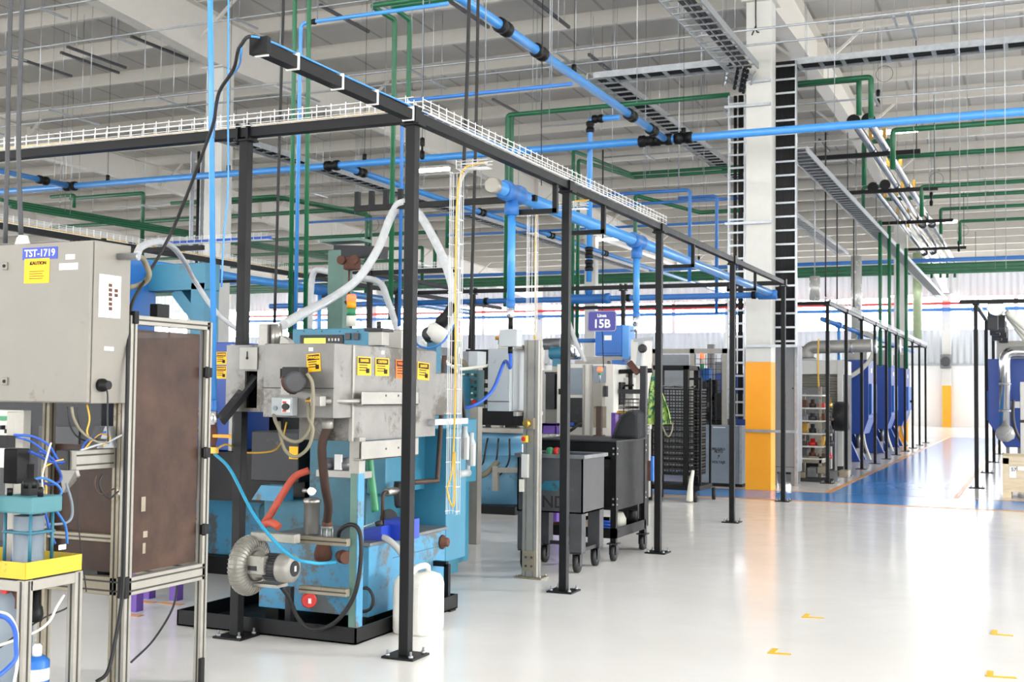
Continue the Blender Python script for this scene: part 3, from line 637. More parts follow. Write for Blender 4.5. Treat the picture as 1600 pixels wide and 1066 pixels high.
# long thin suspension rods seen against the ceiling
rods=[(60,95,205),(96,100,280),(141,20,170),(175,55,195),(225,60,160),(245,85,170),(270,40,190),(560,40,300),(600,60,280),(662,20,330),(690,0,150),(800,10,300),(845,0,200),(858,20,190),(940,0,250),(995,20,160),(1030,60,220),(1060,0,90),(1190,0,30),(1304,38,200),(1372,0,160),(1378,140,210),(1401,24,200),(1428,110,280),(1452,90,300),(1461,70,290),(1500,230,330),(1512,250,330),(1540,200,330),(1555,260,420),(1572,230,420)]
for i,(x,y0,y1) in enumerate(rods):
    Y=15+ (i*7)%13; a=atY(x,y1,Y); 
    tag(MB().tube([tuple(a),(a.x,Y,zr(Y)-.25)],.006,4).build('hanging_rod','galv'),'thin suspension rod hanging from the roof purlins','rod','thin suspension rods from the roof')
# small hanging sensors with cable rings
for i,(x,y,Y) in enumerate([(1372,140,24),(660,215,16),(1455,300,30),(1498,376,38),(1092,400,40),(577,370,26)]):
    a=atY(x,y,Y); t=T('hanging_connector',['small black connector on a cable with a coil, above the crossing blue main','small black connector on a thin cable beside the first frame post','small black connector on a cable among the far green pipes','small black connector on a cable past the second lit lamp','small connector on a cable loop near the aisle frame end','small connector on a cable loop beyond the clear hose'][i],'connector',tuple(a))
    MB().tube([(a.x,Y,a.z),(a.x,Y,zr(Y)-.2)],.005,4).build('cable','dark_grey',t); MB().lathe((a.x,Y,a.z),(0,0,-1),[(.02,0),(.04,.02),(.04,.12),(.02,.14),(.02,.2),(.04,.22),(.04,.32),(.02,.34)],8).build('plug','black',t)
    c=V((a.x+.12,Y,a.z+.3)); MB().tube([c+V((.16*math.cos(k*PI/8),0,.16*math.sin(k*PI/8))) for k in range(17)],.006,4).build('coil','dark_grey',t)
# ---- ladder trays
def ladder(name,lab,p,q,w,up,step=.25,m='galv',rail=.1,cables=(),cm='black_rubber',parent=None,cr_=.03,rw=.03,ro=.3):
    p=V(p);q=V(q);d=q-p;L=d.length;d.normalize();u=V(up);a=d.cross(u).normalized()
    t=parent or T(name,lab,'cable ladder',tuple(p))
    for s in(-1,1): MB().beam(p+a*s*w/2,q+a*s*w/2,.02,rail,up).build('side_rail',m,t)
    n=min(99,int(L/step)); c=p+d*.3*step
    r0=MB().beam(c-a*w/2-u*rail*ro,c+a*w/2-u*rail*ro,rw,.015,up).build('rung',m,t)
    for i in range(1,n+1):
        if (i+.3)*step>L: break
        e=r0.copy(); COL.objects.link(e); e.parent=t; e.location=d*step*i
    for k,s in enumerate(cables): 
        MB().tube([p+a*s*w/2-u*rail*.05,q+a*s*w/2-u*rail*.05],cr_,6).build('cable',cm,t)
    return t
YC=18.95
# column-side ladders
xa,xb=atY(1139,400,YC).x,atY(1164,400,YC).x
za,zb2=atY(1150,655,YC).z,atY(1150,150,YC).z
lad=ladder('cable_ladder','vertical cable ladder standing on the near side of the orange based column',((xa+xb)/2,YC,za),((xa+xb)/2,YC,zb2),xb-xa,(0,-1,0),.21,cables=(-.25,.35,.55),ro=-.45)
xa,xb=atY(1210,400,YC).x,atY(1244,400,YC).x
ladder('cable_ladder','vertical cable ladder packed with black cables on the aisle side of the orange based column',((xa+xb)/2,YC,atY(1226,540,YC).z),((xa+xb)/2,YC,atY(1226,96,YC).z),xb-xa,(0,-1,0),.22,cables=[-.85+.17*i for i in range(11)],cr_=.018,ro=-.45)
# overhead: y-direction tray to the corner
zT=atY(1180,106,18.4).z
xr=atZ(1180,106,zT).x
a_=atX(225,412,-9.65)
h2=T('air_header_pipe','thick blue air header along the second frame behind the cream cabinet and blue press','pipe',(-9.65,a_.y,a_.z)); MB().tube([(-9.65,a_.y-1,a_.z),(-9.65,20,a_.z)],.055,12).build('pipe','blue_pipe',h2)
for px in(327,500): yy_=atX(px,440,-9.65).y; MB().lathe((-9.65,yy_-.2,a_.z),(0,1,0),[(.06,0),(.08,.02),(.08,.38),(.06,.4)],14).build('tee','blue_bright',h2); MB().tube([(-9.65,yy_,a_.z),(-9.65,yy_,a_.z-1.0)],.03,8).build('drop_pipe','blue_pipe',h2)
for yy_ in(10.5,12.5,15): MB().beam((-9.3,yy_,H-.02),(-9.3,yy_,a_.z-.1),.035).beam((-9.3,yy_,a_.z-.085),(-9.75,yy_,a_.z-.085),.035).build('hook','black',h2)
lt=T('cable_ladder','overhead cable ladder coming forward to a corner above the column, black cables on it','cable ladder',(xr,4,zT))
ladder('','',(xr-.18,4,zT),(xr-.18,18.3,zT),.5,(0,0,1),.28,parent=lt,cables=(-.1,.25,.5),cr_=.028,rw=.05)
c0=V((xr-.2,18.3,zT)); c1=V((atY(1152,160,YC).x,YC,zb2))
ladder('','',c0,c1+V((0,-.02,.1)),.45,(.35,-.5,.5),.16,parent=lt,cables=(-.2,.25,.5),cr_=.03)
# x-direction tray
p=atZ(955,138,zT); 
lx=T('cable_ladder','overhead cable ladder crossing towards the gantry then turning back, dark cables inside','cable ladder',(p.x,18.2,zT))
ladder('','',(xr-.3,18.1,zT),(p.x,18.1,zT),.42,(0,0,1),.32,parent=lx,cables=(-.45,-.15,.15,.45),cr_=.024,rw=.07)
pe=atZ(1144,268,zT)
ladder('','',(p.x+.1,17.9,zT),(p.x+.1,44,zT),.42,(0,0,1),.32,parent=lx,cables=(-.45,-.15,.15,.45),cr_=.024,rw=.07)
a=atY(1250,99,19.2);b=atY(1600,68,19.2)
ladder('cable_ladder','overhead cable ladder leaving the black cable riser towards the open hall side',(a.x-.1,19.2,(a.z+b.z)/2),(8,19.2,(a.z+b.z)/2),.42,(0,0,1),.34,cables=(-.4,.1,.5),cr_=.035,rw=.07)
a=atY(1250,245,20); 
ladder('cable_ladder','wide grey mesh tray descending the hall beyond the black cable riser',(a.x+.05,19.4,a.z),(a.x+.05,52,a.z),.32,(0,0,1),.3,cables=[-.8+.2*i for i in range(9)],cm='oxide',cr_=.016)
a=atY(383,225,17.0)
ladder('cable_ladder','cable ladder beyond the crosswise front beam with loops of black cable',(a.x,16,a.z),(a.x,40,a.z),.4,(0,0,1),.3,cables=(-.3,.1,.5),cr_=.03)
a=atY(318,300,18.9)
ladder('cable_ladder','vertical cable ladder on the white column behind the blue air pipe',(a.x,18.7,2.0),(a.x,18.7,atY(318,240,18.9).z),.24,(0,-1,0),.3,cables=(.2,))
# strut channels on the column
for i,(px0,px1,py) in enumerate([(1170,1204,128),(1132,1204,168),(1133,1206,350),(1165,1245,541),(1163,1245,673)]):
    a=atY(px0,py,18.54);b=atY(px1,py,18.54)
    t=MB().beam((a.x,18.54,a.z),(b.x,18.54,a.z),.04).build('strut_channel','galv')
    tag(t,['galvanised strut strapped across the column, topmost','galvanised strut strapped across the column below the topmost','galvanised strut across the column at frame beam height','galvanised strut across the column just above the orange paint','galvanised strut across the orange part of the column'][i],'strut','struts on the column')
# ---- ceiling lamps
LP=[(675,264),(1396,204),(948,373),(1470,346),(762,441),(1100,428),(1503,414),(1408,462),(300,140)]
ll=['lit linear lamp beside the first frame post','brightest lit linear lamp over the chrome pipes','lit linear lamp between the second and third frame posts','lit linear lamp below the end of the chrome pipes','small lit lamp seen past the hanging basket','small lit lamp seen before the far frame beam','small lit lamp over the far green mains','tiny lit lamp over the far frame','lamp high above the white column']
for (x,y),l in list(zip(LP,ll))[:8]:
    z=7.1; a=atZ(x,y,z)
    if a.y>58: a=atY(x,y,55); z=a.z
    t=T('linear_lamp',l,'lamp',tuple(a),'linear lamps under the roof')
    MB().box(a.x-.5,a.y-.06,z,a.x+.5,a.y+.06,z+.06).build('housing','white_paint',t)
    MB().box(a.x-.48,a.y-.055,z-.06,a.x+.48,a.y+.055,z).build('diffuser',emit('lamp_light',(255,255,250),22),t)
    for s in(-1,1): MB().tube([(a.x+s*.4,a.y,z+.05),(a.x+s*.4,a.y,zr(a.y)-.2)],.006,4).build('hanging_wire','galv',t)
# ================= FRONT STATION (cream cabinet, brown door) =================
def prof(mb,p,q,w=.045,h=None,up=(0,0,1)): return mb.beam(p,q,w,h or w,up)
def slots(mb,p,q,n,off,w=.008):   # dark slot strip on a face: n=face normal
    p=V(p)+V(n)*off;q=V(q)+V(n)*off; return mb.beam(p,q,w,w*.5,n)
SXp=-3.9
st=T('assembly_station','aluminium profile station with a smoked brown door, under the cream cabinet','machine frame',(-4.2,4.68,0))
def alu(p,q,w=.045,h=None,up=(0,0,1),nm='profile',m='alu',faces=((1,0,0),(0,-1,0))):
    o=MB().beam(p,q,w,h,up).build(nm,m,st,.003)
    hh=h or w; mb=MB()
    d=(V(q)-V(p)).normalized()
    for n in faces:
        n=V(n); ext=w/2+.0002
        if abs(d.dot(n))>.5: continue
        if h and abs(d.z)<.5: # tall rail: two slots
            if abs(n.z)<.5:
                for s in(-1,1): slots(mb,V(p)+V((0,0,s*hh*.25)),V(q)+V((0,0,s*hh*.25)),n,ext)
        else: slots(mb,p,q,n,ext)
    if mb.v: mb.build('slot_groove','slot',o)
    return o
yF,yB=4.41,4.97; xR=SXp-.0225; xL=atY(73,800,yF).x
for x,y in((xR,yF),(xR,yB),(xL,yF),(xL,yB)): alu((x,y,.0),(x,y,1.84),m='alu' if x==xR else 'alu_dirty',nm='post')
alu((xR-.05,yF,.0),(xR-.05,yF,1.5),nm='post',m='alu_dirty')
alu((xR,yF,1.82),(xR,yB,1.82),.045,nm='rail'); alu((xR,yF,.565),(xR,yB,.565),.045,.085,nm='rail')
alu((xL,yF,.565),(xR,yF,.565),.045,.085,nm='rail',m='alu_dirty'); alu((xL,yB,.565),(xR,yB,.565),.045,.085,nm='rail',m='alu_dirty')
alu((xL,yB,.83),(xR,yB,.83),.04,nm='rail',m='alu_dirty'); alu((xL,yB,1.38),(xR,yB,1.38),.04,nm='rail',m='alu_dirty'); alu((xL,yB,1.28),(xR,yB,1.28),.04,nm='rail',m='alu_dirty')
alu((xL,yF,1.84),(xL,yB,1.84),.045,nm='rail',m='alu_dirty')
zb=.62
MB().box(SXp-.03,yF+.03,zb,SXp-.024,yB-.05,1.775).build('door_panel','smoke',st)
for z in(1.58,.78,1.17): 
    MB().cbox((SXp+.006,yB-.02,z),.02,.055,.05).lathe((SXp+.012,yB-.03,z-.03),(0,0,1),[(.011,0),(.011,.06)],8).build('hinge','black',st,.003)
MB().cbox((SXp-.01,yF-.022,.565),.05,.03,.1).build('corner_cover','black',st,.004)
MB().cbox((SXp-.0,yF-.0,1.83),.03,.03,.06).build('corner_cover','black',st,.004)
MB().cbox((SXp+.006,yB-.02,.06),.02,.03,.14).build('foot_bracket','black',st,.003)
zr0=atY(120,695,yF).z; MB().box(xL,yF+.03,.62,xR-.06,yF+.036,zr0).build('rear_panel','smoke',st); zq=atY(130,838,yF).z; alu((xL,yF,zq),(xR-.05,yF,zq),.035,nm='rail',m='alu_dirty')
MB().cbox((SXp-.1,4.7,1.88),.05,.09,.07).build('block','black',st,.004)
# things on the door seen from outside: pale labels inside
for i,(px,py,w,h) in enumerate(((224,788,.03,.07),(227,835,.03,.03),(225,857,.02,.05))):
    p=atX(px,py,SXp-.022); MB().cbox(p,.001,w,h).build('label_patch','alu_dirty',st)
# horizontal white profile bar at the middle, with end block
p=atX(121,720,-3.98)
bar=MB().box(-4.03,p.y,p.z-.045,-3.985,yF-.02,p.z+.045).build('cross_profile','alu',st,.003)
mb=MB(); 
for s in(-.022,.022): mb.beam((-3.985,p.y,p.z+s),(-3.985,yF-.02,p.z+s),.002,.008,(0,0,1))
mb.build('slot_groove','slot',bar)
MB().cbox((-4.06,p.y+.03,p.z),.07,.09,.09).build('end_block','charcoal',st,.004)
MB().prism([(-4.09,p.y,p.z-.045),(-3.99,p.y,p.z-.045),(-3.99,p.y+.01,p.z-.07),(-4.07,p.y+.01,p.z-.15)],(0,.02,0)).build('gusset','steel_pale',st)
MB().prism([(-3.99,4.28,p.z+.05),(-3.96,4.4,p.z+.05),(-3.98,4.42,p.z+.15),(-4.0,4.34,p.z+.15)],(-.06,0,0)).build('bracket_plate','oxide',st)
# brass gauge
q=atX(190,768,-3.95)
g=T('pressure_gauge','round brass gauge hanging below the white profile bar by the brown door','gauge',tuple(q)); MB().lathe(q,(.6,-.75,.2),[(.022,-.03),(.026,-.02),(.026,.0),(.022,.008)],16).build('body','brass',g); MB().lathe(q+V((.006,-.0075,.002)),(.6,-.75,.2),[(.02,0),(.02,.002)],16).build('dial','white',g)
# hoses & cables inside
def wire(nm,m,label,cat,pts,r=.006,n=6): return tag(MB().tube(cr(pts,6),r,n).build(nm,m),label,cat)
def w3(pl,X): return [atX(x,y,X) for x,y in pl]
wire('signal_cable','cable_yellow','yellow wire dropping from the cream cabinet to the white profile bar','cable',w3([(136,632),(140,655),(136,675),(141,690),(131,703)],-4.0),.004)
wire('signal_cable','cable_blue','dark blue wire bending on top of the white profile bar','cable',w3([(128,702),(135,690),(150,682),(165,675)],-3.99),.005)
wire('signal_cable','charcoal','dark wire sagging under the cream cabinet','cable',w3([(105,636),(108,660),(118,680),(135,690)],-4.05),.004)
wire('signal_cable','charcoal','grey wire from the black socket on the cabinet side','cable',w3([(163,606),(168,615),(168,655),(169,690)],-3.88),.004)
wire('air_tube','cable_blue','dark blue air tube arching over the press, uppermost','tube',w3([(22,680),(50,682),(75,695),(88,715),(97,725)],-4.0),.006)
wire('air_tube','cable_blue','dark blue air tube arching over the press, second','tube',w3([(25,683),(48,690),(65,702),(88,722)],-3.98),.005)
wire('air_tube','blue_bright','blue air tube looping from the press head to the tray, long one','tube',w3([(36,775),(45,755),(65,747),(88,757),(96,770),(85,780),(75,787)],-3.9),.006)
wire('air_tube','blue_bright','blue air tube crossing down behind the yellow tray','tube',w3([(72,780),(85,795),(97,812),(103,825),(105,850)],-3.9),.006)
wire('air_tube','elec_grey','grey blue tube curling wide beside the press','tube',w3([(103,755),(112,785),(112,808),(100,818),(66,820)],-3.95),.006)
wire('signal_cable','cable_white','white cable rising through the tubes near the press','cable',w3([(68,772),(66,745),(76,705),(80,692)],-3.9),.004)
wire('signal_cable','charcoal','dark thin cable hanging beside the yellow tray','cable',w3([(121,745),(121,800),(128,870),(135,925)],-4.0),.003)
wire('power_cable','charcoal','dark cable drooping under the station behind the legs','cable',[atX(277,910,-4.3),atX(270,950,-4.2),atX(240,1000,-4.1),atX(205,1035,-4.0)],.006)
# ---- cream cabinet
bx0=-4.62;by0,by1=4.115,4.375;bz0,bz1=1.425,2.165
cb=T('control_cabinet','large cream control cabinet with a blue number plate and yellow caution sticker','cabinet',((bx0+SXp)/2,(by0+by1)/2,bz0))
MB().box(bx0,by0+.025,bz0,SXp,by1,bz1).build('body','cream',cb,.004)
MB().box(bx0,by0,bz0+.004,SXp-.003,by0+.021,bz1-.004).build('door','cream',cb,.004)
def onF(px,py): return atY(px,py,by0)
def rectF(nm,m,x0,y0,x1,y1,lab=None,d=.002,par=cb):
    a=onF(x0,y0);b=onF(x1,y1); o=MB().box(a.x,by0-d,b.z,b.x,by0-.0002,a.z).build(nm,m,par)
    if lab:o['label']=lab
    return o,(a.x+b.x)/2,(a.z+b.z)/2
o,cx,cz=rectF('number_plate','royal',36,388,90,404,'blue plate with white number',.002)
c2=V((cx,by0-.0022,cz)); txt('TST-1719',.047,c2,'-Y','white',cb,bold=.0006)
o,cx,cz=rectF('caution_sticker','sticker_yellow',39,405,77,442,'yellow caution sticker',.0024)
txt('CAUTION',.022,(cx+.008,by0-.0026,cz+.035),'-Y','ink',cb,bold=.0006)
MB().prism([(cx-.045,by0-.0026,cz+.028),(cx-.028,by0-.0026,cz+.028),(cx-.0365,by0-.0026,cz+.044)],(0,-.0006,0)).build('warning_triangle','ink',cb)
for k in range(4): MB().box(cx-.045,by0-.003,cz-.004-.011*k,cx+.045-.008*(k%2),by0-.0025,cz-.001-.011*k).build('text_line','rust',cb)
rectF('label_patch','white',103,398,117,405);rectF('label_patch','white',93,412,122,421)
for py in(416,596):
    a=onF(9,py); MB().cbox((a.x,by0-.004,a.z),.032,.01,.036).build('lock','cream',cb,.002); MB().lathe((a.x,by0-.009,a.z),(0,-1,0),[(.008,0),(.008,.004)],10).build('lock_core','black',cb)
# side face items (X=SXp)
def onS(px,py): return atX(px,py,SXp)
a=onS(155,428);b=onS(187,498); MB().box(SXp+.0004,a.y,b.z,SXp+.003,b.y,a.z).build('indicator_plate','white',cb)
for i in range(6):
    p=onS(171.5,446+7.3*i); MB().cbox((SXp+.004,p.y,p.z),.003,.021,.015).build('indicator','rust',cb)
for i in range(2):
    p=onS(180.5,454.5+7.3*i); MB().cbox((SXp+.004,p.y,p.z),.003,.021,.015).build('indicator','rust',cb)
p=onS(170,545); MB().cbox((SXp+.001,p.y,p.z),.002,.06,.018).build('label_patch','white',cb)
p=onS(157,602); MB().lathe((SXp,p.y,p.z),(1,0,0),[(.03,0),(.03,.02),(.022,.03),(.02,.05)],18).build('socket','black',cb)
p=onS(185,401); MB().lathe((SXp,p.y,p.z),(1,.3,0),[(.016,0),(.016,.09),(.019,.092),(.019,.1)],14).build('conduit_nipple','galv',cb)
MB().lathe((SXp-.5,4.2,bz1),(0,0,1),[(.035,0),(.03,.02),(.022,.05)],14).build('gland','white_paint',cb)
a=onF(33,372); 
MB().lathe((atY(33,372,4.2).x,4.2,bz1),(0,0,1),[(.03,0),(.026,.015),(.02,.04)],14).build('gland','white_paint',cb)
# hoses at the cabinet
A=onS(203,400)+V((.04,.0,0))
wire('flexible_conduit','grey_hose','grey flexible conduit arching from the cabinet side over the comb arm','hose',[A,atY(222,385,4.7),atY(250,378,5.4),atY(272,388,6.2),atY(290,412,7.0),atY(305,440,7.4),atY(340,490,7.6),atY(385,525,7.8)],.019,8)
wire('flexible_conduit','khaki_hose','brownish hose bending back under the conduit at the cabinet side','hose',[A+V((0,.01,-.0)),atY(225,407,4.55),atY(233,430,4.6),atY(222,444,4.6),atY(200,450,4.5)],.014,8)
# ---- blue press frame behind the cabinet (visible to the rear)
ph=T('overhead_press','blue painted press frame with a long top beam behind the cream cabinet','machine',(-7.6,8.4,0))
a=atY(212,417,8.3);b=atY(325,438,8.3)
MB().box(a.x-2,8.2,b.z-.09,b.x+.05,8.4,a.z+.0).build('top_beam','blue_machine',ph,.006)
a=atY(203,410,8.1);b=atY(218,500,8.1); MB().box(a.x-.8,7.9,b.z-.1,b.x,8.3,a.z+.02).build('side_plate','blue_bright',ph)
a=atY(280,455,8.3);b=atY(310,505,8.3); MB().beam(a,b+V((.1,0,-.05)),.12,.1).build('brace','blue_machine',ph)
a=atY(320,480,8.3); MB().box(a.x-.07,8.2,1.305,a.x+.07,8.4,a.z+.2).build('upright','blue_machine',ph)
MB().box(-9.2,8.2,0,-9.0,8.4,2.2).build('upright','blue_machine',ph)
# ---- bench with yellow tray and press
TX=-3.75; c0=atX(40,880,TX); c1=atX(127,848,TX); ty0,ty1=c0.y,atX(127,866,TX).y; tz=c0.z; tz0=atX(40,906,TX).z-.0
xb0=TX-.62
tb=T('bench_stand','small aluminium bench stand carrying a yellow edged tray','bench',(TX-.3,(ty0+ty1)/2,0))
for x,y in((TX-.0,ty0+.01),(TX,ty1-.02),(xb0,ty0+.01),(xb0,ty1-.02)):
    l=MB().beam((x-.022,y+.012,0),(x-.022,y+.012,tz0-.005),.044).build('leg','alu',tb,.003)
    mb=MB(); slots(mb,(x-.022,y+.012,0),(x-.022,y+.012,tz0-.01),(1,0,0),.0222); slots(mb,(x-.022,y+.012,0),(x-.022,y+.012,tz0-.01),(0,-1,0),.0222); mb.build('slot_groove','slot',l)
for p,q in(((TX-.022,ty0+.03,tz0-.03),(TX-.022,ty1-.03,tz0-.03)),((xb0,ty0+.022,tz0-.03),(TX-.04,ty0+.022,tz0-.03)),((xb0,ty1-.01,tz0-.03),(TX-.04,ty1-.01,tz0-.03))):
    MB().beam(p,q,.044).build('rail','alu',tb,.003)
tr=T('drip_tray','yellow rimmed drip tray stained with blue, on the aluminium bench stand','tray',(TX-.3,(ty0+ty1)/2,tz0))
MB().box(TX-.004,ty0,tz0,TX+.004,ty1,tz).box(xb0,ty0-.004,tz0,TX,ty0+.004,tz).box(xb0,ty1-.004,tz0,TX,ty1+.004,tz).box(xb0-.004,ty0,tz0,xb0+.004,ty1,tz).build('rim_frame','yellow_tray',tr)
MB().box(xb0,ty0,tz0,TX,ty1,tz0+.006).build('tray_floor','navy',tr)
p=atX(96,855,TX); MB().cbox((TX+.005,p.y,p.z),.002,.04,.02).build('label_patch','white',tr)
pr=T('pneumatic_press','teal stained pneumatic press cylinder standing in the yellow tray','press',(TX-.17,ty0+.14,tz0))
cx,cy=TX-.15,ty0+.13
def at2(px,py): return atY(px,py,cy)
k0=at2(45,860).z;k1=at2(45,800).z
cx=at2(45,830).x
MB().lathe((cx,cy,tz0+.006),(0,0,1),[(.075,0),(.075,.02),(.062,.025),(.062,k1-tz0-.02)],18).build('cylinder','elec_grey',pr)
MB().cbox((cx,cy,k1+.035),.2,.17,.07).build('head_block','teal_panel',pr,.008)
for i,j in((-1,-1),(1,-1),(1,1),(-1,1)): MB().cyl((cx+i*.07,cy+j*.06,tz0+.006),(cx+i*.07,cy+j*.06,k1+.01),.007,None,8).build('tie_rod','teal_dark',pr)
MB().cbox((cx,cy,(k0+k1)/2),.16,.14,.012).build('clamp_ring','teal_dark',pr,.004)
MB().cbox((cx,cy,k1+.09),.05,.05,.06).lathe((cx,cy,k1+.1),(0,0,1),[(.03,0),(.03,.03),(.015,.04),(.015,.1)],10).build('ram','black',pr)
MB().lathe((cx+.09,cy-.03,k1+.07),(0,0,1),[(.012,0),(.012,.03),(.008,.04)],8).build('tube_fitting','black',pr); MB().lathe((cx-.06,cy-.05,k1+.07),(0,0,1),[(.012,0),(.012,.03)],8).build('tube_fitting','black',pr)
# upright column of the press with grey guard plate
u=T('press_column','upright profile with a pale grey guard plate and black valve at the bench','machine column',(cx-.12,cy+.12,tz0+.006))
a=at2(0,702);b=at2(18,805); MB().box(a.x-.2,cy-.12,b.z,b.x,cy-.11,a.z).build('guard_plate','grey_box',u,.003)
a=atY(22,640,cy+.12); MB().box(a.x-.02,cy+.1,tz0+.006,a.x+.03,cy+.15,a.z-.01).build('profile','alu',u,.003)
a=atY(26,700,cy+.1);b=atY(46,755,cy+.1); MB().box(a.x,cy+.03,b.z,b.x,cy+.1,a.z).build('valve','black',u,.004)
a=at2(0,680);b=at2(24,700); MB().box(a.x-.1,cy-.05,b.z,b.x,cy,a.z).build('crosshead','black',u)
# electronics board with green strip
e_=T('terminal_unit','white terminal unit with a green strip above the press, under the cream cabinet','control unit',(bx0+.2,4.3,1.0)); Y=4.3
a=atY(-30,640,Y);b=atY(35,700,Y); MB().box(a.x,Y,b.z-.1,b.x,Y+.05,a.z).build('housing','white_paint',e_,.003)
a=atY(-10,650,Y);b=atY(35,658,Y); MB().box(a.x,Y-.012,b.z,b.x,Y,a.z).build('green_strip','green_hose',e_)
for i in range(3): p=atY(6+9*i,668+i%2*6,Y); MB().cbox((p.x,Y-.012,p.z),.018,.024,.02).build('terminal','black',e_)
MB().box(a.x-.05,Y+.02,0,a.x-.01,Y+.06,b.z).build('support','alu_dirty',e_)
# under bench: rusty bracket, regulator, blue hose, bottle
p=atX(28,922,-3.95); rp=T('pump_unit','rusty brown bracket and grey pump under the yellow tray','pump',(p.x,p.y,0))
MB().box(p.x-.06,p.y,p.z-.08,p.x+.06,p.y+.02,p.z+.08).build('rust_plate','rust',rp); MB().lathe((p.x-.1,p.y+.05,0),(0,0,1),[(.1,0),(.1,.6),(.06,.66)],16).build('tank','elec_grey',rp); MB().cyl((p.x-.05,p.y-.01,p.z),(p.x-.05,p.y-.03,p.z),.018).build('red_knob','red',rp)
p=atX(55,945,-3.9); rg=T('air_regulator','small black regulator hanging between the bench legs','regulator',(p.x,p.y,p.z-.06)); MB().lathe((p.x,p.y,p.z-.07),(0,0,1),[(.03,0),(.035,.03),(.03,.06),(.022,.07),(.022,.16)],12).build('bowl','black',rg); MB().cbox((p.x,p.y,p.z+.12),.06,.05,.05).build('body','charcoal',rg)
wire('air_hose','cable_blue','bright blue hose curving under the yellow tray','hose',w3([(-8,960),(12,968),(23,985),(25,1010),(24,1030),(8,1048),(-8,1060)],-3.72),.009)
wire('air_hose','cable_white','cream hose curving beside the blue one under the tray','hose',w3([(-8,955),(14,962),(26,985),(27,1010),(27,1040),(22,1066)],-3.73),.006)
wire('signal_cable','cable_white','long pale cable sweeping from the floor up behind the bench legs','cable',w3([(-5,1010),(30,998),(60,985),(78,970),(88,950),(100,930)],-3.78),.006)
p=atX(57,1062,-3.9); bt=T('spray_bottle','blue bottle with a white band on the floor between bench legs','bottle',(p.x,p.y,0)); zt=atX(57,1025,-3.9).z
MB().lathe((p.x,p.y,0),(0,0,1),[(.05,0),(.052,.01),(.052,zt-.02),(.03,zt)],18).build('body','cobalt',bt); MB().lathe((p.x,p.y,zt-.1),(0,0,1),[(.0525,0),(.0525,.05)],18).build('label_band','white',bt); MB().lathe((p.x,p.y,zt),(0,0,1),[(.02,0),(.02,.04),(.012,.05)],12).build('cap','white',bt)

# dark machinery behind the station
dk=T('hydraulic_power_unit','dark machinery block seen through the station frame under the cream cabinet','machine',(-7.5,7.2,0))
MB().box(-8.6,6.9,.1,-6.4,7.5,1.52).build('enclosure','charcoal',dk,.01); MB().box(-8.65,6.85,0,-6.35,7.55,.1).build('plinth','black',dk)
for i in range(4): MB().box(-8.5+.5*i,6.885,.3,-8.1+.5*i,6.9,1.2).build('louver_panel','dark_grey',dk,.004)
MB().box(-7.9,6.95,1.52,-7.2,7.4,1.62).build('red_lid','red',dk,.01); MB().box(-8.5,6.88,1.3,-7.6,6.9,1.5).build('blue_panel','royal',dk,.005)
# purple legs with tape marks
for i,(px,py) in enumerate([(212,955),(232,935),(275,938)]):
    q=atZ(px,py,0); t=T('purple_stand',['purple square stand leg on the floor seen under the brown door','second purple stand leg deeper under the brown door','third purple stand leg under the brown door, on the aisle side'][i],'stand',tuple(q),'purple stand legs under the brown door')
    MB().box(q.x-.035,q.y-.035,0,q.x+.035,q.y+.035,.45).build('leg','purple',t,.003)
    m_=MB().box(q.x-.02,q.y-.16,.001,q.x+.16,q.y-.1,.003).build('floor_tape_mark','orange_line'); tag(m_,['orange tape mark by the first purple stand leg','orange tape mark by the second purple stand leg','orange tape mark by the third purple stand leg'][i],'tape mark','orange tape marks by the purple stand')

# more wiring at the press and under the cabinet
W_=[('air_tube','navy','dark blue tube coiled between the press and the white bar, inner',[(60,705),(78,715),(92,735),(95,750),(80,758),(62,752)],.006),
('air_tube','cable_blue','blue tube dipping from the black valve into the tray',[(46,745),(58,775),(70,800),(78,830),(86,850)],.006),
('air_tube','navy','dark tube arching from the valve to the end block',[(46,705),(60,712),(80,722),(100,722)],.007),
('signal_cable','cable_yellow','thin yellow wire beside the tubes above the press',[(70,800),(72,760),(66,735),(85,722),(99,718)],.0035),
('signal_cable','khaki_hose','khaki cable bunch hanging from the cabinet bottom, first strand',[(112,636),(116,655),(128,675),(150,690),(170,692)],.006),
('signal_cable','charcoal','black cable bunch hanging from the cabinet bottom, second strand',[(120,636),(125,665),(140,684),(165,688)],.005),
('signal_cable','brass','ochre wire bunch on the white profile bar',[(131,703),(142,690),(158,678),(172,684),(160,698)],.004),
('air_tube','grey_box','pale tube bunch on the white profile bar',[(126,704),(150,696),(170,690),(190,680)],.005),
('signal_cable','charcoal','black wire loop under the white profile bar near the gauge',[(160,742),(155,755),(160,770),(172,778),(185,768)],.005),
('signal_cable','brown_pipe','brown wire loop under the white profile bar',[(150,742),(148,760),(158,772),(178,764)],.004),
('air_tube','blue_bright','light blue tube draped over the yellow tray rim',[(40,790),(30,815),(24,845),(18,880)],.006),
('power_cable','charcoal','thin dark cable strung between bench legs and station',[(0,1012),(30,990),(70,965),(105,950),(125,930)],.004)]
for nm,m,l,pl,r in W_: wire(nm,m,l,'cable' if 'cable' in nm else 'tube',w3(pl,-3.93),r)
for i in range(3):
    z=1.08+.11*i; MB().beam((xL,yB+.02,z),(xR-.1,yB+.02,z),.03).build('rail','alu_dirty',st,.003)
MB().box(xL+.12,yB-.12,1.0,xR-.12,yB-.02,1.36).build('terminal_block','charcoal',st,.006)
for k in range(5): MB().cbox((xL+.16+.06*k,yB-.13,1.22),.04,.02,.06).build('relay','grey_box' if k%2 else 'cobalt',st)
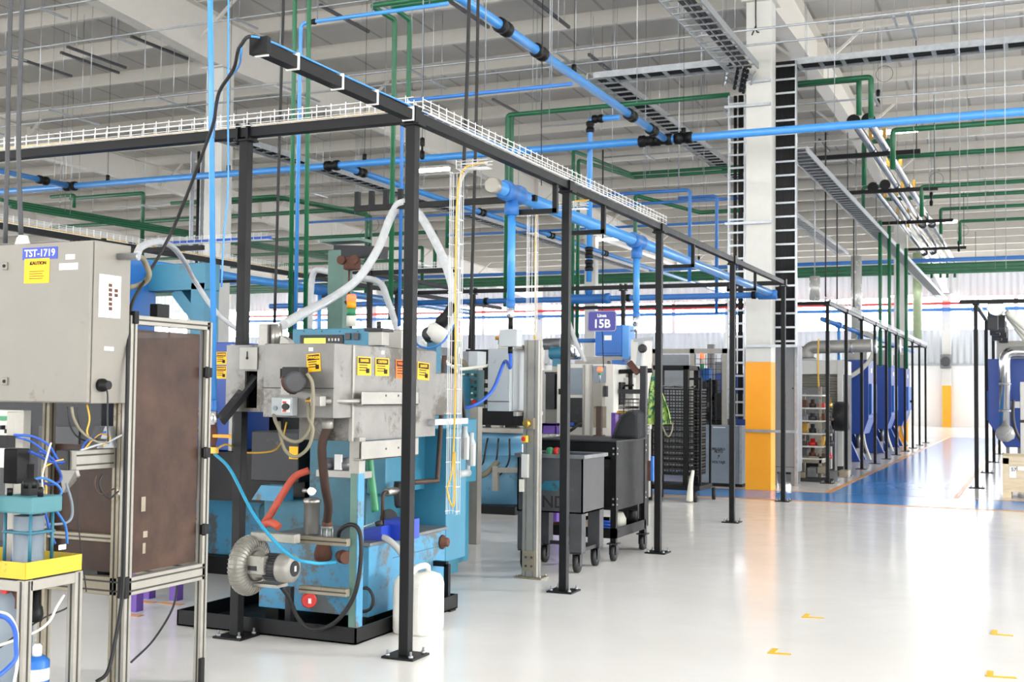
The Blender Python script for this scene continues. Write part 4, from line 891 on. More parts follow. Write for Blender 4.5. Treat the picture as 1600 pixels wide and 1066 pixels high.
# ================= WASHING MACHINE / BLUE MACHINE =================
def sticker(parent,nm,m,face,pl,x0,y0,x1,y1,tilt=0,head=None,lab=None):
    f=(lambda x,y:atY(x,y,pl)) if face=='-Y' else (lambda x,y:atX(x,y,pl))
    a=f(x0,y0);b=f(x1,y1);n=V((0,-1,0)) if face=='-Y' else V((1,0,0)); r=V((1,0,0)) if face=='-Y' else V((0,1,0))
    c=(a+b)/2+n*.0025; w=abs((b-a).dot(r))/2;h=abs(a.z-b.z)/2
    R=r*math.cos(tilt)+V((0,0,1))*math.sin(tilt);U=-r*math.sin(tilt)+V((0,0,1))*math.cos(tilt)
    def plate(cx,cy,sw,sh,z,nm,m,par):
        q=c+R*cx+U*cy+n*z; return MB().prism([q-R*sw-U*sh,q+R*sw-U*sh,q+R*sw+U*sh,q-R*sw+U*sh],n*.0008).build(nm,m,par)
    o=plate(0,0,w,h,0,nm,m,parent)
    if lab:o['label']=lab
    plate(0,h*.58,w*.86,h*.3,.0008,'warning_header','ink',o)
    if head: t=txt(head,h*.42,c+U*h*.58+n*.0018,face,m,parent,name='warning_lettering',bold=.0008)
    for k in range(3): plate(-w*.15,h*(.1-.28*k),w*.6,h*.05,.0008,'text_line','ink',o)
    plate(w*.5,-h*.5,w*.25,h*.25,.0008,'pictogram','ink',o)
    return o
PX=-3.67
# pan
pn=T('drip_pan','black steel drip pan on the floor under the blue machine','drip pan',(-4.3,7.4,0))
MB().box(-4.98,6.08,.004,PX,7.42,.012).build('pan_floor','black',pn)
MB().box(-4.98,6.08,.004,PX,6.09,.1).box(PX-.01,6.08,.004,PX,7.42,.1).box(-4.98,6.08,.004,-4.97,7.42,.1).box(-4.98,7.41,.004,PX,7.42,.1).build('rim_frame','black',pn)
bm=T('gear_machine','weathered blue machine tool with coolant tank, stainless hood above its side','machine',(-4.6,7.6,.012))
# tank
ta=atX(577,854,-3.8); tb_=atX(696,836,-3.8)
tz=ta.z
MB().box(-4.62,ta.y,.09,-3.8,tb_.y,tz).build('coolant_tank','blue_worn',bm,.006)
MB().box(-4.64,ta.y-.015,tz,-3.785,tb_.y+.01,tz+.02).build('tank_lid','oxide',bm,.003)
MB().box(-3.8,ta.y+.3,tz-.11,-3.797,tb_.y,tz-.105).build('seam_groove','teal_dark',bm)
for x_,y_ in((-4.6,ta.y+.05),(-3.95,ta.y+.05),(-3.95,tb_.y-.15),(-4.6,tb_.y-.15)): MB().box(x_,y_,.012,x_+.1,y_+.1,.09).build('foot','black',bm)
p=atX(690,847,-3.8); MB().lathe(p,(1,0,0),[(.05,0),(.05,.015),(.032,.02),(.032,.05),(.02,.055)],8).build('drain_plug','rust',bm)
# main body behind
MB().box(-4.72,7.15,.05,-4.25,8.6,1.16).build('bed','teal_dark',bm,.01)
MB().box(-4.25,7.15,.78,-4.1,8.6,1.28).build('upper_fascia','blue_machine',bm,.01)
q0=atX(698,720,-3.92);q1=atX(727,870,-3.92)
MB().box(-4.2,q0.y,q1.z,-3.92,q1.y,1.22).build('side_panel','blue_machine',bm,.006)
MB().box(-4.25,8.0,.05,-4.05,q0.y+.05,1.3).build('corner_post','blue_machine',bm,.006)
MB().box(-5.2,8.0,.1,-4.3,8.9,1.62).build('column','blue_machine',bm,.02)
# black leg stand at the end
a=atX(705,882,-3.67)
ls=T('stand_leg','small black square tube stand beside the white jerrycan','stand',(-3.75,a.y,0)); 
MB().beam((-3.7,a.y,0),(-3.7,a.y,a.z),.035).build('leg','black',ls); MB().beam((-3.7,a.y+.0,a.z),(-3.95,a.y,a.z),.035).build('top_bar','black',ls); MB().beam((-3.95,a.y,0),(-3.95,a.y,a.z),.035).build('leg','black',ls); MB().box(-3.74,a.y-.04,0,-3.65,a.y+.04,.01).build('foot','black',ls)
# control panel box above the hood
cpY=7.55
cp=T('operator_panel','light blue operator panel with a lit green screen above the steel hood','control panel',(atY(515,530,cpY).x,cpY,1.8))
a=atY(457,514,cpY);b=atY(575,560,cpY); MB().box(a.x,cpY,b.z-.15,b.x,cpY+.25,a.z).build('housing','blue_machine',cp,.008)
a=atY(470,524,cpY);b=atY(537,552,cpY); MB().box(a.x,cpY-.012,b.z,b.x,cpY,a.z).build('screen_bezel','charcoal',cp,.003)
a=atY(477,529,cpY);b=atY(510,536,cpY); MB().box(a.x,cpY-.016,b.z-.03,b.x,cpY-.012,a.z).build('screen',emit('screen_green',(190,230,60),.9),cp)
for i in range(4): p=atY(516+5*i,531,cpY); MB().cbox((p.x,cpY-.015,p.z),.012,.006,.02).build('key','white_paint',cp)
for px in(545,558): p=atY(px,526,cpY); MB().cbox((p.x,cpY-.01,p.z),.045,.02,.05).build('switch_module','dark_grey',cp,.003); 
for i in range(4): p=atY(475+28*i,518,cpY); MB().lathe((p.x,cpY,p.z),(0,-1,0),[(.006,0),(.006,.004)],8).build('screw','dark_grey',cp)
MB().box(a.x+.2,cpY+.05,1.0,a.x+.35,cpY+.2,1.75).build('support','blue_machine',cp)
# ---- stainless hood
hd=T('washer_hood','brushed stainless hood with warning stickers and two side ledges over the blue machine','machine hood',(-4.45,7.1,1.14))
hF=5.9;hF3=6.05;hB=7.11;hR=-3.7
def ff(px,py,Y=hF): return atY(px,py,Y)
zt=1.762
xA=ff(354,560).x;xB=ff(420,560).x;xC=ff(530,560).x;
# block 1 with the opening
zb1=ff(365,643).z
oa=ff(383,580);ob=ff(401,638)
mb=MB().box(xA,hF,zb1,oa.x,hF+.02,zt).box(ob.x,hF,zb1,xB,hF+.02,zt).box(oa.x,hF,oa.z,ob.x,hF+.02,zt).box(oa.x,hF,zb1,ob.x,hF+.02,ob.z)
mb.box(xA,hF+.02,zb1,xA+.015,hB,zt).box(xA,6.02,zt-.015,xB,hB,zt).box(xA,6.02,zb1,xB,hB,zb1+.015)
mb.build('chute_housing','hood_steel',hd)
MB().box(xA+.02,hF+.2,zb1+.02,xB,hF+.22,zt-.02).build('inner_wall','black',hd)
a=ff(376,543);b=ff(403,578); MB().box(a.x,hF-.01,b.z,b.x,hF,a.z).build('slide_plate','steel_pale',hd,.002); p=ff(388,552); MB().box(p.x-.004,hF-.012,p.z-.03,p.x+.004,hF-.0105,p.z+.01).lathe((p.x,hF-.0105,p.z-.03),(0,-1,0),[(.009,0),(.009,.002)],10).build('keyhole','ink',hd)
MB().beam(ff(400,588,hF+.08),ff(345,655,hF-.12),.065,.015,(.3,-.5,.8)).beam(ff(402,592,hF+.06),ff(347,660,hF-.14),.02,.05,(.3,-.5,.8)).build('part_chute','charcoal',hd)
# block 2
zb2_=ff(420,652,hF-.05).z
MB().box(xB,hF-.05,zb2_,xC,hB,zt+.005).build('front_housing','hood_steel',hd,.005)
MB().box(xB+.002,hF-.054,zb2_+.17,xC,hF-.05,zb2_+.176).build('seam','dark_grey',hd)
# block 3
zlo=ff(555,690,hF3).z
MB().box(xC,hF3,zlo,hR,hB,zt-.005).build('side_housing','hood_steel',hd,.005)
MB().box(xB+.12,hF3+.0,zlo-.0,xC,hB,zb2_).build('lower_housing','hood_steel',hd,.005)
MB().box(hR-.02,hF3-.008,zlo,hR+.006,hF3+.012,zt).build('corner_strip','steel_pale',hd,.002)
# ledges on the side face
for (y0,y1,nm) in((612,633,0),(690,712,1)):
    a=atX(566,y0,hR+.06);b=atX(654,y1,hR+.06)
    MB().box(hR,a.y,b.z,hR+.06,b.y,b.z+.012).box(hR+.05,a.y,b.z,hR+.06,b.y,a.z).build('side_ledge','steel_pale',hd,.004)
    for f in(.4,.62): y=a.y+(b.y-a.y)*f; MB().lathe((hR+.06,y,b.z+.06),(1,0,0),[(.007,0),(.007,.003)],8).build('bolt','dark_grey',hd)
for (x0,y0,x1,y1,m,hh,t) in((558,557,579,587,'sticker_yellow','DANGER',0),(586,559,607,588,'sticker_yellow','CAUTION',0),(618,562,637,592,'sticker_orange','WARNING',0),(652,566,670,594,'sticker_yellow','DANGER',-.04)):
    sticker(hd,'warning_sticker',m,'+X',hR,x0,y0,x1,y1,t,hh,'orange warning sticker' if m!='sticker_yellow' else None)
sticker(hd,'warning_sticker','sticker_yellow','-Y',hF-.05,480,553,501,581,.08,'DANGER','peeling yellow warning sticker')
for px,py,f in((486,546,0),(598,551,1)):
    if f: p=atX(px,py,hR); MB().cbox((hR+.001,p.y,p.z),.002,.035,.022).build('label_patch','white',hd)
    else: p=ff(px,py,hF-.05); MB().cbox((p.x,hF-.051,p.z),.03,.002,.022).build('label_patch','white',hd)
# pale extension at the far end
a=atX(676,590,hR); MB().box(hR-.3,hB,1.33,hR-.02,hB+.45,1.62).build('end_extension','hood_steel',hd,.005)
MB().box(hR-.02,hB-.1,1.27,hR+.05,hB+.4,1.31).build('slide_rail','galv',hd)
# vents / boxes on top
a=ff(411,507,6.4);b=ff(441,534,6.4); MB().box(a.x,6.35,zt,a.x+.07,6.45,a.z).build('top_stack','steel_pale',hd,.004)
MB().lathe((b.x-.045,6.4,zt),(0,0,1),[(.04,0),(.04,a.z-zt)],16).build('top_stack_pipe','steel',hd)
MB().prism([(b.x-.01,6.38,zt),(b.x+.08,6.38,zt),(b.x+.06,6.38,zt+.05),(b.x,6.38,zt+.08)],(0,.06,0)).build('top_gusset','steel_pale',hd)
a=atX(592,522,-3.8); MB().cbox((-3.8,a.y,zt+.06),.1,.09,.09).build('top_box','steel_pale',hd,.004); MB().cbox((-3.8,a.y,zt+.115),.13,.14,.02).lathe((-3.8,a.y,zt+.12),(0,0,1),[(.015,0),(.015,.05)],8).build('top_latch','charcoal',hd)
a=atX(622,522,-3.8); MB().box(-3.88,a.y-.02,zt,-3.76,a.y+.17,zt+.13).build('top_canister','steel_pale',hd,.01)
# front motor
p=ff(462,595,hF-.05); md=V((.55,-.8,-.05))
MB().lathe(p+V((-.02,.02,0)),md,[(.075,0),(.08,.03),(.06,.05),(.06,.12),(.05,.13)],18).build('motor_mount','rust',hd)
MB().lathe(p+V((.05,-.08,-.005)),md,[(.062,0),(.062,.09),(.05,.1)],20).build('motor','dark_grey',hd)
q=ff(462,582,hF-.12); MB().cbox((q.x+.01,hF-.14,q.z),.12,.09,.06).build('motor_terminal_box','charcoal',hd,.004)
a=ff(438,576,hF-.05);b=ff(448,592,hF-.05); MB().box(a.x,hF-.052,b.z,b.x,hF-.049,a.z).build('slot_opening','black',hd)
a=ff(440,590,hF-.05);b=ff(453,617,hF-.05); MB().box(a.x,hF-.055,b.z,b.x,hF-.05,a.z).build('motor_plate','steel_pale',hd)
# horizontal pipe along front to ledge
a=ff(497,627,hF-.12);b=atX(563,628,hR+.02)
MB().tube([a,V((hR+.035,hF3-.05,a.z)),V((hR+.035,b.y+.06,a.z))],.014,10).build('rinse_pipe','steel_pale',hd)
MB().cbox(a,.07,.06,.06).build('valve_block','steel_pale',hd,.005); MB().lathe(a+V((-.035,0,0)),(-1,0,0),[(.016,0),(.016,.04)],10).build('pipe_nut','brass',hd)
# drain under block 2
p=ff(505,655,hF+.05); MB().lathe((p.x,hF+.1,zb2_),(0,0,-1),[(.035,0),(.035,.06),(.028,.065)],14).build('drain_spout','steel_pale',hd)
# switch box
a=ff(424,621,hF-.11);b=ff(456,650,hF-.11)
sb=T('switch_box','small pale grey switch box with red markings on the hood front','switch box',((a.x+b.x)/2,hF-.08,b.z))
MB().box(a.x,hF-.11,b.z,b.x,hF-.052,a.z).build('box','grey_box',sb,.004)
xm=a.x*.4+b.x*.6
MB().box(xm-.01,hF-.114,b.z+.02,b.x-.012,hF-.11,a.z-.01).build('face_plate','white',sb)
MB().lathe((xm+.03,hF-.113,(a.z+b.z)/2),(.3,-1,0),[(.014,0),(.014,.03),(.02,.032),(.02,.05)],12).build('selector','charcoal',sb)
for s in(-1,1): MB().cbox((xm+.008,hF-.115,(a.z+b.z)/2+s*.025),.025,.002,.012).build('red_mark','red',sb)
MB().lathe((a.x+.03,hF-.11,(a.z+b.z)/2-.01),(0,-1,0),[(.014,0),(.014,.006)],12).build('screw_cap','elec_grey',sb)
# hoses of the hood
def hose(nm,m,label,pts,r,n=8,cat='hose'): return tag(MB().tube(cr(pts,8),r,n).build(nm,m),label,cat)
g=lambda x,y,Y=hF-.18: atY(x,y,Y)
hose('flexible_conduit','khaki_hose','khaki hose looping from the hood motor down to the switch box, inner loop',[g(480,584),g(488,600),g(489,640),g(484,672),g(466,690),g(445,684),g(432,662),g(428,648,hF-.1)],.011)
hose('flexible_conduit','khaki_hose','khaki hose looping lowest under the hood motor, outer loop',[g(483,622,hF-.1),g(482,650),g(489,672),g(481,700),g(462,714),g(446,704),g(438,680),g(436,660,hF-.1)],.01)
hose('suction_hose','brown_pipe','dark brown suction hose from the hood drain down to the sight glass',[V((p.x,hF+.1,zb2_-.05)),atY(503,700,6.03),atY(508,760,6.15),atY(513,790,6.3),atY(511,815,6.42)],.027,12)
# dark skeleton block at left below hood
db=T('press_unit','dark stained machine base with a blue lip left of the steel hood drain','machine',(-5.3,7.2,0))
a=atY(410,700,7.2);b=atY(466,755,7.2); MB().box(a.x-.1,7.2,b.z,b.x,7.9,a.z+.12).build('upper_block','charcoal',db,.01)
a=atY(400,757,7.1);b=atY(448,783,7.1); MB().prism([(a.x,7.05,b.z),(b.x+.0,7.05,b.z),(b.x+.0,7.05,a.z),(a.x+.08,7.05,a.z)],(0,.13,0)).build('blue_lip','blue_worn',db)
MB().box(a.x,7.2,.0,b.x+.1,7.4,b.z).build('lower_block','teal_dark',db,.01)
gz=atY(350,706,7.45).z; a=atY(316,715,7.4);b=atY(470,780,7.4); MB().box(a.x-.3,7.45,b.z-.05,b.x,7.87,gz-.006).build('dark_guard','black',db)
a=atY(436,705,7.0); MB().cbox((a.x,7.18,a.z-.02),.075,.004,.09).build('yellow_tag','sticker_yellow',db)
# machine further left on floor with black pan
dl=T('gear_machine','stained blue machine base with black pan behind the brown door','machine',(-6.6,8.2,0))
a=atY(322,785,8.0);b=atY(366,860,8.0)
MB().box(a.x-2.2,8.0,.14,b.x+.5,9.6,.75).build('base','blue_worn',dl,.01); MB().box(a.x-2.3,7.9,0,b.x+.55,9.7,.14).build('black_pan','black',dl)
MB().box(a.x-1.8,8.2,.75,b.x+.3,9.4,1.3).build('guard','black',dl,.01)
MB().lathe((b.x+.35,8.3,.5),(0,-1,0),[(.12,0),(.12,.3),(.09,.33)],16).build('motor','teal_dark',dl)
# navy cabinet with stickers left of hood
nY=7.6;a=atY(335,535,nY);b=atY(363,600,nY)
nv=T('control_cabinet','navy blue cabinet edge with two yellow danger stickers between door and hood','cabinet',((a.x+b.x)/2,nY+.2,.8))
MB().box(a.x-.5,nY,gz,b.x,nY+.5,a.z).build('body','navy',nv,.006)
MB().box(b.x-.01,nY-.02,gz,b.x+.02,nY,a.z-.02).build('edge_strip','steel_pale',nv)
sticker(nv,'warning_sticker','sticker_yellow','-Y',nY,338,550,354,570,0,'DANGER'); sticker(nv,'warning_sticker','sticker_yellow','-Y',nY,338,572,354,592,0,'DANGER')
# ---- green grey upright and alu rails in front
uX=atY(548,800,6.1).x;uX2=uX+.055
up=T('blower_frame','green grey upright with aluminium rails carrying the side channel blower','machine frame',(uX,6.22,.012))
MB().box(uX,6.09,.012,uX2,6.15,zlo).build('upright','green_grey',up,.003)
MB().box(uX2-.004,6.085,.012,uX2+.003,6.155,ff(555,740,6.1).z).build('face_strip','blue_worn',up)
MB().box(uX-.006,6.085,ff(555,740,6.1).z,uX2+.006,6.155,zlo+.02).build('sleeve','steel_pale',up)
for py,x0 in((840,432),(920,470)):
    a=atY(x0,py,6.05); MB().beam((a.x,6.05,a.z+.0),(uX+.02,6.05,a.z),.045).build('rail','alu_dirty',up,.003); mb=MB(); slots(mb,(a.x,6.05,a.z),(uX+.02,6.05,a.z),(0,-1,0),.0222); mb.build('slot_groove','slot',up)
a=atY(450,918,6.3); MB().box(a.x-.02,6.3,.012,a.x+.02,6.34,a.z).build('rear_leg','charcoal',up)
# ---- blower
bY=6.33; c=atY(400,884,bY); 
bl=T('side_channel_blower','ribbed grey side channel blower with its motor at the machine front','blower',(c.x,bY,c.z-.2))
cx=c.x-.05;R=.135
mb=MB(); 
# torus ring about the X axis
def torus(mb,c,ax,R,r,nu=48,nv=14):
    c=V(c);d=V(ax).normalized();a=d.orthogonal().normalized();b=d.cross(a)
    return mb.tube([c+(a*math.cos(2*PI*k/nu)+b*math.sin(2*PI*k/nu))*R for k in range(nu+1)],r,nv,False)
torus(mb,(cx,bY,c.z),(1,0,0),R,.062)
mb.lathe((cx-.03,bY,c.z),(1,0,0),[(.12,0),(.12,.06),(.09,.07)],24); mb.build('impeller_housing','cast_alu',bl)
mb=MB()
for k in range(40):
    t=2*PI*k/40; u_=V((0,math.cos(t),math.sin(t))); cc=V((cx,bY,c.z))+u_*R
    mb.tube([cc+(u_*math.cos(s)+V((1,0,0))*math.sin(s))*.064 for s in [(-100+20*j)*PI/180 for j in range(11)]],.0045,4)
mb.build('rib','cast_alu',bl)
mx0=cx+.05
MB().lathe((mx0,bY,c.z-.0),(1,0,0),[(.1,0),(.1,.03),(.082,.04),(.082,.1)],20).build('bearing_flange','cast_alu',bl)
mm=MB().lathe((mx0+.1,bY,c.z),(1,0,0),[(.074,0),(.08,.01),(.08,.13)],24).build('motor','dark_grey',bl)
mb=MB()
for k in range(28): t=2*PI*k/28; u_=V((0,math.cos(t),math.sin(t))); mb.beam(V((mx0+.1,bY,c.z))+u_*.085,V((mx0+.23,bY,c.z))+u_*.085,.004,.014,u_)
mb.build('cooling_rib','dark_grey',mm)
MB().lathe((mx0+.2,bY,c.z),(1,0,0),[(.092,0),(.095,.01),(.095,.085),(.08,.1),(.055,.105)],24).build('fan_cover','steel_pale',bl)
MB().lathe((mx0+.305,bY,c.z),(1,0,0),[(.052,0),(.05,.004)],20).build('fan_grille','charcoal',bl)
MB().cbox((mx0+.311,bY,c.z),.003,.02,.035).build('nameplate','white',bl)
MB().cbox((mx0+.06,bY-.08,c.z+.02),.15,.06,.12).build('terminal_box','cast_alu',bl,.006)
MB().cbox((mx0+.05,bY-.112,c.z+.0),.07,.002,.03).build('nameplate','charcoal',bl)
MB().cbox((cx+.1,bY+.02,c.z-.12),.3,.12,.02).build('foot_bracket','cast_alu',bl)
a=atY(430,838,bY+.02); MB().box(cx,bY-.0,c.z+.16,cx+.35,bY+.07,c.z+.22).build('outlet_duct','cast_alu',bl,.006)
c2_=atY(400,884,5.8); bl.scale=(.88,)*3; bl.location=(c2_.x,5.8,c2_.z-.176)
# pump / fittings chain
sg=T('sight_glass_pump','sight glass and rusty pump fitting below the brown suction hose','pump',(atY(511,830,6.42).x,6.42,.3))
p=atY(511,828,6.42)
MB().lathe((p.x,6.42,atY(511,818,6.42).z),(0,0,-1),[(.03,-.02),(.034,0),(.034,.02),(.03,.03)],14).build('hose_clamp','rust',sg)
MB().lathe((p.x,6.42,atY(511,822,6.42).z),(0,0,-1),[(.036,0),(.036,.015),(.026,.02),(.026,.07),(.036,.075),(.036,.09)],14).build('sight_glass','glass_bowl',sg)
for k in range(4): MB().cyl((p.x+.034*math.cos(k*PI/2+.5),6.42+.034*math.sin(k*PI/2+.5),atY(511,822,6.42).z),(p.x+.034*math.cos(k*PI/2+.5),6.42+.034*math.sin(k*PI/2+.5),atY(511,845,6.42).z),.004,None,6).build('bolt','galv',sg)
q=atY(505,866,6.42); MB().lathe((q.x,6.42,q.z-.05),(0,0,1),[(.03,0),(.055,.02),(.06,.05),(.05,.09),(.036,.12)],16).build('pump_body','rust',sg)
q=atY(537,872,6.3); MB().lathe((q.x-.08,6.38,q.z),(.8,-.6,0),[(.03,0),(.03,.04),(.042,.05),(.042,.06),(.036,.065),(.042,.075),(.042,.085),(.036,.09),(.042,.1),(.038,.115)],16).build('ribbed_cap','rust',sg)
# filter bowl & gauge
p=atY(487,820,6.6); fb=T('filter_housing','steel filter canister with a small round gauge in front of the blue machine','filter',(p.x,6.6,.6)); z1=atY(487,780,6.6).z; z0=atY(487,830,6.6).z
MB().lathe((p.x,6.6,z0-.03),(0,0,1),[(.042,0),(.05,.02),(.052,z1-z0),(.058,z1-z0+.005),(.058,z1-z0+.03),(.03,z1-z0+.04)],20).build('bowl','steel',fb)
q=atY(487,768,6.58); MB().lathe((q.x,6.58,q.z),(.45,-.9,0),[(.03,-.02),(.03,0),(.026,.004)],18).build('gauge','chrome',fb); MB().lathe(q+V((.003,-.005,0)),(.45,-.9,0),[(.024,0),(.024,.002)],16).build('gauge_dial','white',fb); MB().cyl((p.x-.02,6.6,q.z),(p.x-.07,6.6,q.z),.014).build('gauge_stem','steel',fb)
# red hose
hose('water_hose','red_hose','red hose dropping from the blue machine to the blower duct',[atY(483,735,6.7),atY(460,746,6.65),atY(440,775,6.6),atY(422,805,6.55),atY(411,820,6.5)],.024,12)
tag(MB().tube(cr([atY(411,820,6.5),atY(424,817,6.45),atY(436,824,6.45)],5),.026,10).build('hose_elbow','red_hose'),'stubby red elbow at the lower end of the red hose','hose')
# green hose
hose('water_hose','green_hose','green hose going from the hood ledge down into the coolant tank',[atY(577,712,6.95),atY(580,745,6.95),atY(584,775,6.95),atY(587,800,6.95)],.027,12)
# blue box unit (drum pump) & transparent hose & jerrycan
p=atY(615,830,6.75); sk=T('oil_skimmer','royal blue skimmer box with lever on top of the coolant tank','skimmer',(p.x,6.75,tz+.02))
a=atY(600,812,6.7);b=atY(632,846,6.7); MB().box(a.x,6.7,b.z,b.x,6.9,a.z).build('box','royal',sk,.004)
a=atY(566,825,6.6);b=atY(598,845,6.6); MB().prism([(a.x,6.58,b.z),(b.x,6.58,b.z),(b.x,6.58,a.z+.02),(a.x,6.58,a.z-.01)],(0,.14,0)).build('trough','royal',sk)
MB().beam(atY(560,826,6.55),atY(588,816,6.55),.008).build('lever','chrome',sk); q=atY(592,818,6.55); MB().lathe(q,(1,.2,.3),[(.016,-.02),(.016,.02)],10).build('pivot','charcoal',sk)
q=atY(604,808,6.95); MB().lathe((q.x,6.98,q.z-.02),(0,1,0),[(.07,0),(.07,.01)],24).build('disc','dark_grey',sk)
hose('drain_hose','clear','milky clear drain hose from the blue skimmer into the jerrycan',[atY(588,838,6.62),atY(605,843,6.6),atY(622,858,6.6),atY(638,880,6.6),atY(649,898,6.6)],.022,10)
# brown pipe and fittings on the blue body
hose('steam_pipe','brown_pipe','dark brown steel pipe bending along the blue machine side',[atX(694,556,-3.93),atX(690,640,-3.93),atX(684,740,-3.93),atX(682,751,-3.93),atX(672,752,-3.95),atX(645,754,-4.0)],.018,10)
q=atX(612,768,-4.02); vb=T('valve_set','small steel valve set on dark pipework at the blue machine side','valve',(-4.05,q.y,q.z-.2)); MB().lathe(q,(0,1,0),[(.02,-.07),(.028,-.06),(.028,.06),(.02,.07)],12).build('valve','steel',vb); MB().tube(rnd([q+V((0,-.06,0)),q+V((0,-.12,0)),q+V((0,-.12,-.28))],.04),.012,8).build('pipe','brown_pipe',vb); MB().lathe(q+V((0,.1,.0)),(0,0,-1),[(.035,-.06),(.04,0),(.03,.1),(.02,.12)],12).build('filter_cup','charcoal',vb)
# manifold at (520,715)
p=atY(530,725,6.75); mf=T('coolant_manifold','grey manifold plate with fittings below the hood','manifold',(p.x,6.75,p.z-.05)); a=atY(500,738,6.75);b=atY(565,752,6.75); MB().box(a.x,6.7,b.z+.02,b.x+.05,6.8,a.z+.02).build('plate','steel_pale',mf,.003)
for px in(516,540): q=atY(px,725,6.75); MB().lathe((q.x,6.74,q.z-.06),(0,0,1),[(.03,0),(.03,.03),(.04,.035),(.04,.07),(.028,.08),(.034,.1)],12).build('fitting','oxide',mf)
a=atY(529,708,6.7); MB().cbox((a.x,6.7,a.z-.06),.05,.02,.1).build('white_tag','white',mf)
# black pump cable loop + red plug
hose('power_cable','black_rubber','black cable arching over the rail and looping down to the blower',[atY(528,845,6.15),atY(532,828,6.06),atY(550,820,6.04),atY(562,832,6.03),atY(564,870,6.03),atY(557,920,6.03),atY(540,955,6.03),atY(515,978,6.03),atY(485,983,6.03),atY(465,965,6.0),atY(452,935,5.95),atY(440,918,5.9)],.013,8,'cable')
hose('power_cable','charcoal','dark conduit looping by the tank corner',[atY(560,921,6.4),atY(575,920,6.4),atY(583,935,6.4),atY(578,952,6.4),atY(560,957,6.4)],.01,8,'cable')
p=atY(486,938,6.2); rpl=T('power_plug','red industrial plug with white marking hanging under the blower','plug',(p.x,6.2,p.z-.05)); MB().lathe(p+V((-.03,.02,0)),(.6,-.8,0),[(.04,0),(.046,.01),(.046,.05),(.04,.06)],18).build('body','red',rpl); MB().lathe(p+V((-.1,.1,.01)),(.6,-.7,0),[(.02,0),(.03,.06),(.03,.1)],12).build('tail','steel_pale',rpl); MB().cbox(p+V((.0,-.03,0)),.04,.004,.03).build('white_mark','white',rpl)
# jerrycan
ja=atZ(655,995,0); jb=atZ(697,985,0)
jx,jy=-3.535,6.6
jc=T('jerrycan','translucent white jerrycan on the floor behind the first frame post','canister',(jx,jy,0))
def rr(w,d,r,z,k=5):
    P=[]
    for (sx,sy,a0) in((1,1,0),(-1,1,90),(-1,-1,180),(1,-1,270)):
        for i in range(k): t=(a0+90*i/(k-1))*PI/180; P.append(V((jx+sx*(w/2-r)+r*math.cos(t),jy+sy*(d/2-r)+r*math.sin(t),z)))
    return P
prof_=[(0,.9,.9),(.012,.98,.98),(.03,1,1),(.2,1,1),(.29,1,1),(.325,.95,.97),(.35,.8,.9),(.365,.45,.7)]
W,D=.245,.29
rings=[rr(W*a,D*b,.05*min(a,b),z) for z,a,b in prof_]
n=len(rings[0]); mb=MB(); mb.add([p for r in rings for p in r],[(i*n+j,i*n+(j+1)%n,(i+1)*n+(j+1)%n,(i+1)*n+j) for i in range(len(rings)-1) for j in range(n)],True); o_=len(mb.v); mb.f+=[tuple(reversed(range(n))),tuple(range(o_-n,o_))]; mb.sm+=[False,False]
mb.build('body','jerry',jc)
MB().tube(cr([(jx-.03,jy-.07,.35),(jx-.0,jy-.05,.395),(jx+.01,jy+.02,.405),(jx+.01,jy+.09,.39),(jx,jy+.115,.34)],6),.02,10).build('handle','jerry',jc)
MB().lathe((jx-.06,jy-.08,.355),(0,0,1),[(.03,0),(.03,.035),(.024,.035)],16).build('neck','jerry',jc)
MB().box(jx+.05,jy-.15,.03,jx+.08,jy-.142,.3).build('level_rib','jerry',jc,.003)
# big clear hoses from the comb arm
hose('suction_hose','grey_hose','large pale hose curving up from the steel hood stack to the comb arm',[atY(443,508,6.4),atY(470,492,6.8),atY(520,465,7.8),atY(560,435,8.1),atY(590,390,8.3),atY(608,345,8.4),atY(620,322,8.4),atY(632,316,8.4)],.034,12)
hose('suction_hose','grey_hose','large pale hose falling from the comb arm to the robot joint',[atY(632,316,8.42),atY(650,328,8.4),atY(672,362,8.3),atY(695,410,8.2),atY(708,455,8.1),atY(706,500,8.0),atY(690,530,7.9)],.034,12)
hose('suction_hose','grey_hose','pale hose bent like an arch beyond the blue risers',[atY(484,520,11),atY(486,450,11),atY(492,424,11),atY(510,424,11),atY(540,432,11),atY(590,440,11),atY(606,470,11),atY(622,520,11)],.035,10)
# robot-like joint at the end of the hood
p=atY(682,520,7.9); rb=T('robot_wrist','white and black robot wrist wrapped with hoses above the steel hood','robot arm',(p.x,7.9,1.8)); 
MB().lathe(p+V((-.03,-.02,-.06)),(.5,.2,.85),[(.05,0),(.085,.03),(.085,.1),(.06,.13)],16).build('joint','white_paint',rb); MB().lathe(p+V((.02,0,.05)),(.55,.1,.8),[(.045,0),(.05,.05),(.035,.1),(.035,.2)],14).build('boot','black',rb); MB().lathe(p+V((-.05,-.02,-.02)),(.3,-.9,.2),[(.05,-.05),(.05,.06),(.03,.07)],14).build('axis_cover','charcoal',rb); MB().tube(cr([p+V((-.15,-.05,.05)),p+V((-.12,-.1,-.08)),p+V((0,-.12,-.12)),p+V((.1,-.1,-.08)),p+V((.15,-.05,.02)),p+V((.2,0,.12))],5),.008,6).build('tube','blue_bright',rb)
MB().box(p.x-.08,7.9,1.0,p.x+.0,7.98,p.z-.03).build('arm_support','blue_machine',rb)
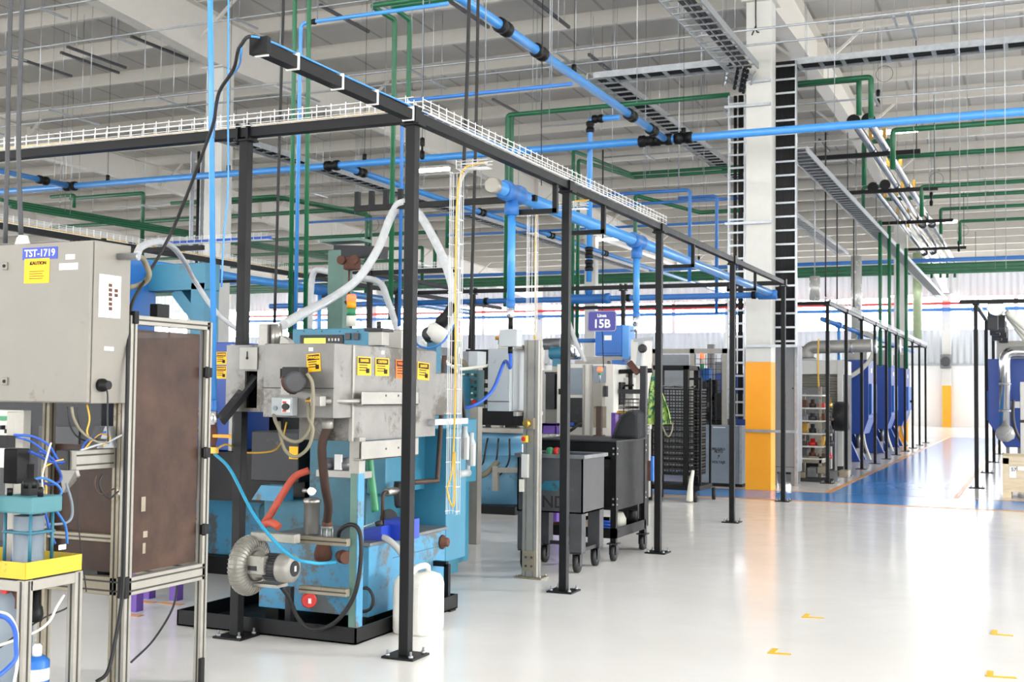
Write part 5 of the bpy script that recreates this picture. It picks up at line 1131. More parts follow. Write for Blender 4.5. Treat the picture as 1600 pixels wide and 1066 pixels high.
# stack light & jib crane
p=atY(549,480,9.5); sl=T('signal_tower','signal tower with lit red top above the operator panel','signal light',(p.x,9.5,1.9)); zs=[atY(549,y,9.5).z for y in(460,471,482,493,510)]
for i,(m) in enumerate((emit('tower_red',(255,70,40),2.2),'orange','green_hose','cable_white')): MB().lathe((p.x,9.5,zs[i+1]),(0,0,1),[(.045,0),(.045,zs[i]-zs[i+1]-.004)] if i else [(.045,0),(.045,.05),(.03,.065)],14).build('lens',m,sl)
MB().tube([(p.x,9.5,1.0),(p.x,9.5,zs[4])],.014,8).build('pole','dark_grey',sl)
p=atY(532,400,10.2); jb_=T('jib_crane','grey green jib crane post with a rusty hoist under its arm','crane',(p.x,10.2,0)); MB().box(p.x-.09,10.11,0,p.x+.09,10.29,atY(532,392,10.2).z).build('post','green_grey',jb_,.006); a=atY(527,388,10.2);b=atY(562,402,9.6); MB().beam(a+V((0,0,-.03)),V((b.x+.06,9.95,a.z-.1)),.1,.12).build('arm','charcoal',jb_); MB().box(p.x-.16,10.06,a.z+.05,p.x+.3,10.3,a.z+.08).build('cap_plate','green_grey',jb_)
h=atY(550,412,10.0); MB().cbox((h.x,10.0,h.z),.14,.12,.13).build('trolley','rust',jb_,.02); 
for s in(-1,1): MB().lathe((h.x+s*.075,9.94,h.z+.03),(0,-1,0),[(.045,0),(.045,.03)],14).build('wheel','rust',jb_)
MB().tube([(h.x-.03,10.0,h.z-.06),(h.x-.03,10.0,h.z-.3)],.01,6).tube(cr([(h.x-.03,10.0,h.z-.3),(h.x+.03,10.0,h.z-.36),(h.x-.02,10.0,h.z-.42),(h.x-.07,10.0,h.z-.37)],5),.014,6).build('hook','rust',jb_)
# ================= MID HALL =================
# aluminium post with grey wall box
py_=8.9; a=atZ(830,903,0)
ap=T('aluminium_post','aluminium profile post on the floor before the dark tote cart, holding the grey box','post',(a.x,a.y,0))
ax_,ay_=a.x,a.y; zt=atY(835,532,ay_).z
MB().box(ax_-.065,ay_-.045,.01,ax_+.065,ay_+.045,zt).build('profile','alu',ap,.004)
mb=MB()
for s in(-.033,.033): mb.beam((ax_+s,ay_-.0455,.01),(ax_+s,ay_-.0455,zt),.012,.002,(0,1,0))
mb.beam((ax_+.0655,ay_,.01),(ax_+.0655,ay_,zt),.012,.002,(1,0,0)); mb.build('slot_groove','oxide',ap)
MB().box(ax_-.12,ay_-.08,0,ax_+.12,ay_+.08,.012).build('base_plate','alu_dirty',ap); MB().box(ax_-.05,ay_-.056,.06,ax_+.05,ay_-.0458,.22).build('angle_bracket','alu_dirty',ap)
for i,j in((-1,0),(1,0),(-1,1),(1,1)): MB().lathe((ax_+i*.025,ay_-.056,.1+j*.07),(0,-1,0),[(.01,0),(.01,.006)],8).build('bolt','dark_grey',ap)
for i,j in((-1,-1),(1,-1),(1,1),(-1,1)): MB().cyl((ax_+i*.1,ay_+j*.06,.012),(ax_+i*.1,ay_+j*.06,.03),.008,None,8).build('anchor_bolt','galv',ap)
a=atY(797,545,8.75);b=atY(797,643,8.75); xr=a.x; xl=atY(762,600,8.75).x; yb=atX(829,600,xr).y
gb=T('electrical_box','big light grey electrical box held on arms beside the aluminium post','cabinet',((xl+xr)/2,9.0,b.z))
MB().box(xl,8.75,b.z,xr,min(yb,9.35),a.z).build('body','grey_box',gb,.004)
MB().box(xr,8.8,b.z+.01,xr+.012,min(yb,9.35)-.05,a.z-.01).build('door','grey_box',gb,.003)
MB().box(xl,8.745,b.z+.075,xr,8.7495,b.z+.08).build('rust_streak','rust',gb)
for z in(a.z+.015,b.z-.02): MB().beam((xr+.05,8.75,z),(xr+.05,9.3,z),.035).beam((xr+.0,9.28,z),(ax_,ay_+.07,z),.035).build('arm','alu',gb,.003)
for z in(a.z-.12,b.z+.06): MB().cbox((xl-.01,8.8,z),.02,.03,.05).build('hinge','oxide',gb)
p=atY(827,662,ay_-.06); xb=T('limit_switch','brass fronted limit switch clamped to the aluminium post','switch',tuple(p)); MB().cbox(p+V((0,0,0)),.09,.04,.09).build('bracket','alu_dirty',xb); MB().lathe(p+V((-.0,-.02,.0)),(-.2,-1,0),[(.03,0),(.03,.04),(.022,.045)],14).build('head','brass',xb)
p=atY(820,686,ay_-.1); es=T('emergency_stop','small yellow and red emergency stop box near the aluminium post','switch',tuple(p)); MB().cbox(p,.045,.04,.055).build('box','yellow',es,.003); MB().lathe(p+V((0,-.02,0)),(0,-1,0),[(.014,0),(.02,.01),(.016,.018)],12).build('button','red',es)
p=atY(821,728,ay_-.05); tg=T('guard_switch','white switch box with a plug on the lower part of the aluminium post','switch',tuple(p)); MB().cbox(p,.06,.04,.19).build('housing','white_paint',tg,.005); MB().cbox(p+V((-.03,0,-.16)),.04,.03,.1).build('plug','cable_white',tg,.004)
# twin grey plugs
for i,(px,py) in enumerate([(726,690),(736,700)]):
    p=atY(px,py,7.75+.1*i); t=T('power_connector',['pale grey plug at the end of the black hanging cable','second pale grey plug hanging just beside the first'][i],'plug',tuple(p)); MB().lathe((p.x,p.y,p.z-.13),(0,0,1),[(.022,0),(.034,.02),(.036,.16),(.02,.2),(.02,.24)],12).build('housing','grey_box',t); MB().cbox((p.x+.03,p.y-.03,p.z-.05),.03,.03,.16).build('latch','white_paint',t,.004)
p=atX(728,740,-3.9); lv=T('conduit_elbow','pale grey conduit bracket on top corner of the teal machine side panel','conduit fitting',tuple(p)); MB().tube([(p.x-.02,p.y-.1,p.z),(p.x-.02,p.y+.08,p.z)],.03,10).tube([(p.x-.02,p.y+.07,p.z-.0),(p.x-.02,p.y+.07,p.z+.22)],.02,8).build('elbow','grey_box',lv)
# ---- rotary blue machine with control panel
ry=13.6; q=atY(765,790,ry)
rm=T('rotary_machine','light blue rotary machine pedestal with hoses on a black pan','machine',(q.x,ry+.3,0))
qx=q.x
MB().box(qx-.75,ry-.35,0,qx+.5,ry+1.1,.1).build('black_pan','black',rm)
zc=atY(765,672,ry).z; zd=atY(765,695,ry).z; ze=atY(765,725,ry).z
MB().lathe((qx+.0,ry+.3,.1),(0,0,1),[(.5,0),(.5,.45),(.4,.6),(.34,ze-.1),(.3,ze-.05),(.3,zd-.1),(.36,zd-.08),(.36,zc-.12)],8).build('pedestal','blue_light',rm)
MB().cbox((qx-.05,ry+.3,zc),1.1,.9,.06).build('table','alu',rm,.005)
MB().cbox((qx+.6,ry+.3,zd-.25),.5,.4,.28).build('side_block','blue_light',rm,.01)
for k,(dx,h,m) in enumerate(((-.45,.4,'black'),(-.3,.62,'charcoal'),(-.12,.5,'black'),(.05,.35,'alu'),(.2,.55,'black'),(.32,.3,'steel'))): MB().cbox((qx+dx,ry+.1+.1*(k%3),zc+h/2+.03),.12,.14,h).build('fixture',m,rm,.004)
for k in range(5): MB().tube(cr([(qx-.3+.15*k,ry-.08,zc-.1),(qx-.36+.17*k,ry-.16,zc-.4),(qx-.3+.1*k,ry-.12,zc-.65),(qx-.1+.05*k,ry-.1,zc-.75)],5),.012,5).build('cable','black_rubber',rm)
MB().tube(cr([atY(728,720,ry-.3),atY(738,738,ry-.35),atY(756,742,ry-.35),atY(778,722,ry-.2)],6),.035,8).build('hose','khaki_hose',rm)
p=atY(733,768,ry-.2); MB().cbox(p,.1,.05,.12).build('yellow_tag','yellow',rm)
MB().cbox((qx+.62,ry+.0,.5),.22,.3,.55).build('motor_block','black',rm,.01)
a=atY(775,735,ry-.3); MB().beam(a,a+V((.5,0,.02)),.06).beam(a+V((0,0,-.25)),a+V((.0,0,.05)),.07).build('actuator','alu',rm)
# teal control panel
cy_=8.9;a=atY(719,578,cy_);b=atY(747,636,cy_)
tp_=T('operator_panel','teal push button panel hanging beside the grey electrical box','control panel',((a.x+b.x)/2,cy_,b.z))
MB().box(a.x,cy_,b.z,b.x,cy_+.12,a.z).build('housing','teal_panel',tp_,.008)
W=b.x-a.x;Hh=a.z-b.z
for i in range(3):
    for j in range(5):
        c=V((a.x+W*(.2+.24*i),cy_-.004,a.z-Hh*(.12+.17*j)))
        if j in(1,3): MB().lathe(c,(0,-1,0),[(.009,0),(.009,.008)],10).build('button',['red','black','white'][(i+j)%3],tp_)
        else: MB().cbox(c,.02,.006,.014).build('key',['white','charcoal','white_paint'][(i+j)%3],tp_)
for j in range(4): MB().cbox((a.x+W*.85,cy_-.003,a.z-Hh*(.15+.18*j)),.022,.008,.028).build('key','dark_grey',tp_)
MB().lathe((a.x+W*.85,cy_,b.z+Hh*.13),(0,-1,0),[(.014,0),(.014,.015),(.022,.02),(.02,.035)],14).build('stop_button','red',tp_)
MB().tube(cr([(a.x+.03,cy_+.06,a.z),(a.x-.0,cy_+.06,a.z+.06),(a.x-.12,cy_+.02,a.z+.1)],4),.025,8).build('arm_hose','khaki_hose',tp_)
hose('flexible_conduit','cable_white','cream corrugated hose running level across from the hood to the grey box',[atY(660,532,8.6),atY(690,560,8.6),atY(715,576,8.6),atY(745,574,8.7),atY(765,571,8.8)],.014)
# dark board behind between panel and box
a=atY(740,590,11.5);b=atY(770,650,11.5)
MB_=rm; MB().box(a.x-.1,11.5,b.z-.1,b.x+.5,11.6,a.z+.3).build('relay_board','black',MB_,.004)
for i in range(3):
    for j in range(4): p=atY(746+8*i,596+13*j,11.48); MB().cbox(p,.05,.02,.04).build('module','alu',MB_)
# grey small unit above panel
a=atY(723,549,10.5);b=atY(746,573,10.5); un=T('drive_unit','small grey drive unit standing above the teal panel','machine',(a.x,10.6,b.z-.4)); MB().box(a.x,10.5,b.z,b.x-.1,10.7,a.z).build('housing','oxide',un,.004); MB().box(b.x-.1,10.5,b.z,b.x,10.7,a.z).build('end_cap','grey_box',un,.004); MB().box(a.x+.05,10.55,0,a.x+.15,10.65,b.z).build('support','alu',un)
# signal towers
def tower(lab,px,y0,y1,Y,lit=True,cols=('r','o','g','w'),w=.05):
    n=len(cols);zs=[atY(px,y0+(y1-y0)*i/n,Y).z for i in range(n+1)];x=atY(px,y0,Y).x
    t=T('signal_tower',lab,'signal light',(x,Y,0)); mm={'r':emit('tower_red',(255,70,40),2.2) if lit else 'red','o':'orange','g':'green_hose','w':'cable_white'}
    for i,c in enumerate(cols): MB().lathe((x,Y,zs[i+1]),(0,0,1),[(w,0),(w,zs[i]-zs[i+1]-.005)],12).build('lens',mm[c],t)
    MB().tube([(x,Y,max(.2,zs[-1]-1.1)),(x,Y,zs[-1])],.012,6).build('pole','dark_grey',t)
tower('slim signal tower with dark red top beside the hanging wire basket',717,500,553,10.5,False,('r','r','o','g','w'),.022)
tower('signal tower with a lit red lamp behind the grey electrical box',786,524,545,15,True,('r','g','w'),.07)
# ---- tote cart
def caster(par,x,y,r=.075,m='black_rubber',rot=0):
    w=MB().lathe((x-.02,y,r),(1,0,0),[(r*.5,0),(r,.004),(r,.036),(r*.5,.04)],18).build('wheel',m,par)
    MB().box(x-.034,y-.03,r*.8,x-.028,y+.03,r*2.1).box(x+.028,y-.03,r*.8,x+.034,y+.03,r*2.1).box(x-.05,y-.05,r*2.1,x+.05,y+.05,r*2.1+.012).build('fork','charcoal',par)
    MB().lathe((x-.03,y,r),(1,0,0),[(r*.25,0),(r*.25,.06)],10).build('hub','galv',w)
cx0,cx1=-4.04,-3.45; cyA=9.28; cyB=9.82
zb=atX(905,812,cx1).z; zt=atX(905,722,cx1).z
tc=T('tote_cart','dark grey steel tote cart on casters with worn paint','cart',((cx0+cx1)/2,(cyA+cyB)/2,0))
t_=.012; zt=.965;zb=.49
MB().box(cx0,cyA,zb,cx1,cyA+t_,zt).box(cx0,cyB-t_,zb,cx1,cyB,zt).box(cx0,cyA,zb,cx0+t_,cyB,zt).box(cx1-t_,cyA,zb,cx1,cyB,zt).box(cx0,cyA,zb,cx1,cyB,zb+t_).build('bin','tote_grey',tc)
MB().box(cx0-.02,cyA-.025,zt-.02,cx1+.025,cyA+.01,zt+.012).box(cx0-.02,cyB-.01,zt-.02,cx1+.025,cyB+.025,zt+.012).box(cx1-.01,cyA,zt-.02,cx1+.025,cyB,zt+.012).box(cx0-.025,cyA,zt-.02,cx0+.01,cyB,zt+.012).build('rim_frame','oxide',tc,.003)
for x,y in((cx0+.06,cyA+.05),(cx1-.06,cyA+.05),(cx1-.06,cyB-.05),(cx0+.06,cyB-.05)):
    MB().box(x-.055,y-.05,.17,x+.055,y+.05,zb+.01).build('leg','tote_grey',tc,.004); caster(tc,x,y,.075)
MB().beam((cx0+.05,cyA+.05,.18),(cx0+.05,cyB-.05,.18),.03).beam((cx1-.05,cyA+.05,.18),(cx1-.05,cyB-.05,.18),.03).beam((cx0+.05,cyB-.05,.18),(cx1-.05,cyB-.05,.18),.03).build('brace_frame','charcoal',tc)
txt('IND',.14,((cx0+cx1)/2+.02,cyA-.001,zb+.085),'-Y','ink',tc,bold=.002,depth=.001)
MB().prism([(cx0+.2,cyA-.001,.68),(cx0+.36,cyA-.001,.67),(cx0+.42,cyA-.001,.76),(cx0+.25,cyA-.001,.75)],(0,-.001,0)).build('worn_paint_patch','teal_dark',tc)
MB().box(cx0+.02,cyA+.02,.9,cx1-.02,cyB-.02,.95).build('liner','cobalt',tc)
for i,(dx,m,l) in enumerate(((.25,'green_hose','small green plastic part on top of the tote cart'),(.31,'red','small red plastic part on top of the tote cart'),(.36,'green_hose','second green plastic part on the tote cart, beside the red one'))):
    tag(MB().lathe((cx0+dx,cyA+.12,.95),(0,0,1),[(.03,0),(.04,.03),(.03,.07),(.01,.08)],10).build('plastic_part',m),l,'part')
# ---- black work table cart
tx0,tx1=-4.25,-3.44; tyA,tyB=10.1,11.0; th=1.07
wt=T('work_table','black steel wheeled work bin with riveted corners behind the tote cart','cart',((tx0+tx1)/2,(tyA+tyB)/2,0))
for x,y in((tx0,tyA),(tx1,tyA),(tx1,tyB),(tx0,tyB)):
    sx=.025 if x==tx0 else -.025; sy=.025 if y==tyA else -.025
    MB().box(x,y,.16,x+2*sx,y+.2*sy,th).box(x,y,.16,x+.2*sx,y+2*sy,th).build('leg','black',wt); caster(wt,x+sx,y+sy,.07)
    for z in(.5,.55,.95,1.0): MB().lathe((x+(0 if x==tx1 else .006),y+sy,z),(1,0,0),[(.01,0),(.008,.007)],8).lathe((x+sx,y,z),(0,-1,0),[(.01,0),(.008,.007)],8).build('rivet','galv',wt)
MB().box(tx0+.006,tyA+.006,.92,tx1-.006,tyA+.012,th-.02).box(tx1-.012,tyA+.01,.45,tx1-.007,tyB-.01,th-.01).box(tx0+.006,tyA+.01,.45,tx0+.012,tyB-.01,th-.01).box(tx0+.01,tyB-.012,.45,tx1-.01,tyB-.007,th-.01).build('side_panel','black',wt)
MB().prism([(tx0+.02,tyA+.02,.9),(tx1-.02,tyA+.02,.9),(tx1-.02,tyA+.3,.45),(tx0+.02,tyA+.3,.45)],(0,.01,0)).box(tx0+.1,tyA+.3,.42,tx1-.1,tyB-.1,.46).build('slanted_bin','charcoal',wt)
MB().box(tx0-.005,tyA-.005,th-.015,tx1+.005,tyB+.005,th).build('top','charcoal',wt,.003)
MB().box(tx0+.01,tyA+.01,.2,tx1-.01,tyB-.01,.21).box(tx0,tyA,.2,tx1,tyA+.006,.29).box(tx1-.006,tyA,.2,tx1,tyB,.29).box(tx0,tyB-.006,.2,tx1,tyB,.29).build('lower_tray','black',wt)
# stuff on lower tray
for i,(dx,dy,m,l) in enumerate(((.35,.2,'cable_blue','coil of blue hose in the lower tray of the black bin, front one'),(.6,.35,'cable_blue','coil of blue hose in the lower tray of the black bin, behind a carton'))):
    mb=MB()
    for k in range(3): torus(mb,(tx0+dx,tyA+dy,.24+.03*k),(0,.2,1),.09,.013,20,6)
    tag(mb.build('hose_coil',m),l,'hose coil')
tag(MB().cbox((tx0+.52,tyA+.2,.27),.12,.1,.12).build('carton','wood',bevel=.003),'small brown carton in the lower tray of the black bin','box')
tag(MB().lathe((tx1-.2,tyB-.25,.21),(0,0,1),[(.06,0),(.08,.05),(.08,.1),(.05,.16)],14).build('plastic_bag','cable_white'),'white bundle in the lower tray of the black bin','bag')
tag(MB().lathe((tx1-.1,tyB-.1,.21),(0,0,1),[(.05,0),(.05,.16),(.045,.17)],14).build('canister','black'),'black canister at the far end of the lower tray','canister')
tag(MB().box(tx0+.15,tyA+.08,.21,tx0+.27,tyA+.2,.3).build('parts_box','rust'),'rust coloured small box in the lower tray of the black bin','box')
# black backpack-like cover on the table
p=atY(992,680,10.7); zb_=th
bp=T('welding_cover','black curved cover standing on the black work bin by its post','cover',(p.x,10.7,zb_))
MB().prism([(p.x-.2,10.6,zb_),(p.x+.07,10.6,zb_),(p.x+.06,10.6,zb_+.24),(p.x-.01,10.6,zb_+.28),(p.x-.12,10.6,zb_+.2)],(0,.25,0)).build('shell','cloth_dark',bp,.03); MB().tube(cr([(p.x-.18,10.58,zb_),(p.x-.1,10.58,zb_+.19),(p.x-.0,10.58,zb_+.26)],5),.012,6).build('edge_strip','charcoal',bp)
# table post with air tools
px_=atY(1006,560,11.05).x; zt_=atY(1006,572,11.05).z
tl=T('tool_post','dark post behind the work bin carrying grey grips and a round knob','post',(px_,11.05,0)); MB().box(px_-.03,11.02,0,px_+.03,11.08,zt_).build('post','charcoal',tl,.003)
q=atY(1007,545,11.05); MB().lathe((px_,11.03,q.z),(0,-1,0),[(.02,-.04),(.04,0),(.045,.03),(.03,.06)],12).build('knob','charcoal',tl); MB().beam((px_-.05,11.05,zt_),(px_-.02,11.05,q.z+.1),.05).beam((px_-.1,11.05,q.z+.08),(px_+.1,11.05,q.z+.1),.03).build('bracket','grey_box',tl); MB().beam((px_-.14,11.03,q.z-.13),(px_-.05,11.03,q.z-.24),.05).build('grip','rust',tl)
# ---- apron on hook (camouflage cloth)
Y=12.0; mb=MB()
def drape(pl,Y,sag=.06,n=10):
    P=[]
    for i in range(n+1):
        t=i/n; row=[]
        L_=[];k=len(pl[0])
        def lerp(path):
            f=t*(len(path)-1);j=min(int(f),len(path)-2);u=f-j; return path[j][0]*(1-u)+path[j+1][0]*u,path[j][1]*(1-u)+path[j+1][1]*u
        (xa,ya),(xb,yb)=lerp(pl[0]),lerp(pl[1])
        for j in range(9):
            u=j/8; c=atY(xa*(1-u)+xb*u,ya*(1-u)+yb*u,Y); row.append(c+V((0,sag*math.sin(u*PI*3+t*2)*(.3+t)-.02,0)))
        P.append(row)
    return P
ap_=T('apron','green camouflage apron hanging on the frame post near the basket rack','apron',tuple(atY(1030,660,Y)))
c1=MB().grid(drape([[(1019,585),(1013,612),(1011,640),(1012,663)],[(1023,585),(1028,612),(1030,640),(1030,664)]],Y)).build('front_panel','camo',ap_)
c2=MB().grid(drape([[(1022,585),(1030,620),(1033,645),(1034,664)],[(1024,585),(1036,615),(1047,640),(1052,662)]],Y+.05)).build('side_panel','camo',ap_)
for c in(c1,c2): m_=c.modifiers.new('solid','SOLIDIFY'); m_.thickness=.006
MB().tube(cr([atY(1034,664,Y),atY(1040,678,Y),atY(1045,682,Y),atY(1050,672,Y),atY(1051,660,Y)],5),.008,5).tube(cr([atY(1021,586,Y),atY(1019,572,Y),atY(1022,560,Y)],4),.006,5).build('strap','khaki_hose',ap_)
# ---- number sign
sY=14.2;a=atY(918,486,sY);b=atY(963,518,sY)
sg_=T('line_sign','purple sign reading Linea 15B hung in front of the blue cabinet','sign',((a.x+b.x)/2,sY,b.z))
def rrect(x0,z0,x1,z1,r,Y,k=5):
    P=[]
    for (cx,cz,a0) in((x1-r,z1-r,0),(x0+r,z1-r,90),(x0+r,z0+r,180),(x1-r,z0+r,270)):
        for i in range(k): t=(a0+90*i/(k-1))*PI/180; P.append((cx+r*math.cos(t),Y,cz+r*math.sin(t)))
    return P
MB().prism(rrect(a.x,b.z,b.x,a.z,.035,sY),(0,.012,0)).build('board','sign_purple',sg_)
bd=MB(); P=rrect(a.x+.008,b.z+.008,b.x-.008,a.z-.008,.03,sY-.001); bd.tube(P+[P[0]],.0025,4).build('border_frame','white',sg_)
cxs=(a.x+b.x)/2;hz=a.z-b.z
txt('15B',hz*.56,(cxs,sY-.0015,b.z+hz*.36),'-Y','white',sg_,bold=.004); txt('Linea',hz*.22,(cxs,sY-.0015,b.z+hz*.76),'-Y','white',sg_,bold=.002)
MB().tube([(cxs,sY+.02,a.z),(cxs,sY+.02,3.04)],.006,5).build('hanger_wire','black',sg_); MB().tube([(cxs,sY+.02,b.z),(cxs+.02,sY+.02,b.z-.45)],.006,5).build('lower_cable','black',sg_)
# ---- blue electric cabinet behind
Y=16.0; a=atY(930,517,Y);b=atY(971,556,Y)
bc=T('control_cabinet','bright blue control cabinet with a white paper, mounted behind the purple sign','cabinet',((a.x+b.x)/2,Y,1.4))
MB().box(a.x,Y,b.z,b.x,Y+.3,a.z+.08).build('body','cobalt',bc,.006); MB().box(b.x,Y+.02,b.z-.05,b.x+.1,Y+.3,a.z+.08).build('side_door','blue_pipe',bc,.004)
p=atY(950,528,Y); MB().cbox((p.x,Y-.003,p.z),.11,.004,.07).build('paper','white',bc); MB().box(a.x+.02,Y-.004,b.z+.03,b.x-.02,Y,b.z+.04).build('seam_groove','navy',bc)
c=atY(958,560,Y);d=atY(972,582,Y); MB().box(c.x-.02,Y,d.z,d.x,Y+.3,b.z-.06).build('lower_body','cobalt',bc,.006); MB().beam((a.x-.2,Y+.1,b.z-.04),(b.x+.3,Y+.1,b.z-.04),.05,.06).build('cross_rail','alu',bc)
MB().box(a.x+.05,Y+.1,0,a.x+.15,Y+.25,b.z-.06).build('support','alu',bc); MB().lathe((a.x-.12,Y+.1,atY(908,532,Y).z),(1,0,0),[(.03,-.2),(.03,.12)],10).build('blue_fitting','blue_bright',bc)
# ---- white machining cell
Y=14.8
def qx_(px): return atY(px,600,Y).x
def qz_(py): return atY(920,py,Y).z
mc=T('machining_cell','white machining cell with smoked windows behind the black work bin','machine',(qx_(910),Y+.4,0))
MB().box(qx_(870),Y,.1,qx_(959),Y+.9,qz_(569)).build('body','white_paint',mc,.01)
for (x0,x1,y0,y1,m) in((889,911,575,617,'elec_grey'),(889,911,622,668,'charcoal'),(927,947,572,598,'elec_grey'),(928,948,635,668,'alu_dirty'),(853,867,583,640,'charcoal')):
    MB().box(qx_(x0),Y-.012,qz_(y1),qx_(x1),Y,qz_(y0)).build('window_panel',m,mc,.003)
MB().box(qx_(911),Y-.02,.9,qx_(914),Y,qz_(570)).box(qx_(923),Y-.02,.9,qx_(926),Y,qz_(570)).build('door_post_frame','alu',mc)
MB().box(qx_(874),Y-.03,qz_(617),qx_(876),Y,qz_(608)).build('handle','black',mc)
MB().box(qx_(850),Y+.05,.1,qx_(872),Y+.5,qz_(583)).build('side_cabinet','cream',mc,.006); MB().box(qx_(854),Y+.03,qz_(640),qx_(868),Y+.05,qz_(584)).build('relay_window','black',mc)
for k in range(5): MB().cbox((qx_(857)+.0,Y+.02,qz_(596+7*k)),.05,.02,.035).build('relay','brass',mc)
MB().box(qx_(880),Y-.25,qz_(688),qx_(960),Y,qz_(680)).build('table','alu_dirty',mc,.004)
mb=MB().tube(cr([(qx_(889),Y-.1,qz_(676)),(qx_(900),Y-.15,qz_(672)),(qx_(912),Y-.1,qz_(660))],5),.02,6); mb.build('hose','black_rubber',mc)
for k in range(3): MB().cbox((qx_(891+4*k),Y-.1,qz_(663)),.04,.04,.04).build('valve','cable_blue',mc)
# pendant
pd=T('pendant_panel','cream operator pendant on a dark post with a small signal lamp on top','control panel',(qx_(936),Y-.4,0)); Y2=Y-.4
def rz(py): return atY(935,py,Y2).z
x=atY(933,600,Y2).x; MB().box(atY(926,600,Y2).x,Y2,rz(635),atY(941,600,Y2).x,Y2+.12,rz(598)).build('housing','cream',pd,.006)
MB().box(atY(943,600,Y2).x,Y2+.02,rz(620),atY(947,600,Y2).x,Y2+.08,rz(603)).build('switch_strip','charcoal',pd)
MB().box(x-.02,Y2+.02,rz(685),x+.05,Y2+.08,rz(635)).build('post','brown_pipe',pd); MB().cbox((x+.015,Y2+.05,rz(685)+.02),.12,.12,.04).build('foot','brown_pipe',pd); MB().box(x-.03,Y2+.0,0,x+.06,Y2+.1,rz(685)).build('pedestal','charcoal',pd)
MB().tube([(x+.02,Y2+.05,rz(598)),(x+.02,Y2+.05,rz(580))],.012,6).build('lamp_pole','galv',pd); MB().lathe((x+.02,Y2+.05,rz(586)),(0,0,1),[(.025,0),(.025,.03)],10).build('green_lens','green_hose',pd); MB().lathe((x+.02,Y2+.05,rz(580)),(0,0,1),[(.035,0),(.035,.04),(.02,.055)],12).build('red_lens',emit('tower_red',(255,70,40),2.2),pd)
# purple bin left of it
a=atY(852,661,11.8);b=atY(875,678,11.8); pb=T('parts_bin','purple plastic bin on a clear tub beside the white machining cell','bin',((a.x+b.x)/2,11.8,0)); MB().box(a.x,11.7,b.z,b.x,11.72,a.z).box(a.x,11.9,b.z,b.x,11.92,a.z).box(a.x,11.7,b.z,a.x+.02,11.92,a.z).box(b.x-.02,11.7,b.z,b.x,11.92,a.z).box(a.x,11.7,a.z-.03,b.x,11.92,a.z).build('bin','purple',pb,.004); c=atY(860,705,11.8); MB().box(a.x+.02,11.7,c.z-.2,b.x-.0,11.95,b.z).build('tub','clear',pb,.01); MB().box(a.x+.02,11.72,0,b.x,11.9,c.z-.2).build('stand','purple',pb)
p=atY(876,655,11.75); tag(MB().box(p.x-.01,11.75,atY(876,692,11.75).z,p.x+.02,11.78,atY(876,660,11.75).z).build('divider_plate','white'),'narrow white plate standing beside the purple bin','plate')
p=atY(962,650,13.2); t=T('parts_trolley','narrow purple rack with red and yellow bins beside the machining cell','rack',(p.x,13.2,0)); MB().box(p.x-.02,13.1,0,p.x+.03,13.4,atY(962,645,13.2).z).build('side_panel','purple',t); MB().box(p.x+.03,13.15,atY(968,668,13.2).z,p.x+.15,13.4,atY(968,659,13.2).z).build('red_bin','red',t,.003); MB().box(p.x+.03,13.15,atY(968,646,13.2).z,p.x+.13,13.4,atY(968,642,13.2).z).build('yellow_bin','yellow',t,.003); MB().box(p.x+.03,13.15,0,p.x+.2,13.4,.9).build('lower_shelf','grey_box',t)
# ducting & pump behind
Y=17.2; a=atY(850,540,Y);b=atY(905,560,Y)
dc=T('exhaust_duct','grey exhaust duct with a chrome drum above the white machining cell','duct',(a.x,Y,1.8)); MB().tube([(a.x,Y,a.z+.02),(b.x-.3,Y,a.z+.02)],.09,14).build('duct','oxide',dc); MB().lathe((atY(895,555,Y).x,Y,atY(895,562,Y).z),(0,0,1),[(.12,0),(.14,.05),(.14,.2),(.1,.3),(.08,.34)],16).build('drum','chrome',dc)
q=atY(871,552,Y-.5); MB().lathe((q.x,Y-.5,q.z),(1,0,0),[(.08,-.12),(.1,-.1),(.1,.1),(.08,.12)],14).build('blue_motor','blue_machine',dc); MB().box(q.x-.06,Y-.55,q.z-.2,q.x+.06,Y-.45,q.z-.08).build('bracket','blue_machine',dc); MB().tube(rnd([(q.x+.1,Y-.5,q.z-.15),(q.x+.1,Y-.5,q.z-.3),(q.x-.2,Y-.5,q.z-.3)],.06),.015,6).build('pipe','charcoal',dc)
MB().box(a.x+.1,Y+.1,0,a.x+.2,Y+.2,a.z-.05).build('support','alu',dc)
hose('suction_hose','grey_hose','grey hose slanting down to the top of the white machining cell',[atY(888,500,15),atY(900,535,15),atY(915,566,15)],.03,8)
# white machine columns with black pipework between sign and rack
Y=15.2
wm=T('machining_center','white machine column with black overhead pipework near the basket rack','machine',(atY(990,560,Y).x,Y,0))
MB().box(atY(977,0,Y).x,Y,.05,atY(994,0,Y).x,Y+.8,atY(990,590,Y).z).build('body','white_paint',wm,.01); MB().box(atY(985,0,Y).x,Y+.1,1,atY(1002,0,Y).x,Y+.6,atY(990,530,Y).z).build('column','white_paint',wm,.01)
MB().tube([atY(968,581,Y-.2),atY(1020,579,Y-.2)],.03,8).tube([atY(985,581,Y-.2),atY(985,612,Y-.2)],.03,8).tube([atY(973,610,Y-.2),atY(975,603,Y-.2),atY(990,602,Y-.2)],.015,6).build('pipework','black',wm)
MB().cbox(atY(965,615,Y-.1),.15,.2,.3).build('dark_block','black',wm); MB().cbox(atY(985,612,Y-.2),.3,.1,.06).build('manifold','charcoal',wm)
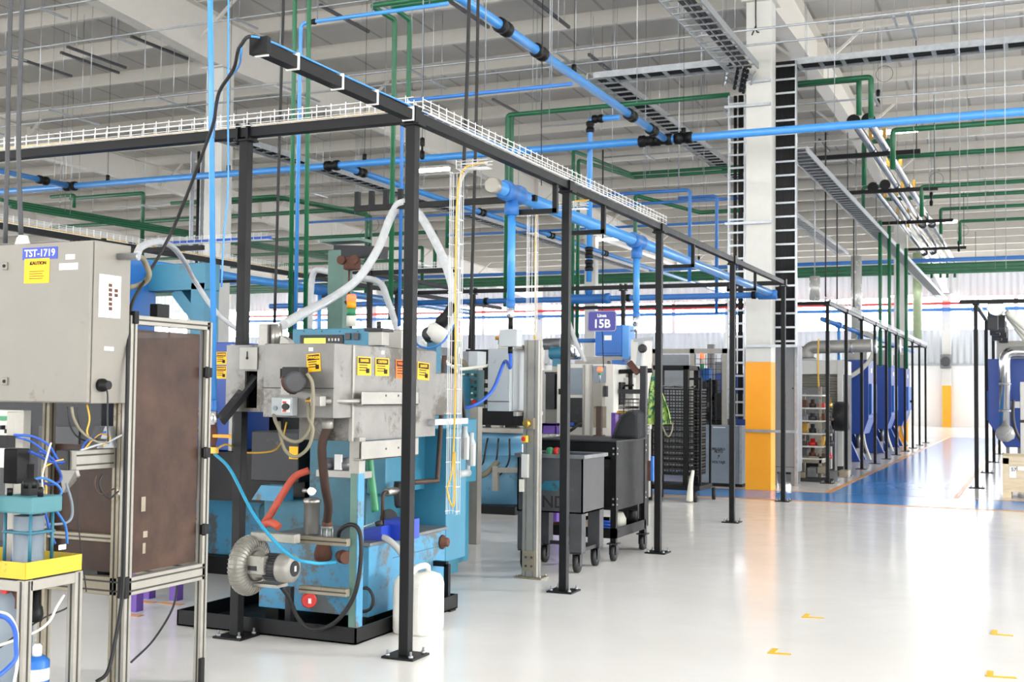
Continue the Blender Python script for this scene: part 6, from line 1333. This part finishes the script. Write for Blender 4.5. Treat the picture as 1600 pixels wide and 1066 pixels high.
def basket_box(par,x0,y0,z0,x1,y1,z1,m='mesh_black',s=.05,r=.004,nm='wire_lattice'):
    mb=MB()
    n=max(2,int((x1-x0)/s));k=max(2,int((z1-z0)/s));j=max(2,int((y1-y0)/s))
    for i in range(n+1):
        x=x0+(x1-x0)*i/n; mb.beam((x,y0,z0),(x,y0,z1),r*2)
        if i%2==0: mb.beam((x,y1,z0),(x,y1,z1),r*2)
    for i in range(j+1): y=y0+(y1-y0)*i/j; mb.beam((x1,y,z0),(x1,y,z1),r*2).beam((x0,y,z0),(x0,y,z1),r*2)
    for i in range(k+1): z=z0+(z1-z0)*i/k; w=r*2.4 if i<k else r*5; mb.beam((x0,y0,z),(x1,y0,z),w).beam((x1,y0,z),(x1,y1,z),w).beam((x0,y1,z),(x1,y1,z),w).beam((x0,y0,z),(x0,y1,z),w)
    mb.box(x0,y0,z0-.004,x1,y1,z0+.004); return mb.build(nm,m,par)
# stacked black wire baskets (behind the black cover)
Y=12.6
for i in range(4):
    a=atY(967,623+14*i,Y);b=atY(997,636+14*i,Y); t=T('wire_basket',['topmost dark wire basket in the low stack behind the black cover','second dark wire basket in the low stack behind the black cover','third dark wire basket in the low stack behind the black cover','lowest visible dark wire basket in the low stack behind the black cover'][i],'basket',((a.x+b.x)/2,Y,b.z),'wire baskets in the low stack'); basket_box(t,a.x,Y,b.z,b.x,Y+.4,a.z-.005,'mesh_black',.045,.0025)
a=atY(967,679,Y);b=atY(997,679,Y); t=T('basket_stand','low black stand under the short stack of wire baskets','stand',((a.x+b.x)/2,Y+.2,0)); MB().box(a.x,Y,0,b.x,Y+.4,a.z).build('frame','black',t)
# ---- black rack on wheels with baskets
Y=16.1
def X2(px): return atY(px,650,Y).x
def Z2(py): return atY(1050,py,Y).z
rk=T('basket_rack','tall black wheeled rack stacked with black wire baskets','rack',(X2(1055),Y+.3,0))
xa,xb,yb2=X2(1016),X2(1072),Y+.55
zt_=Z2(571)
for x in(xa,xb):
    for y in(Y,yb2): MB().box(x-.035,y-.03,.2,x+.035,y+.03,zt_).build('post','black',rk)
MB().box(xa-.035,Y-.03,zt_-.06,xb+.035,Y+.03,zt_).box(xa-.035,yb2-.03,zt_-.06,xb+.035,yb2+.03,zt_).box(xa-.03,Y,zt_-.06,xa+.03,yb2,zt_).box(xb-.03,Y,zt_-.06,xb+.03,yb2,zt_).build('top_frame','black',rk)
MB().box(xa-.05,Y-.05,.16,X2(1095),yb2+.1,.22).build('base','black',rk)
MB().box(X2(1091)-.015,Y+.1,.2,X2(1091)+.015,Y+.13,Z2(590)).box(X2(1091)-.015,yb2+.1,.2,X2(1091)+.015,yb2+.13,Z2(590)).beam((xb,Y+.12,Z2(592)),(X2(1091),Y+.12,Z2(592)),.03).build('push_handle','black',rk)
for x,y in((X2(1086),Y-.0),(X2(1086)+.12,yb2),(xa,Y),(xa,yb2)):
    MB().lathe((x-.02,y,.08),(1,.25,0),[(.04,0),(.09,.004),(.09,.05),(.04,.055)],16).build('wheel','black_rubber',rk)
nb=14; zz0=Z2(742); zz1=Z2(608)
for i in range(nb):
    z0=zz0+(zz1-zz0)*i/nb; z1=zz0+(zz1-zz0)*(i+.93)/nb
    w_=['lowest','second','third','fourth','fifth','sixth','seventh','eighth','ninth','tenth','eleventh','twelfth','thirteenth','topmost'][i]
    t=T('wire_basket','%s black wire basket from the bottom of the tall wheeled rack'%w_ if i<13 else 'topmost black wire basket in the tall wheeled rack','basket',((xa+X2(1088))/2,Y+.3,z0),'black wire baskets in the tall rack')
    basket_box(t,xa+.05,Y+.02,z0,X2(1088),yb2-.05,z1,'mesh_black',.042,.0045)
tag(MB().grid([[V((xa+.05+.1*j,Y+.1*i,zz1+.02+.03*((i+j)%2))) for j in range(6)] for i in range(5)]).build('plastic_sheet','clear'),'clear plastic sheet lying on the topmost rack basket','sheet')
Q=atY(1083,735,Y-.1); tag(MB().tube(cr([(Q.x,Y-.1,Q.z),(Q.x-.03,Y-.12,Q.z-.2),(Q.x-.05,Y-.1,Q.z-.42)],6),[.02+.03*(k/12) for k in range(13)],7).build('plastic_wrap','cable_white'),'white plastic wrap dangling from the rack handle','wrap')
a=atY(1011,713,12.2);b=atY(1020,752,12.2); t=T('document_holder','blue and dark document holder hanging low behind the second work bin post','holder',tuple(b)); MB().box(a.x-.02,12.2,b.z,a.x+.04,12.25,a.z-.05).build('dark_case','rust',t); MB().box(a.x+.04,12.2,b.z,b.x,12.25,a.z).build('blue_case','cobalt',t)
# ---- mesh cell and machine behind rack
Y=19.9
gd=T('guard_fence','grey framed wire mesh guard beside the column ladder','guard fence',(atY(1070,600,Y).x,Y,0))
x0,x1=atY(1020,0,Y).x,atY(1137,0,Y).x; z1=atY(1080,545,Y).z
MB().box(x0,Y,z1-.08,x1,Y+.08,z1).box(x0,Y,.0,x0+.08,Y+.08,z1).box(x1-.08,Y,0,x1,Y+.08,z1).box(atY(1080,0,Y).x,Y,0,atY(1080,0,Y).x+.08,Y+.08,z1).build('frame','alu',gd)
mb=MB(); x=atY(1088,0,Y).x
while x<x1-.1: mb.beam((x,Y+.04,.2),(x,Y+.04,z1-.1),.008); x+=.09
z=.2
while z<z1-.1: mb.beam((atY(1088,0,Y).x,Y+.04,z),(x1-.1,Y+.04,z),.008); z+=.09
mb.build('wire_mesh','mesh_black',gd); MB().box(x0+.1,Y+.03,.2,atY(1078,0,Y).x,Y+.05,z1-.1).build('solid_panel','cab_grey',gd)
mm_=T('transfer_machine','dark machine full of fixtures behind the wire mesh guard','machine',(atY(1110,650,21.5).x,21.5,0)); 
for k in range(14):
    px=1086+(k*17)%48; y0=590+(k*23)%70; p=atY(px,y0,21+.1*(k%4)); MB().cbox(p,.18,.2,.25+.1*(k%3)).build('fixture',['charcoal','black','oxide','dark_grey'][k%4],mm_)
MB().box(atY(1084,0,21.4).x,21.3,0,atY(1136,0,21.4).x,22.2,1.25).build('base','charcoal',mm_); MB().cbox(atY(1100,585,21),.25,.2,.22).build('blue_unit','cobalt',mm_); MB().box(atY(1112,0,21.4).x-.06,21.4,1,atY(1112,0,21.4).x+.06,21.5,2.4).build('column','oxide',mm_)
tower('small signal tower with lit red lamp behind the wire mesh guard',1097,551,578,20.8,True,('r','w','g'),.04)
# ---- electrical cabinet with warning
Y=19.0;a=atZ(1096,757,0)
x0,x1=atY(1095,0,Y).x,atY(1161,0,Y).x; z1=atY(1130,665,Y).z
ec=T('electrical_cabinet','low blue grey electrical cabinet with a high voltage warning by the orange column','cabinet',((x0+x1)/2,Y+.2,.03))
MB().box(x0,Y,.05,x1,Y+.35,z1).build('body','elec_grey',ec,.01); MB().box(x0+.03,Y-.012,.1,x1-.05,Y,z1-.04).build('door','elec_grey',ec,.008)
MB().box(x0,Y+.02,0,x1,Y+.33,.05).build('plinth','black',ec); MB().box(x1-.04,Y-.018,.05,x1+.004,Y,z1).build('edge_strip','galv',ec)
p=atY(1124,700,Y); zq=lambda py:atY(1123,py,Y).z
hx=atY(1123,700,Y).x
txt('PELIGRO',.055,(hx,Y-.0125,zq(702)),'-Y','ink',ec,bold=.002); txt('ALTO',.055,(hx,Y-.0125,zq(706)),'-Y','ink',ec,bold=.002); txt('VOLTAJE',.055,(hx,Y-.0125,zq(722.5)),'-Y','ink',ec,bold=.002)
c=V((hx,Y-.0125,zq(713))); MB().prism([c+V((.035,0,.05)),c+V((-.02,0,.0)),c+V((.005,0,.0)),c+V((-.03,0,-.055)),c+V((.03,0,.012)),c+V((.005,0,.012))],(0,-.001,0)).build('lightning_mark','ink',ec)
for px in(1111,1136):
    for py in(694,698,724,729): q=atY(px,py,Y); MB().lathe((q.x,Y-.012,q.z),(0,-1,0),[(.009,0),(.006,.006)],8).build('rivet','chrome',ec)
q=atY(1124,668,Y); MB().cbox((q.x,Y-.014,q.z),.2,.004,.012).build('light_strip','white',ec); q=atY(1096,712,Y); MB().cbox((q.x+.02,Y-.015,q.z),.03,.006,.16).build('handle','galv',ec)
# tall grey cabinet on the aisle side
Y=19.75;x0,x1=atY(1208,0,Y).x,atY(1245,0,Y).x;z1=atY(1228,540,Y).z
gc=T('grey_cabinet','tall plain grey cabinet standing on legs just past the orange based column','cabinet',((x0+x1)/2,Y+.25,0))
MB().box(x0,Y,.22,x1,Y+.5,z1).build('body','cab_grey',gc,.006); MB().box(x1-.03,Y-.02,.0,x1+.02,Y+.03,z1).build('edge_post','galv',gc)
for x in(x0+.04,x1-.06):
    for dy in(0,.44): MB().box(x-.03,Y+dy,0,x+.03,Y+dy+.05,.22).build('leg','cab_grey',gc)
MB().box(x0,Y-.003,.3,x1,Y,.31).build('seam_groove','dark_grey',gc); q=atY(1239,607,Y); MB().lathe((q.x,Y,q.z),(0,-1,0),[(.015,0),(.015,.01)],8).build('lock','dark_grey',gc)
# ================= FAR HALL =================
RX2=-3.2635;H2=3.061
bas=[(1295,755),(1326,743),(1347,733),(1370,725),(1387,717),(1402,711),(1415,707),(1427,702),(1438,697),(1447,693)]
ff_=T('support_frame','far black frame of ten slim posts along the blue aisle','utility frame',(RX2,20.66,0))
ys=[20.663+(39.967-20.663)*i/9 for i in range(10)]
for y in ys: post(ff_,RX2,y,.06,H2-.04,.22)
MB().beam((RX2,20.6,H2),(RX2,40.1,H2),.06).build('beam','black',ff_); MB().beam((RX2,20.66,H2),(-7.9,20.66,H2),.06).build('beam','black',ff_); MB().beam((RX2,40,H2),(-9,40,H2),.06).build('beam','black',ff_)
basket('cable_basket','white wire cable basket on the far frame beam along the blue aisle',(RX2,20.7,H2+.034),(RX2,40,H2+.034),step=.25,r=.006)
hp2=T('air_header_pipe','blue air header along the far frame over the navy machines','pipe',(-3.65,22,2.9)); MB().tube([(-3.65,22.5,2.9),(-3.65,40.2,2.9)],.05,10).build('pipe','blue_bright',hp2)
for y in(24.5,27.5,33): MB().tube([(-3.65,y,2.9),(-3.65,y,1.95)],.03,8).build('drop_pipe','blue_pipe',hp2); MB().lathe((-3.65,y-.12,2.9),(0,1,0),[(.07,0),(.07,.24)],12).build('tee','blue_bright',hp2); MB().cbox((-3.65,y,1.85),.12,.1,.14).build('socket_box','cab_grey',hp2)
# ---- navy machines: prototype in local coords (facing aisle +X), copied
def navy_machine(label,x,y):
    t=T('press_machine',label,'machine',(x,y,0),'navy blue machines along the far aisle')
    b=lambda *a:MB().box(x+a[0],y+a[1],a[2],x+a[3],y+a[4],a[5])
    MB().prism([(x-.64,y,.98),(x-.5,y,.63),(x-.12,y,.63),(x,y,.98),(x,y,2.28),(x-.64,y,2.28)],(0,1.1,0)).build('head','navy',t,.01)
    MB().prism([(x,y+.08,1.05),(x+.06,y+.08,1.1),(x+.06,y+.08,1.75),(x,y+.08,1.75)],(0,.9,0)).build('front_cover','cobalt',t,.006)
    b(-.5,.12,2.28,-.05,.95,2.66).build('top_box','steel_pale',t,.006)
    for yy in(.0,.95): MB().prism([(x-.64,y+yy,.02),(x-.18,y+yy,.02),(x-.45,y+yy,.63),(x-.64,y+yy,.63)],(0,.12,0)).build('side_plate','navy',t,.004)
    b(-1.3,.1,.05,-.64,1.05,1.2).build('base','charcoal',t,.01); b(-.62,.2,.02,-.3,.9,.3).build('pump_block','dark_grey',t,.01)
    b(.0,.4,2.0,.005,.6,2.1).build('label_patch','white',t); b(.06,.5,1.3,.1,.53,1.36).build('handle','black',t)
    MB().lathe((x-.3,y+.55,.55),(0,0,-1),[(.05,-.1),(.05,.25)],10).build('chute_pipe','oxide',t)
    MB().tube(cr([(x-.15,y+.3,.63),(x-.1,y+.2,.4),(x+.0,y+.3,.06)],4),.03,6).build('hose','cable_white',t)
    return t
n0=navy_machine('first navy machine along the far aisle, nearest the parts rack'.replace('nearest','next to'),-3.42,27.25)
for i,y in enumerate((31.7,35.4)): dup(n0,(-3.42,y+.05,0),['second navy machine along the far aisle, between two of its twins','third and deepest navy machine along the far aisle'][i])
hose('suction_hose','cable_white','white hose bending down from the far frame onto the first navy machine',[(-3.7,27.3,2.95),(-3.3,27.2,2.75),(-3.35,27.1,2.3),(-3.7,27.0,1.95),(-4.1,27.0,1.8)],.05)
# roller shutter machine
Y=24.0; x0,x1=atY(1246,0,Y).x,atY(1316,0,Y).x
sm=T('shutter_cabinet','white machine with a roller shutter front behind the parts rack','machine',((x0+x1)/2,Y+.5,0))
z0,z1,z2=atY(1290,720,Y).z,atY(1290,585,Y).z,atY(1290,563,Y).z
MB().box(x0,Y,z1,x1,Y+1.2,z2).build('header','white_paint',sm,.01); MB().box(x1-.1,Y-.03,.1,x1,Y+.1,z2).build('side_post','white_paint',sm,.006)
mb=MB(); z=z0
while z<z1: mb.prism([(x0,Y+.05,z),(x0,Y+.03,z+.025),(x0,Y+.05,z+.05)],(x1-x0-.1,0,0)); z+=.05
mb.build('shutter_slat','alu',sm); MB().box(x0,Y+.05,0,x1,Y+1.2,z1).build('body','charcoal',sm)
# big duct on top
a=atY(1262,543,Y+.3);b=atY(1362,543,Y+.3); dd=T('exhaust_duct','fat silver exhaust duct lying above the shutter machine','duct',(a.x,Y+.3,a.z)); MB().tube(rnd([(a.x,Y+.3,a.z-.35),(a.x,Y+.3,a.z),(b.x,Y+.3,a.z+.03)],.15,6),.13,16).build('duct','steel_pale',dd); MB().lathe((a.x,Y+.3,z2),(0,0,1),[(.2,0),(.2,.04),(.14,.06),(.14,a.z-z2-.2)],16).build('collar','galv',dd)
for k in range(4): MB().lathe((a.x+.4+.45*k,Y+.3,a.z+.01),(1,0,0),[(.136,0),(.138,.02),(.136,.04)],16).build('seam_ring','galv',dd)
# yellow pendant cables
hose('power_cable','cable_yellow','pair of pale yellow cables hanging before the shutter machine',[atY(1279,530,22.8),atY(1278,565,22.8),atY(1279,606,22.8)],.018,6,'cable')
p=atY(1281,610,22.8); t=T('hoist_pendant','pale hoist pendant at the end of the yellow cables','pendant control',tuple(p)); MB().cbox(p,.07,.06,.14).build('body','cream',t,.008); MB().lathe((p.x,22.77,p.z),(0,-1,0),[(.015,0),(.015,.01)],8).build('button','red',t)
# fixture panel and motor
a=atY(1300,630,23);b=atY(1318,672,23); mt=T('spindle_motor','dark spindle motor jutting before the shutter machine','motor',tuple((a+b)/2)); c=(a+b)/2; MB().lathe((c.x-.1,23.2,c.z),(1,0,0),[(.22,0),(.28,.03),(.28,.26),(.2,.3)],18).build('body','charcoal',mt); MB().cbox((c.x-.3,23.2,c.z),.5,.3,.12).build('arm','oxide',mt); MB().box(c.x-.3,23.3,0,c.x-.1,23.6,c.z-.1).build('pedestal','dark_grey',mt)
a=atY(1292,625,23.6); bd_=T('machine_board','grey mounting board standing behind the parts rack','board',(a.x,23.6,0)); MB().box(atY(1250,0,23.6).x,23.6,.9,atY(1291,0,23.6).x,23.65,atY(1280,607,23.6).z).build('board','oxide',bd_); MB().box(atY(1255,0,23.6).x,23.62,0,atY(1260,0,23.6).x,23.66,.9).build('leg','oxide',bd_)
# parts rack
Y=21.2; x0,x1=atY(1247,0,Y).x,atY(1283,0,Y).x
pk=T('parts_rack','white shelved parts rack with tooling beside the tall grey cabinet','rack',((x0+x1)/2,Y+.25,0))
for x in(x0,x1-.04):
    for y in(Y,Y+.5): MB().box(x,y,.05,x+.04,y+.04,atY(1265,615,Y).z).build('post','alu_dirty',pk)
zs=[atY(1265,y,Y).z for y in(617,637,657,677,697,716)]
for z in zs: MB().box(x0-.02,Y-.02,z-.025,x1+.02,Y+.54,z).build('shelf','white_paint',pk)
MB().box(x0,Y,.3,x1,Y+.5,.42).build('lower_block','alu_dirty',pk)
random.seed(3); mats_=['rust','charcoal','brown_pipe','oxide','red','dark_grey','brass']
ords=['top','second','third','fourth','fifth','lowest']
for i,z in enumerate(zs[1:]):
    for k in range(4):
        w=.08+.05*random.random();h=.07+.12*random.random();x=x0+.05+.145*k
        m_=mats_[(i*3+k*2)%7]; l_={'rust':'rusty','charcoal':'charcoal','brown_pipe':'brown','oxide':'grey','red':'red','dark_grey':'dark grey','brass':'brass'}[m_]
        q=['outer','next','third','aisle side']; t=T('tooling_part','%s tooling part on the %s shelf of the white rack, %s in row'%(l_,ords[i+1],['first','second','third','last'][k]),'tool',(x+.04,Y+.12,z),'tooling on the white parts rack')
        if k%2: MB().lathe((x+.04,Y+.12,z),(0,0,1),[(w*.6,0),(w*.6,h*.5),(w*.35,h*.55),(w*.35,h)],10).build('body',m_,t)
        else: MB().box(x,Y+.03,z,x+w,Y+.2,z+h).build('body',m_,t,.006)
t=T('pallet_jack_parts','low pile of metal fixtures on the floor under the parts rack','fixture',(x0+.3,Y-.2,0))
for k in range(5): MB().cbox((x0+.1+.18*k,Y-.15+.05*(k%2),.1+.05*(k%3)),.16,.3,.12+.05*(k%2)).build('casting','oxide' if k%2 else 'alu_dirty',t,.01)
MB().box(x0-.02,Y-.35,.0,x1+.25,Y+.0,.06).build('skid','charcoal',t)
t=T('machine_plinth','dark machine foot blocks between the rack and first navy machine','machine base',(atY(1300,715,22.6).x,22.6,0)); p=atY(1297,720,22.6)-V((.35,0,0)); MB().prism([(p.x-.25,22.5,0),(p.x+.2,22.5,0),(p.x+.12,22.5,.35),(p.x-.15,22.5,.35)],(0,.4,0)).build('foot','black',t); MB().box(p.x-.9,22.6,.0,p.x-.3,23.1,.32).build('block','charcoal',t); MB().box(p.x-.1,23.0,.3,p.x+.1,23.2,1.0).build('post','alu',t); MB().box(p.x+.15,23.0,.1,p.x+.3,23.2,1.0).build('post','alu',t)
# back machines filling behind (white/blue silhouettes between frames)
for i,(x,y,w,d,h,m,l) in enumerate(((-8.6,23,2.2,1.6,1.9,'white_paint','large white machine enclosure far behind the machining cell'),(-10.5,19,1.8,1.4,2.0,'blue_machine','teal machine enclosure beyond the rotary machine'),(-13.5,22,2.5,1.5,1.8,'white_paint','white machine enclosure far beyond the jib crane'),(-13.0,14.5,2.2,1.5,1.9,'navy','navy machine enclosure beyond the blue press'),(-17,18,2.5,1.6,1.9,'blue_machine','pale blue machine enclosure deep on the far side'),(-7.5,29,2.4,1.6,2.0,'navy','navy machine enclosure deep behind the mesh guard'),(-12,31,2.5,1.6,2.1,'white_paint','white machine enclosure in the deep hall'),(-19,27,3,1.6,2.2,'cab_grey','grey machine enclosure in the deep hall on the far side'),(-24,24,3,1.6,2.2,'white_paint','wide white enclosure deepest on the far side'),(-11.0,10.6,1.5,1.2,1.7,'charcoal','dark machine enclosure behind the cream cabinet'))):
    t=T('machine_enclosure',l,'machine',(x,y,0)); MB().box(x-w/2,y,.1,x+w/2,y+d,h).build('body',m,t,.02); MB().box(x-w/2+.05,y+.05,0,x+w/2-.05,y+d-.05,.1).build('plinth','black',t)
    MB().box(x-w*.3,y-.02,.9,x+w*.12,y,h-.25).build('window_panel','charcoal' if i%2 else 'elec_grey',t,.005); MB().box(x+w*.2,y-.05,1.0,x+w*.4,y,1.5).build('control_panel','grey_box',t,.005); MB().box(x+w*.15,y-.04,.8,x+w*.165,y,1.6).build('handle','black',t); MB().cbox((x+w*.1,y+d*.5,h+.15),.5,.5,.3).build('top_unit','oxide' if i%2 else 'steel_pale',t,.01)
# hanging translucent strips/banners near the mid column
for i,(px,y0,y1,Y,m) in enumerate([(1273,432,470,33,'clear'),(1338,400,530,33,'clear'),(1433,395,530,46,'clear')]):
    a=atY(px,y0,Y);b=atY(px,y1,Y); w=.14; t=T('plastic_duct',['pale translucent duct hanging behind the black cable riser','pale translucent duct hanging over the navy machines','greenish translucent duct hanging beyond the mid column'][i],'duct',tuple(b)); MB().tube([(a.x,Y,b.z),(a.x,Y,a.z)],.14 if i<2 else .16,10).build('sleeve',m if i<2 else mat('clear_green',(196,214,170),.3,trans=.3),t); MB().tube([(a.x,Y,a.z),(a.x,Y,zr(Y)-.3)],.02,6).build('hanger','galv',t)
# ---- frame and machine on the other side of the aisle
QX=-.92
rf=T('support_frame','black frame across the aisle with clustered connectors on top','utility frame',(QX,20.9,0))
for y in(20.9,25.2,29.3,33.5): post(rf,QX,y,.065,3.0,.24)
MB().beam((QX,20.8,3.02),(QX,36,3.02),.07).build('beam','black',rf); MB().beam((QX-.25,20.9,3.05),(4.5,20.9,3.05),.07).build('beam','black',rf)
for k in range(6): MB().cbox((QX+.25+.1*(k%2),21.2+.55*k,2.75-.02*k),.16,.25,.3).build('connector','charcoal',rf,.01)
MB().lathe((QX+.3,20.95,2.95),(0,1,0),[(.12,0),(.14,.02),(.14,.25)],12).build('coupling','chrome',rf)
for i in range(3):
    hose('suction_hose','cable_white',['pale hose drooping from the frame across the aisle, upper one','pale hose drooping from the frame across the aisle, middle one','pale hose drooping from the frame across the aisle, lower one'][i],[(QX+.45,21.2+.6*i,2.9),(QX+.9,21.4+.6*i,2.5-.1*i),(QX+1.6,21.6+.6*i,2.05-.12*i),(QX+2.4,21.8+.6*i,1.95-.1*i)],.045)
def nm2():
    x,y=-.5,24.0
    t=T('press_machine','navy machine across the aisle with a vertical silver pipe','machine',(x,y,0))
    MB().prism([(x-.35,y,1.02),(x-.05,y,.56),(x+1.4,y,.56),(x+1.6,y,1.02),(x+1.6,y,2.2),(x-.35,y,2.2)],(0,1.5,0)).build('head','navy',t,.01)
    MB().box(x-.37,y+.1,1.05,x-.35,y+1.1,1.6).build('side_cover','cobalt',t,.006)
    MB().box(x-.2,y+.3,2.2,x+1.3,y+1.2,2.55).build('top_box','steel_pale',t,.008)
    MB().prism([(x+.3,y+.1,.02),(x+1.3,y+.1,.02),(x+1.3,y+.1,.7),(x+.7,y+.1,.7)],(0,1.2,0)).build('base','navy',t)
    for dx,dz in((.1,1.35),(.28,1.62)): MB().box(x+dx-.08,y-.012,dz-.06,x+dx+.1,y,dz+.06).build('label_patch','white',t)
    MB().box(x+.85,y-.1,1.3,x+1.1,y,1.6).build('switch_box','grey_box',t,.006)
    for dx in(-.05,.15): MB().box(x+dx,y+.2,.05,x+dx+.06,y+.26,.62).build('leg','oxide',t)
    return t
nm2()
Y=23.4; a=atY(1570,560,Y);b=atY(1570,680,Y); vp=T('silver_pipe','vertical silver pipe with a round glass bulb before the navy machine','pipe',(a.x,Y,b.z)); MB().tube(rnd([(a.x+1.5,Y,a.z+.12),(a.x,Y,a.z+.12),(a.x,Y,b.z+.1)],.18,6),.1,16).build('pipe','chrome',vp); MB().lathe((a.x,Y,b.z-.12),(0,0,1),[(.05,0),(.15,.06),(.17,.14),(.15,.22),(.1,.28)],18).build('bulb','clear',vp)
for f in(.3,.65): MB().lathe((a.x,Y,b.z+(a.z-b.z)*f),(0,0,1),[(.105,0),(.108,.02),(.105,.04)],16).build('seam_ring','galv',vp)
hose('power_cable','dark_grey','dark cable curving down beside the glass bulb',[atY(1583,625,23),atY(1583,655,23),atY(1590,680,23),atY(1605,700,23)],.03,6,'cable')
p=atY(1596,640,22.4); MBx=T('white_post','white machine post at the picture edge above the wooden crate','post',(p.x,22.4,0)); MB().box(p.x-.02,22.4,0,p.x+.4,22.6,atY(1596,597,22.4).z).build('post','white_paint',MBx,.01); MB().box(p.x-.03,22.38,1.05,p.x+.42,22.4,1.1).build('band_trim','charcoal',MBx)
# wooden crate
x0=atZ(1567,778,0).x; y0=19.05; zt=atY(1580,716,y0).z
cr_t=T('wooden_crate','pale wooden crate with paper labels beside the blue crosswalk','crate',(x0+.6,y0+.5,0)); x1=x0+1.3;y1=y0+1.0
MB().box(x0,y0,.14,x1,y0+.02,zt).box(x0,y1-.02,.14,x1,y1,zt).box(x0,y0,.14,x0+.02,y1,zt).box(x1-.02,y0,.14,x1,y1,zt).build('side_board','wood',cr_t,.003); MB().box(x0-.01,y0-.01,zt,x1+.01,y1+.01,zt+.025).build('lid','wood',cr_t,.003)
for x in(x0+.05,x0+.6,x1-.12): MB().box(x-.05,y0,0,x+.07,y1,.1).build('runner','wood',cr_t,.003)
MB().box(x0,y0-.012,.1,x1,y1+.012,.14).build('bottom_deck','wood',cr_t,.003); MB().box(x0,y0-.02,.14,x0+.09,y0,zt).box(x0,y0-.02,zt-.09,x1,y0,zt).box(x0+.09,y0-.02,.14,x1,y0,.2).build('corner_batten','wood',cr_t,.003)
a=atY(1577,729,y0-.021);b=atY(1588,747,y0-.021); MB().box(a.x,y0-.023,b.z,b.x,y0-.02,a.z).build('paper_label','white',cr_t); a=atY(1590,729,y0-.021); MB().box(a.x,y0-.023,a.z-.06,a.x+.13,y0-.02,a.z).build('paper_label','white',cr_t)
txt('57',.07,(atY(1584,735,y0).x,y0-.0235,atY(1584,734,y0).z),'-Y','ink',cr_t,bold=.001,depth=.0008)
# bracket on the far wall column
p=atY(1478,565,60.6); t=T('wall_fan','small grey wall unit on the far wall column above the orange paint','wall unit',tuple(p)); MB().cbox((p.x,60.5,p.z),.5,.3,.7).build('housing','oxide',t,.05); MB().lathe((p.x,60.35,p.z),(0,-1,0),[(.2,0),(.24,.03),(.2,.06)],16).build('grille','dark_grey',t)
# ================= LIGHT =================
w=bpy.data.worlds.new('world'); S.world=w; w.use_nodes=True; bg=w.node_tree.nodes['Background']; bg.inputs[0].default_value=(.97,.985,1,1); bg.inputs[1].default_value=2.3
S.view_settings.view_transform='Standard'; S.view_settings.look='None'; S.view_settings.gamma=1; S.view_settings.use_curve_mapping=False
S.view_settings.exposure=1.41
S.cycles.max_bounces=8; S.cycles.diffuse_bounces=5; S.cycles.glossy_bounces=4; S.cycles.caustics_reflective=False; S.cycles.caustics_refractive=False; S.cycles.transparent_max_bounces=12

sun=bpy.data.lights.new('sun','SUN'); sun.energy=1.1; sun.angle=math.radians(9); sun.color=(1,.98,.95)
so=bpy.data.objects.new('sun',sun); COL.objects.link(so); so.location=(30,10,12)
d=-V((math.cos(.26)*math.cos(.32),math.cos(.26)*math.sin(.32),math.sin(.26))); so.rotation_euler=d.to_track_quat('-Z','Y').to_euler()
# rows of unseen linear lamps over the near bays, added to brighten the floor
for x in(-14,-8.5,-3,3,8.5,14):
    for y in(-13,-6,1,7.5,13.5):
        if y>12 and x<-8: continue
        MB().box(x-.7,y-.1,7.1,x+.7,y+.1,7.16).build('added_lamp_housing','white_paint',ceiling); MB().box(x-.68,y-.09,7.05,x+.68,y+.09,7.1).build('added_lamp_diffuser',emit('lamp_light',(255,255,250),22),ceiling)
